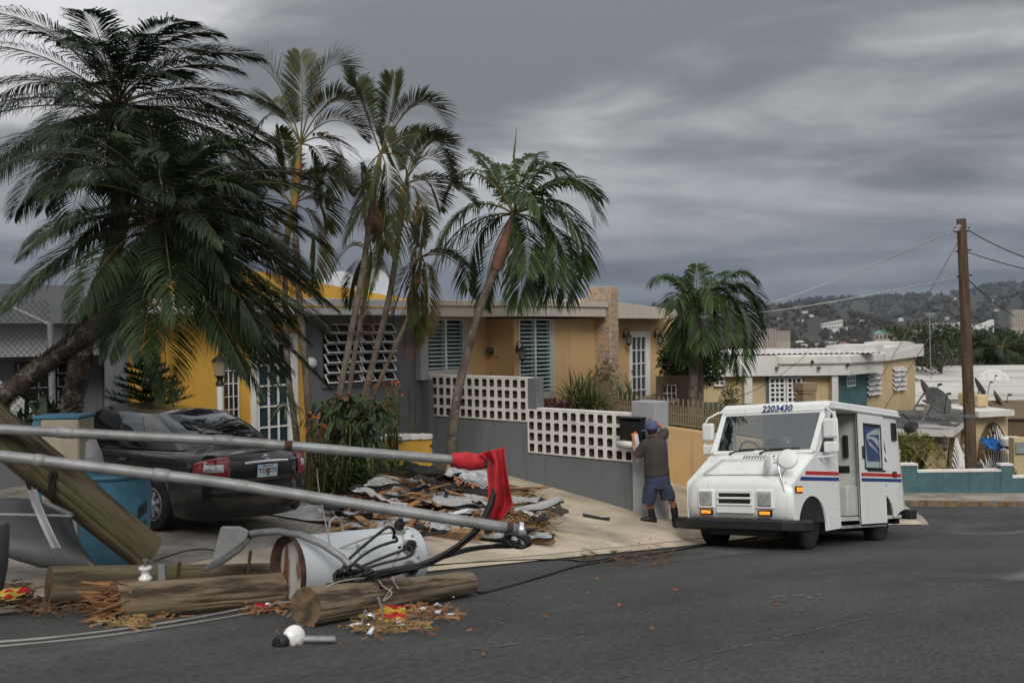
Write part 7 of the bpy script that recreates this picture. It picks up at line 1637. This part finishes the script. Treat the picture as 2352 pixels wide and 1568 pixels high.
m = MB(); plan_prism(m, [f1[0], (B3[0]+.25, B3[1]-.38), (cD[0]+.25, cD[1]-.3), (cD[0]-.2, 42), (A3[0], 42)], zb+.002, zt); rf = m.build('parapet', 'house_white', H3)
m = MB(); plan_prism(m, [(xy(1778, 33)[0], B3[1]-.46), (B3[0]+.3, B3[1]-.46), (cD[0]+.36, cD[1]-.4), (cD[0]+.2, 36), (xy(1778, 33)[0], 34)], zt-.3, zt+.012); m.build('cornice', 'house_white', rf, bevel=.05)
m = MB(); y0 = 33.4
mat('roof_tin', (.66, .64, .63), .6, var=.1, scale=2, stain=(.35, .16, .13), stain_at=(.56, .7), stain_scale=1.2)
xa, xb = xy(1590, 34)[0], xy(1975, 35)[0]; n_ = 70
m.grid(lambda a, b: (lerp(xa, xb, a), lerp(33.0, 37, b), lerp(zt+.02, at(1800, 802, 37).z, b)+.05*abs(math.sin(a*n_*math.pi/2))), n_*2, 1); m.build('tin_roof', 'roof_tin', H3)
for X0, X1 in ((1708, 1726), (1909, 1923)):
    a, b = xy(X0, 32.75), xy(X1, 32.75); m = MB(); m.mm((a[0], 32.7, -5.4), (b[0], 32.98, zb)); m.build('column', 'house_white', H3)
m = MB(); ft = outset(B3, C3, .03); m.add([(ft[0][0], ft[0][1], -5.4), (ft[1][0], ft[1][1], -5.4), (ft[1][0], ft[1][1], zb), (ft[0][0], ft[0][1], zb)], [(0, 1, 2, 3)]); m.build('teal_panel', 'stucco_teal', H3, solid=.03)
def win3(X0, X1, Y0, Y1, cols, rows, M0=None, slope=None, **kw):
    P0 = PT(X0, Y1, dq(X0)-.06); Q0 = PT(X1, Y1, dq(X1)-.06); w = math.hypot(Q0.x-P0.x, Q0.y-P0.y); h = PT(X0, Y0, dq(X0)-.06).z-P0.z; Q0.z = P0.z
    return lattice(H3, 'window', face(P0, Q0), w, h, cols, rows, kw.pop('fw', .06), kw.pop('t', .05), .06, **kw)
w_ = win3(1766, 1804, 865, 925, 3, 5); win3(1806, 1842, 865, 925, 3, 5); win3(1640, 1665, 863, 886, 2, 2)
win3(1942, 1962, 862, 888, 4, 2, fw=.05, t=.04)
m = MB(); P0 = PT(1760, 927, 32.96); P1 = PT(1845, 861, 32.96); m.mm((P0.x, 32.955, P0.z), (P1.x, 32.985, P1.z)); m.build('window_reveal', 'stucco_teal', H3)
# wing
zw = z3(2060, 825)
m = MB(); plan_prism(m, [C3, E3, bk[0], (C3[0]-3.5, 40)], -5.6, zw); m.build('wall', 'stucco_cream', H3)
fw_ = outset(C3, E3, .25); eX = xy(2122, 38.6)
pz3 = [(1983, 840), (1983, 792), (2029, 789), (2030, 798), (2067, 794), (2067, 785), (2088, 783), (2108, 790), (2122, 789), (2122, 816), (1990, 834)]
P_ = []
for X, Y in pz3: d = interp(X, [(1983, 34.6), (2122, 38.7)])-.2; P_.append(PT(X, Y, d))
m = MB(); n_ = len(P_); Q_ = [p+V((-.9, 1.2, 0)) for p in P_]; m.add(P_+Q_, [tuple(range(n_))[::-1], tuple(range(n_, 2*n_))]+[(i, (i+1) % n_, n_+(i+1) % n_, n_+i) for i in range(n_)]); m.build('parapet', 'house_white', H3)
for X0, X1, Y0, Y1 in ((1988, 2019, 849, 911), (2048, 2076, 842, 900)):
    P0 = PT(X0, Y1-2, dq(X0)-.08); Q0 = PT(X1, Y1-2, dq(X1)-.08); Q0.z = P0.z; Mf = face(P0, Q0); w = (Q0-P0).length; h = PT(X0, Y0, dq(X0)-.08).z-P0.z
    m = MB(); fbox(m, Mf, 0, w, 0, h, -.02, .0); wn = m.build('window', 'stucco_teal', H3)
    for c in range(2):
        for r in range(5):
            m = MB(); Ms = Mf @ Matrix.Translation((c*w/2+.04, (r+1)*h/5-.03, .02)) @ Matrix.Rotation(rad(-38), 4, 'X'); ww = w/2-.08; hh = h/5*.95
            fbox(m, Ms, 0, ww, -hh, -hh+.035, 0, .03); fbox(m, Ms, 0, ww, -.035, 0, 0, .03)
            for q in range(5): x = (ww-.03)*q/4; fbox(m, Ms, x, x+.03, -hh+.035, -.035, 0, .03)
            m.cur = 1; fbox(m, Ms, .03, ww-.03, -hh+.03, -.03, .008, .012); m.build('sash', ['paint_white', 'pane_dark'], wn)
for X, Y in ((1784, 843), (1880, 843), (1864, 829), (1946, 836)):
    p = PT(X, Y, 32.6); m = MB(); m.tube([p+V((0, .1, 0)), p+V((0, -.12, -.01))], .05, 8); m.build('drain_spout', 'stucco_teal' if Y > 840 else 'dark_metal', H3)
# gate pillars in front of it
def tan_pillar(label, X0, X1, Y0, d, cap=True):
    a, b = PT(X0, Y0, d), PT(X1, Y0, d); t = thing('gate_pillar', label, 'pillar', ((a.x+b.x)/2, d, -4.6)); m = MB(); R = Matrix.Rotation(.35, 3, 'Z'); c = V(((a.x+b.x)/2, d, 0)); w = (b.x-a.x)*.72
    m.box(c+V((0, 0, (a.z-4.6)/2-.15)), (w, w, a.z+4.6-.3), R); m.build('shaft', 'tan_stone', t); m = MB(); m.box(c+V((0, 0, a.z-.10)), (w*1.18, w*1.18, .2), R); m.box(c+V((0, 0, a.z-.24)), (w*1.08, w*1.08, .08), R); m.build('cap', 'tan_stone', t)
mat('tan_stone', (.30, .22, .135), .85, var=.12, scale=3, bump=.2)
tan_pillar('tan gate pillar with a stepped cap in front of the cream house', 1826, 1872, 878, 27.0); tan_pillar('low tan pillar beside the dark bush', 1666, 1694, 916, 25.5)
# ---------------------------------------------------------------- teal boundary wall
TW = thing('boundary_wall', 'teal rough rendered boundary wall with a white coping', 'wall', (12, 25.2, -4.4))
def twz(x): return road_z(x, ky(x))+.16
def tw_seg(X0, X1, Yt, name):
    a, b = PT(X0, Yt, 25.3), PT(X1, Yt, 25.3); y0, y1 = ky(a.x)+1.1, ky(b.x)+1.1; z = a.z
    m = MB(); m.hexa([(a.x, y0, twz(a.x)-.3), (a.x, y0, z-.05), (a.x, y0+.2, twz(a.x)-.3), (a.x, y0+.2, z-.05), (b.x, y1, twz(b.x)-.3), (b.x, y1, z-.05), (b.x, y1+.2, twz(b.x)-.3), (b.x, y1+.2, z-.05)]); m.build('wall', 'stucco_teal', TW)
    m = MB(); m.hexa([(a.x-.01, y0-.02, z-.049), (a.x-.01, y0-.02, z), (a.x-.01, y0+.22, z-.049), (a.x-.01, y0+.22, z), (b.x+.01, y1-.02, z-.049), (b.x+.01, y1-.02, z), (b.x+.01, y1+.22, z-.049), (b.x+.01, y1+.22, z)]); m.build('coping', 'wall_white', TW)
tw_seg(1930, 2100, 1063, 'a'); tw_seg(2100.5, 2290, 1077, 'b'); tw_seg(2290.5, 2318, 1062, 'c'); tw_seg(2318.5, 2560, 1090, 'd')
# ---------------------------------------------------------------- utility pole with its wires
pd = 25.9; b0, t0 = PT(2232, 1078, pd), PT(2208, 502, pd); UP = thing('utility_pole', 'brown wooden utility pole leaning slightly, with wires at its top', 'utility pole', (b0.x, pd, b0.z-.3))
m = MB(); m.tube([b0-V((0, 0, .4)), b0.lerp(t0, .5), t0], [.15, .135, .115], 14); m.build('shaft', 'pole_wood', UP)
for Y, X in ((527, 2209), (520, 2212)): p = PT(X, Y, pd); m = MB(); m.tube([p+V((-.22, -.05, -.03)), p+V((-.12, -.05, 0)), p, p+V((.14, 0, 0))], [.05, .07, .04, .08], 8); m.build('insulator', 'galvanised', UP)
for Y, X in ((633, 2215), (575, 2213)): p = PT(X, Y, pd); m = MB(); m.tube([p+V((-.2, 0, -.02)), p+V((.2, 0, .02))], .022, 6); m.build('bolt', 'dark_metal', UP)
p = PT(2224, 957, pd); m = MB(); [m.tube([p+V((.165*math.cos(a*.5236), .165*math.sin(a*.5236), .05*k)) for a in range(13)], .012, 5) for k in (0, 1)]; m.build('band', 'galvanised', UP)
mat('wire_pale', (.62, .62, .60), .5)
def span(label, a, b, r=.014, mt='wire_pale', sag=.0):
    A, B = PT(*a), PT(*b); P = [A.lerp(B, i/12)-V((0, 0, sag*math.sin(math.pi*i/12))) for i in range(13)]; tag(MB().tube(P, r, 4).build('overhead_wire', mt), label, 'wire', 'overhead wires')
span('upper wire from the pole top to the left', (2180, 535, 25.9), (1560, 735, 60), .016, sag=.5); span('middle wire from the pole to the left', (2195, 638, 25.9), (1560, 727, 60), .014, sag=.3)
span('wire from the pole top to the right edge', (2218, 525, 25.9), (2420, 610, 24), .014, 'wire_black', .1); span('lower wire from the pole to the right edge', (2218, 577, 25.9), (2440, 635, 24), .012, 'wire_black', .05); span('dark wire dropping from the pole to the right houses', (2222, 640, 25.9), (2330, 725, 45), .02, 'wire_black', .1)
span('steep pale guy wire from the pole to the cream house', (2206, 545, 25.9), (1990, 925, 34.5), .012); span('second pale guy wire slanting to the cream house', (2212, 650, 25.9), (2030, 940, 34.8), .014)
span('thin wire across the front of the white parapet', (1850, 815, 31), (1640, 925, 27), .010, 'wire_black', .25)
t = thing('roof_antenna', 'thin television antenna mast right of the stepped parapet', 'antenna', PT(2138, 860, 40)); m = MB(); m.tube([PT(2138, 870, 40), PT(2135, 716, 40)], .018, 5); [m.tube([PT(2135-w_, y_, 40), PT(2135+w_, y_, 40)], .012, 4) for w_, y_ in ((14, 719), (9, 722), (12, 726))]; m.build('mast', 'aluminium', t)
# ---------------------------------------------------------------- arched house with the dishes
H4 = thing('arched_house', 'cream house with arched openings, white grilles and a stained flat roof', 'house', (14, 30, -5))
L4, C4, R4, E4 = xy(1960, 29.5), xy(2165, 28.3), xy(2222, 33.6), xy(2292, 34.2)
zf = at(2168, 999, 28).z; zf2 = at(2168, 986, 28).z
def archwall(P, Q, z0, z1, arches, name, mt='stucco_cream', th=.22):
    """wall from P to Q with pointed-round arches open to the ground (a0,a1,top)"""
    P, Q = V((P[0], P[1], z0)), V((Q[0], Q[1], z0)); w = (Q-P).length; Mf = face(P, Q); h = z1-z0; xs_ = {0.0, w}
    for a0, a1, tp in arches: xs_ |= {lerp(a0, a1, (1-math.cos(math.pi*k/16))/2) for k in range(17)}
    xs_ = sorted(xs_); m = MB()
    def low(x, mid):
        for a0, a1, tp in arches:
            if a0 < mid < a1: return (tp-z0)*(.2+.8*math.sqrt(max(0, 1-((2*x-a0-a1)/(a1-a0))**2)))
        return 0.0
    for x0, x1 in zip(xs_, xs_[1:]): mid = (x0+x1)/2; m.prism([(x0, low(x0, mid)), (x1, low(x1, mid)), (x1, h), (x0, h)], -th, 0, lambda a, b, c: Mf @ V((a, b, c)))
    m.build(name, mt, H4); return Mf, w
MfL, wL = archwall(L4, C4, -5, zf, [(.45, 2.1, -3.36)], 'front_wall')
MfR, wR = archwall(C4, R4, -5, zf, [(.5, 3.2, -3.2), (3.5, 5.7, -3.2)], 'side_wall')
MfE, wE = archwall(R4, E4, -5, zf, [(.4, 1.9, -3.25)], 'side_wall')
m = MB(); plan_prism(m, [(L4[0], L4[1]+.6), (C4[0]+.1, C4[1]+.8), (R4[0]-.4, R4[1]+.3), (E4[0], E4[1]+.6), (E4[0], 38), (L4[0], 36)], -5, -4.8); m.build('terrace', 'concrete_grey', H4)
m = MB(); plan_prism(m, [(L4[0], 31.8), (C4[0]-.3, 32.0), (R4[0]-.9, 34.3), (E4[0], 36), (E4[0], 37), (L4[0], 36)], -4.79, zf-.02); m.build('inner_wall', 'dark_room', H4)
rp = [(L4[0]-.3, L4[1]-.4), (C4[0]+.12, C4[1]-.35), (R4[0]+.2, R4[1]-.1), (R4[0]-.2, 34.6), (L4[0]-.3, 34.2)]; zz_ = [zf2, zf2, zf2, zf2+.03, zf2+.03]
m = MB(); tp = [V((p[0], p[1], z)) for p, z in zip(rp, zz_)]; bt = [p-V((0, 0, .2)) for p in tp]; m.cur = 1; m.add(tp, [(0, 1, 2, 3, 4)]); m.cur = 0; m.add(tp+bt, [(i, 5+i, 5+(i+1) % 5, (i+1) % 5) for i in range(5)]); m.add(bt, [(4, 3, 2, 1, 0)]); m.build('roof', ['house_white', 'roof_stained'], H4)
m = MB(); m.hexa([(R4[0]+.22, R4[1]-.3, zf+.01), (R4[0]+.22, R4[1]-.3, zf+.2), (R4[0]-.1, 37, zf+.01), (R4[0]-.1, 37, zf+.2), (E4[0]+.4, E4[1]-.3, zf+.01), (E4[0]+.4, E4[1]-.3, zf+.2), (E4[0], 37, zf+.01), (E4[0], 37, zf+.2)]); m.build('roof', 'house_white', H4)
m = MB(); q0, q1 = xy(2240, 35), xy(2268, 35); m.mm((q0[0], 34.9, zf+.21), (q1[0], 36.5, at(2255, 905, 35).z)); m.build('stair_head', 'stucco_cream', H4, bevel=.1)
def grille(Mf, a0, a1, top, z0, bulge, k, name):
    for i in range(k+1):
        a = lerp(a0+.05, a1-.05, i/k); hh = (top-z0)*(.22+.75*math.sin(math.pi*(a-a0)/(a1-a0))); m = MB(); m.tube([Mf @ V((a, hh*q, .02+bulge*math.sin(math.pi*min(1, q*.9))*(1-q*.4))) for q in (0, .15, .3, .5, .75, .97)], .022, 4); m.build('grille_bar', 'paint_white', H4)
    for q in (.1, .45): m = MB(); m.tube([Mf @ V((a0+.05, (top-z0)*q, .02+bulge*q)), Mf @ V((a1-.05, (top-z0)*q, .02+bulge*q))], .02, 4); m.build('grille_rail', 'paint_white', H4)
grille(MfL, .45, 2.1, -3.36, -5, .03, 10, ''); grille(MfR, .5, 3.2, -3.2, -5, .35, 20, ''); grille(MfR, 3.5, 5.7, -3.2, -5, .25, 14, ''); grille(MfE, .4, 1.9, -3.25, -5, .3, 12, '')
for X, Y, d, nm in ((2158, 1010, 28.15, 'at the near corner of the arched house'), (2218, 978, 32.9, 'between the arches beside the pole'), (2272, 975, 33.7, 'at the far end of the arched house')): lantern('wall_lantern', 'dark wall lantern '+nm, PT(X, Y, d), V((.6, -.8, 0)))
def dish(label, X, Y, d, R, az, base, zr_, mt='dark_metal'):
    c = PT(X, Y, d); t = thing('satellite_dish', label, 'satellite dish', (c.x, d, zr_), group='small satellite dishes'); Mx = Matrix.Translation(c) @ Matrix.Rotation(az, 4, 'Z') @ Matrix.Rotation(rad(58), 4, 'X')
    m = MB(); m.lathe([(R*q, .3*R*q*q) for q in (.02, .3, .6, .85, 1)], 22, Mx, caps=False); m.build('reflector', mt, t, solid=.02); b = PT(*base, d)
    m = MB(); m.tube([b, b.lerp(c, .5)+V((.02, 0, .05)), c], .03, 6); m.build('mast', 'galvanised', t); f = Mx @ V((0, 0, R*1.1)); m = MB(); m.tube([Mx @ V((0, -R, .2*R)), f], .015, 5); m.tube([f, f+V((.12, 0, .02))], .04, 6); m.build('feed_arm', 'dark_metal', t)
mat('dish_dark', (.07, .072, .07), .6, var=.2)
dish('dark satellite dish leaning left on the stained roof', 2124, 900, 31.5, .42, rad(60), (2098, 940), zf2, 'dish_dark'); dish('dark satellite dish turned to the viewer on the stained roof', 2148, 923, 30.5, .47, rad(25), (2116, 968), zf2, 'dish_dark')
dish('small dark dish at the far right roof', 2290, 920, 37, .40, rad(60), (2285, 935), zf2, 'dish_dark'); dish('pale dish on the white roof behind the pole', 2247, 892, 44, .5, rad(60), (2247, 905), -2); dish('white dish on the far white roof', 2282, 880, 52, .75, rad(-20), (2282, 895), -2, 'house_white')
# ---------------------------------------------------------------- white flat roofs and walls farther down
def slab(name, label, X0, X1, Yt, d0, d1, drop, mt='house_white', rmt='roof_white', rise=.0):
    a0, a1 = PT(X0, Yt, d0), PT(X1, Yt, d0); t = thing(name, label, 'house', ((a0.x+a1.x)/2, (d0+d1)/2, a0.z-drop)); k = (d1/d0+1)/2
    m = MB(); m.hexa([(a0.x, d0, a0.z-drop), (a0.x, d0, a0.z), (a0.x*k, d1, a0.z-drop), (a0.x*k, d1, a0.z+rise), (a1.x, d0, a0.z-drop), (a1.x, d0, a0.z), (a1.x*k, d1, a0.z-drop), (a1.x*k, d1, a0.z+rise)]); m.build('wall', mt, t)
    m = MB(); o = .12; m.hexa([(a0.x-o, d0-o, a0.z+.002), (a0.x-o, d0-o, a0.z+.06), (a0.x*k-o, d1+o, a0.z+rise+.002), (a0.x*k-o, d1+o, a0.z+rise+.06), (a1.x+o, d0-o, a0.z+.002), (a1.x+o, d0-o, a0.z+.06), (a1.x*k+o, d1+o, a0.z+rise+.002), (a1.x*k+o, d1+o, a0.z+rise+.06)]); m.build('roof', rmt, t); return t
slab('white_roofed_house', 'long low house with a streaked white roof behind the dishes', 2085, 2480, 928, 40, 52, 4, rise=.25); slab('white_roofed_house', 'farther white flat roof below the trees at the right', 2150, 2520, 888, 52, 66, 3, rise=.5)
slab('red_edged_house', 'dark roof with a red edge between the dishes', 2160, 2240, 938, 36.5, 39, 2.5, 'stucco_brown', 'roof_stained', .1)
slab('orange_ruin', 'weathered orange house with a blackened top at the right edge', 2278, 2520, 975, 37.5, 46, 3, 'ruin_orange' if 'ruin_orange' in MT else 'stucco_orange', 'roof_stained', .1)
slab('dark_shed', 'dark brown shed at the right edge', 2300, 2480, 962, 35.5, 37, 2, 'stucco_brown', 'stucco_brown', .5)
t = thing('meter_pillar', 'cream pillar with meter boxes at the right edge', 'pillar', PT(2345, 1090, 27)); a, b = PT(2329, 1005, 27), PT(2400, 1090, 27); m = MB(); m.mm((a.x, 27, b.z-.5), (b.x, 27.3, a.z)); m.build('wall', 'stucco_cream', t)
c = PT(2336, 1015, 26.9); d_ = PT(2380, 1040, 26.9); m = MB(); m.mm((c.x, 26.93, d_.z), (d_.x, 26.99, c.z)); m.build('meter_box', 'aluminium', t)
t = thing('tank', 'white plastic drum beside the arched house', 'drum', PT(2325, 1015, 33)); m = MB(); m.lathe([(.35, -.2), (.38, 0), (.38, .05), (.3, .08)], 14, Matrix.Translation(PT(2325, 1008, 33))); m.build('drum', 'paint_white', t)
mat('tarp_blue', (.02, .14, .42), .5, var=.2)
crumple('tarpaulin', 'bright blue tarpaulin heaped beside the arched house', 'tarpaulin', PT(2286, 1026, 33.5), .8, .6, ['tarp_blue'], .2, tilt=.5)
random.seed(55)
bush('yellow_shrub', 'yellow-green flowering shrub in front of the arched house', (PT(2090, 1050, 26.6).x, 26.6, -4.3), (1.15, .6, 1.15), 1500, 'leaf_yellowgreen', .05, lobes=12); bush('low_shrub', 'low shrub at the foot of the utility pole', (PT(2190, 1070, 26.3).x, 26.3, -4.3), (1.2, .4, .45), 420, 'leaf_yellowgreen', .04)
bush('low_shrub', 'dark low shrub by the meter pillar', (PT(2320, 1080, 27).x, 27, -4.6), (.8, .5, .5), 300, 'leaf_bush', .05)
# ---------------------------------------------------------------- trees down the slope
def tree(label, X, Yb, d, H, R, n, lw, mt='leaf_far', seed=0, lobes=12):
    random.seed(seed); b = PT(X, Yb, d); t = thing('tree', label, 'tree', b, group='trees down the slope'); m = MB(); lf = MB(); tops = []
    m.tube([b, b+V((R*.03, 0, H*.35)), b+V((0, 0, H*.6))], [H*.03, H*.022, H*.012], 7)
    for i in range(lobes):
        dd_ = rdir(-.1, 1.3); c = b+V((0, 0, H*.5))+V((dd_.x*R*.7, dd_.y*R*.7, dd_.z*H*.45)); tops.append((c, rnd(.25, .48))); m.tube([b+V((0, 0, H*rnd(.25, .5))), b.lerp(c, .6)+V((0, 0, H*.15)), c], [H*.014, H*.009, H*.003], 5)
    for i in range(n):
        c, q = random.choice(tops); e = V((random.gauss(0, .5), random.gauss(0, .5), random.gauss(0, .45))); p = c+V((e.x*R*q, e.y*R*q, e.z*H*.5*q)); l = lw*rnd(.6, 1.5); dr = rdir(-1, 1); s_ = dr.cross(rdir(-1, 1)).normalized(); lf.add([p, p+dr*l+s_*l*.45, p+dr*l*2, p+dr*l-s_*l*.45], [(0, 1, 2, 3)])
    m.build('trunk', 'trunk_ring', t); lf.build('crown', mt, t)
mat('leaf_tree', (.045, .068, .022), .7, var=.3, transl=.15, island=.55); mat('leaf_thin', (.085, .095, .03), .7, var=.3, transl=.15, island=.5)
tree('leafy green tree behind the arched house, right of the cream wing', 2160, 900, 60, 3.9, 2.4, 2600, .10, 'leaf_tree', 61); tree('sparse storm-stripped tree with pale green sprouts', 2118, 890, 66, 4.2, 2.0, 1000, .10, 'leaf_thin', 62, 9)
tree('dark dense tree beside the pole', 2205, 885, 72, 4.0, 2.8, 2600, .12, 'leaf_tree', 63); tree('broad dark tree right of the pole', 2270, 875, 75, 3.6, 3.6, 3000, .13, 'leaf_tree', 64); tree('dark tree at the right edge of the picture', 2345, 868, 80, 3.6, 3.8, 2600, .14, 'leaf_tree', 65)
tree('light green tree peeping over the stepped parapet', 2046, 805, 90, 2.2, 2.2, 700, .12, 'leaf_thin', 66, 7)
random.seed(9)
tpz = thing('coconut_palm', 'far drooping coconut palm beyond the white roofs', 'palm tree', PT(2300, 860, 70)); c = PT(2300, 800, 70); m = MB(); m.tube([PT(2305, 880, 70), c], .16, 7); m.build('trunk', 'trunk_ring', tpz)
for i in range(16): rand_frond(tpz, c, i*2.4, rnd(-.2, 1.0), rnd(2.2, 3.0), 'leaf_date', 'rachis', sag=.7, n=26, Lm=.8, w=.09, r0=.04, droop=.7)
# ---------------------------------------------------------------- the valley: buildings one can make out
mat('far_white', (.62, .62, .60), .8, var=.08, scale=.05); mat('far_cream', (.46, .40, .33), .8, var=.1, scale=.05); mat('far_window', (.09, .09, .095), .5, var=.2); mat('far_teal', (.18, .33, .28), .7, var=.1); mat('far_red', (.30, .12, .08), .8, var=.1); mat('far_grey', (.33, .33, .33), .8, var=.1)
def block(name, label, X0, X1, Y0, Y1, r, floors, cols, mt='far_white', depth=None, sl=0.0, grp=None, roof=None):
    a, b = PT(X0, Y1, r), PT(X1, Y0, r); w = b.x-a.x; dpt = depth or w*.35; t = thing(name, label, 'building', ((a.x+b.x)/2, r, a.z), group=grp); zlow = min(a.z, terr(X0, r)-2)
    m = MB(); m.hexa([(a.x, r, zlow), (a.x, r, b.z), (a.x, r+dpt, zlow), (a.x, r+dpt, b.z), (b.x, r, zlow), (b.x, r, b.z+sl), (b.x, r+dpt, zlow), (b.x, r+dpt, b.z+sl)]); m.build('wall', mt, t)
    H_ = b.z-a.z; fh = H_/max(1, floors)
    for f in range(floors):
        for c_ in range(cols):
            cw = w/cols; x = a.x+cw*(c_+.5); z = a.z+fh*(f+.55); s_ = sl*(c_+.5)/cols*(f+.5)/floors; m = MB(); m.mm((x-cw*.32, r-.12, z-fh*.25+s_), (x+cw*.32, r-.02, z+fh*.2+s_)); m.build('window', 'far_window', t)
    if roof: m = MB(); m.add([(a.x-w*.04, r-.5, b.z+.01), (b.x+w*.04, r-.5, b.z+.01), (b.x+w*.04, r+dpt, b.z+.01), (a.x-w*.04, r+dpt, b.z+.01), (a.x+w*.25, r+dpt*.5, b.z+H_*.5), (b.x-w*.25, r+dpt*.5, b.z+H_*.5)], [(0, 1, 5, 4), (1, 2, 5), (2, 3, 4, 5), (3, 0, 4)]); m.build('roof', roof, t)
    return t
block('apartment_block', 'tall cream apartment tower in the valley beside the palm', 1738, 1781, 754, 797, 900, 8, 7, 'far_cream'); block('apartment_block', 'lower cream apartment block joined to the tower', 1782, 1815, 759, 783, 905, 5, 6, 'far_cream')
block('long_building', 'long white building stepping up a wooded slope', 1889, 1936, 742, 757, 2450, 2, 7, 'far_white', sl=9); block('hall', 'pale hall with a sea-green hipped roof in the valley', 2010, 2055, 765, 783, 800, 1, 5, 'far_cream', roof='far_teal')
block('office_building', 'white terraced office building left of the pole', 2140, 2212, 741, 772, 700, 5, 7, 'far_white'); block('theatre', 'angular white theatre right of the pole', 2235, 2283, 752, 774, 720, 1, 3, 'far_white', sl=6); block('parking_deck', 'long low white parking deck at the right', 2268, 2420, 766, 782, 690, 3, 6, 'far_white')
block('tower_block', 'tall pale tower at the right edge', 2325, 2362, 710, 752, 1700, 12, 6, 'far_cream')
block('office_building', 'small white office building on the valley floor', 2095, 2118, 772, 785, 820, 2, 3, 'far_white')
random.seed(101); n_ = 0
for i in range(170):
    X = rnd(1730, 2352); r = math.exp(rnd(math.log(700), math.log(5200))); z = terr(X, r); p = V((kx(X)*r, r, z)); w = rnd(7, 16)*(1 if r < 2500 else 1.5); h = rnd(3.5, 8); m = MB(); dpt = w*.7; col = random.choice(['far_white', 'far_white', 'far_cream', 'far_grey', 'far_white'])
    t = thing('far_house', 'small pale house scattered over the far valley and hills', 'house', p, group='far valley houses'); m.mm((p.x-w/2, r, z-6), (p.x+w/2, r+dpt, z+h)); m.build('wall', col, t)
    m = MB(); m.add([(p.x-w*.55, r-.6, z+h+.02), (p.x+w*.55, r-.6, z+h+.02), (p.x+w*.55, r+dpt, z+h+.02), (p.x-w*.55, r+dpt, z+h+.02), (p.x-w*.3, r+dpt/2, z+h*1.25), (p.x+w*.3, r+dpt/2, z+h*1.25)], [(0, 1, 5, 4), (1, 2, 5), (2, 3, 4, 5), (3, 0, 4)]); m.build('roof', random.choice(['far_white', 'far_grey', 'far_red', 'far_white']), t)
# woods on the valley floor and slopes: one mass of crowns
wd = MB(); wd2 = MB()
for i in range(15000):
    X = rnd(1500, 2420); r = math.exp(rnd(math.log(260), math.log(7000))); z = terr(X, r)
    if MN.noise(V((X*.02, math.log(r)*6, 4))) < -.12: continue
    s_ = rnd(2.2, 5)*max(1, r/1500); p = V((kx(X)*r+rnd(-3, 3), r, z)); mb = wd if random.random() < .55 else wd2; k = 7
    ring1 = [p+V((s_*rnd(.6, 1.1)*math.cos(a*6.283/k), s_*math.sin(a*6.283/k)*rnd(.6, 1.1), s_*rnd(.2, .7))) for a in range(k)]; ring2 = [p+V((s_*rnd(.3, .8)*math.cos(a*6.283/k), s_*math.sin(a*6.283/k)*rnd(.3, .8), s_*rnd(.9, 1.5))) for a in range(k)]; tpv = p+V((0, 0, s_*1.7))
    mb.add([p-V((0, 0, 2))]+ring1+ring2+[tpv], [(0, 1+(a+1) % k, 1+a) for a in range(k)]+[(1+a, 1+(a+1) % k, 1+k+(a+1) % k, 1+k+a) for a in range(k)]+[(1+k+a, 1+k+(a+1) % k, 1+2*k) for a in range(k)])
mat('wood_brown', (.050, .041, .030), .95, var=.3, scale=.05, island=.5); mat('wood_green', (.032, .036, .019), .95, var=.3, scale=.05, island=.5)
hzm = bpy.data.materials.new('haze'); hzm.use_nodes = True; hn = hzm.node_tree.nodes; hn.remove(hn['Principled BSDF']); pv = hn.new('ShaderNodeVolumePrincipled'); pv.inputs['Color'].default_value = (.62, .74, .95, 1); pv.inputs['Density'].default_value = 3.2e-5; hzm.node_tree.links.new(pv.outputs[0], hn['Material Output'].inputs['Volume'])
MT['haze'] = hzm; m = MB(); m.mm((-9500, -160, -140), (9500, 12500, 460)); hzo = tag(m.build('haze', 'haze'), 'thin blue-grey haze over the valley', None, kind='stuff')
tag(wd.build('valley_woods', 'wood_brown'), 'storm-browned woods covering the valley and slopes', None, kind='stuff'); tag(wd2.build('valley_woods', 'wood_green'), 'green woods covering the valley and slopes', None, kind='stuff')
# snapped pole and chimney stub behind the orange house
p = PT(1230, 700, 30); m = MB(); m.tube([V((p.x, 30, -2)), PT(1230, 642, 30)], .11, 10); tag(m.build('pole_stump', 'pole_wood'), 'top of a wooden pole behind the orange house roof', 'pole')
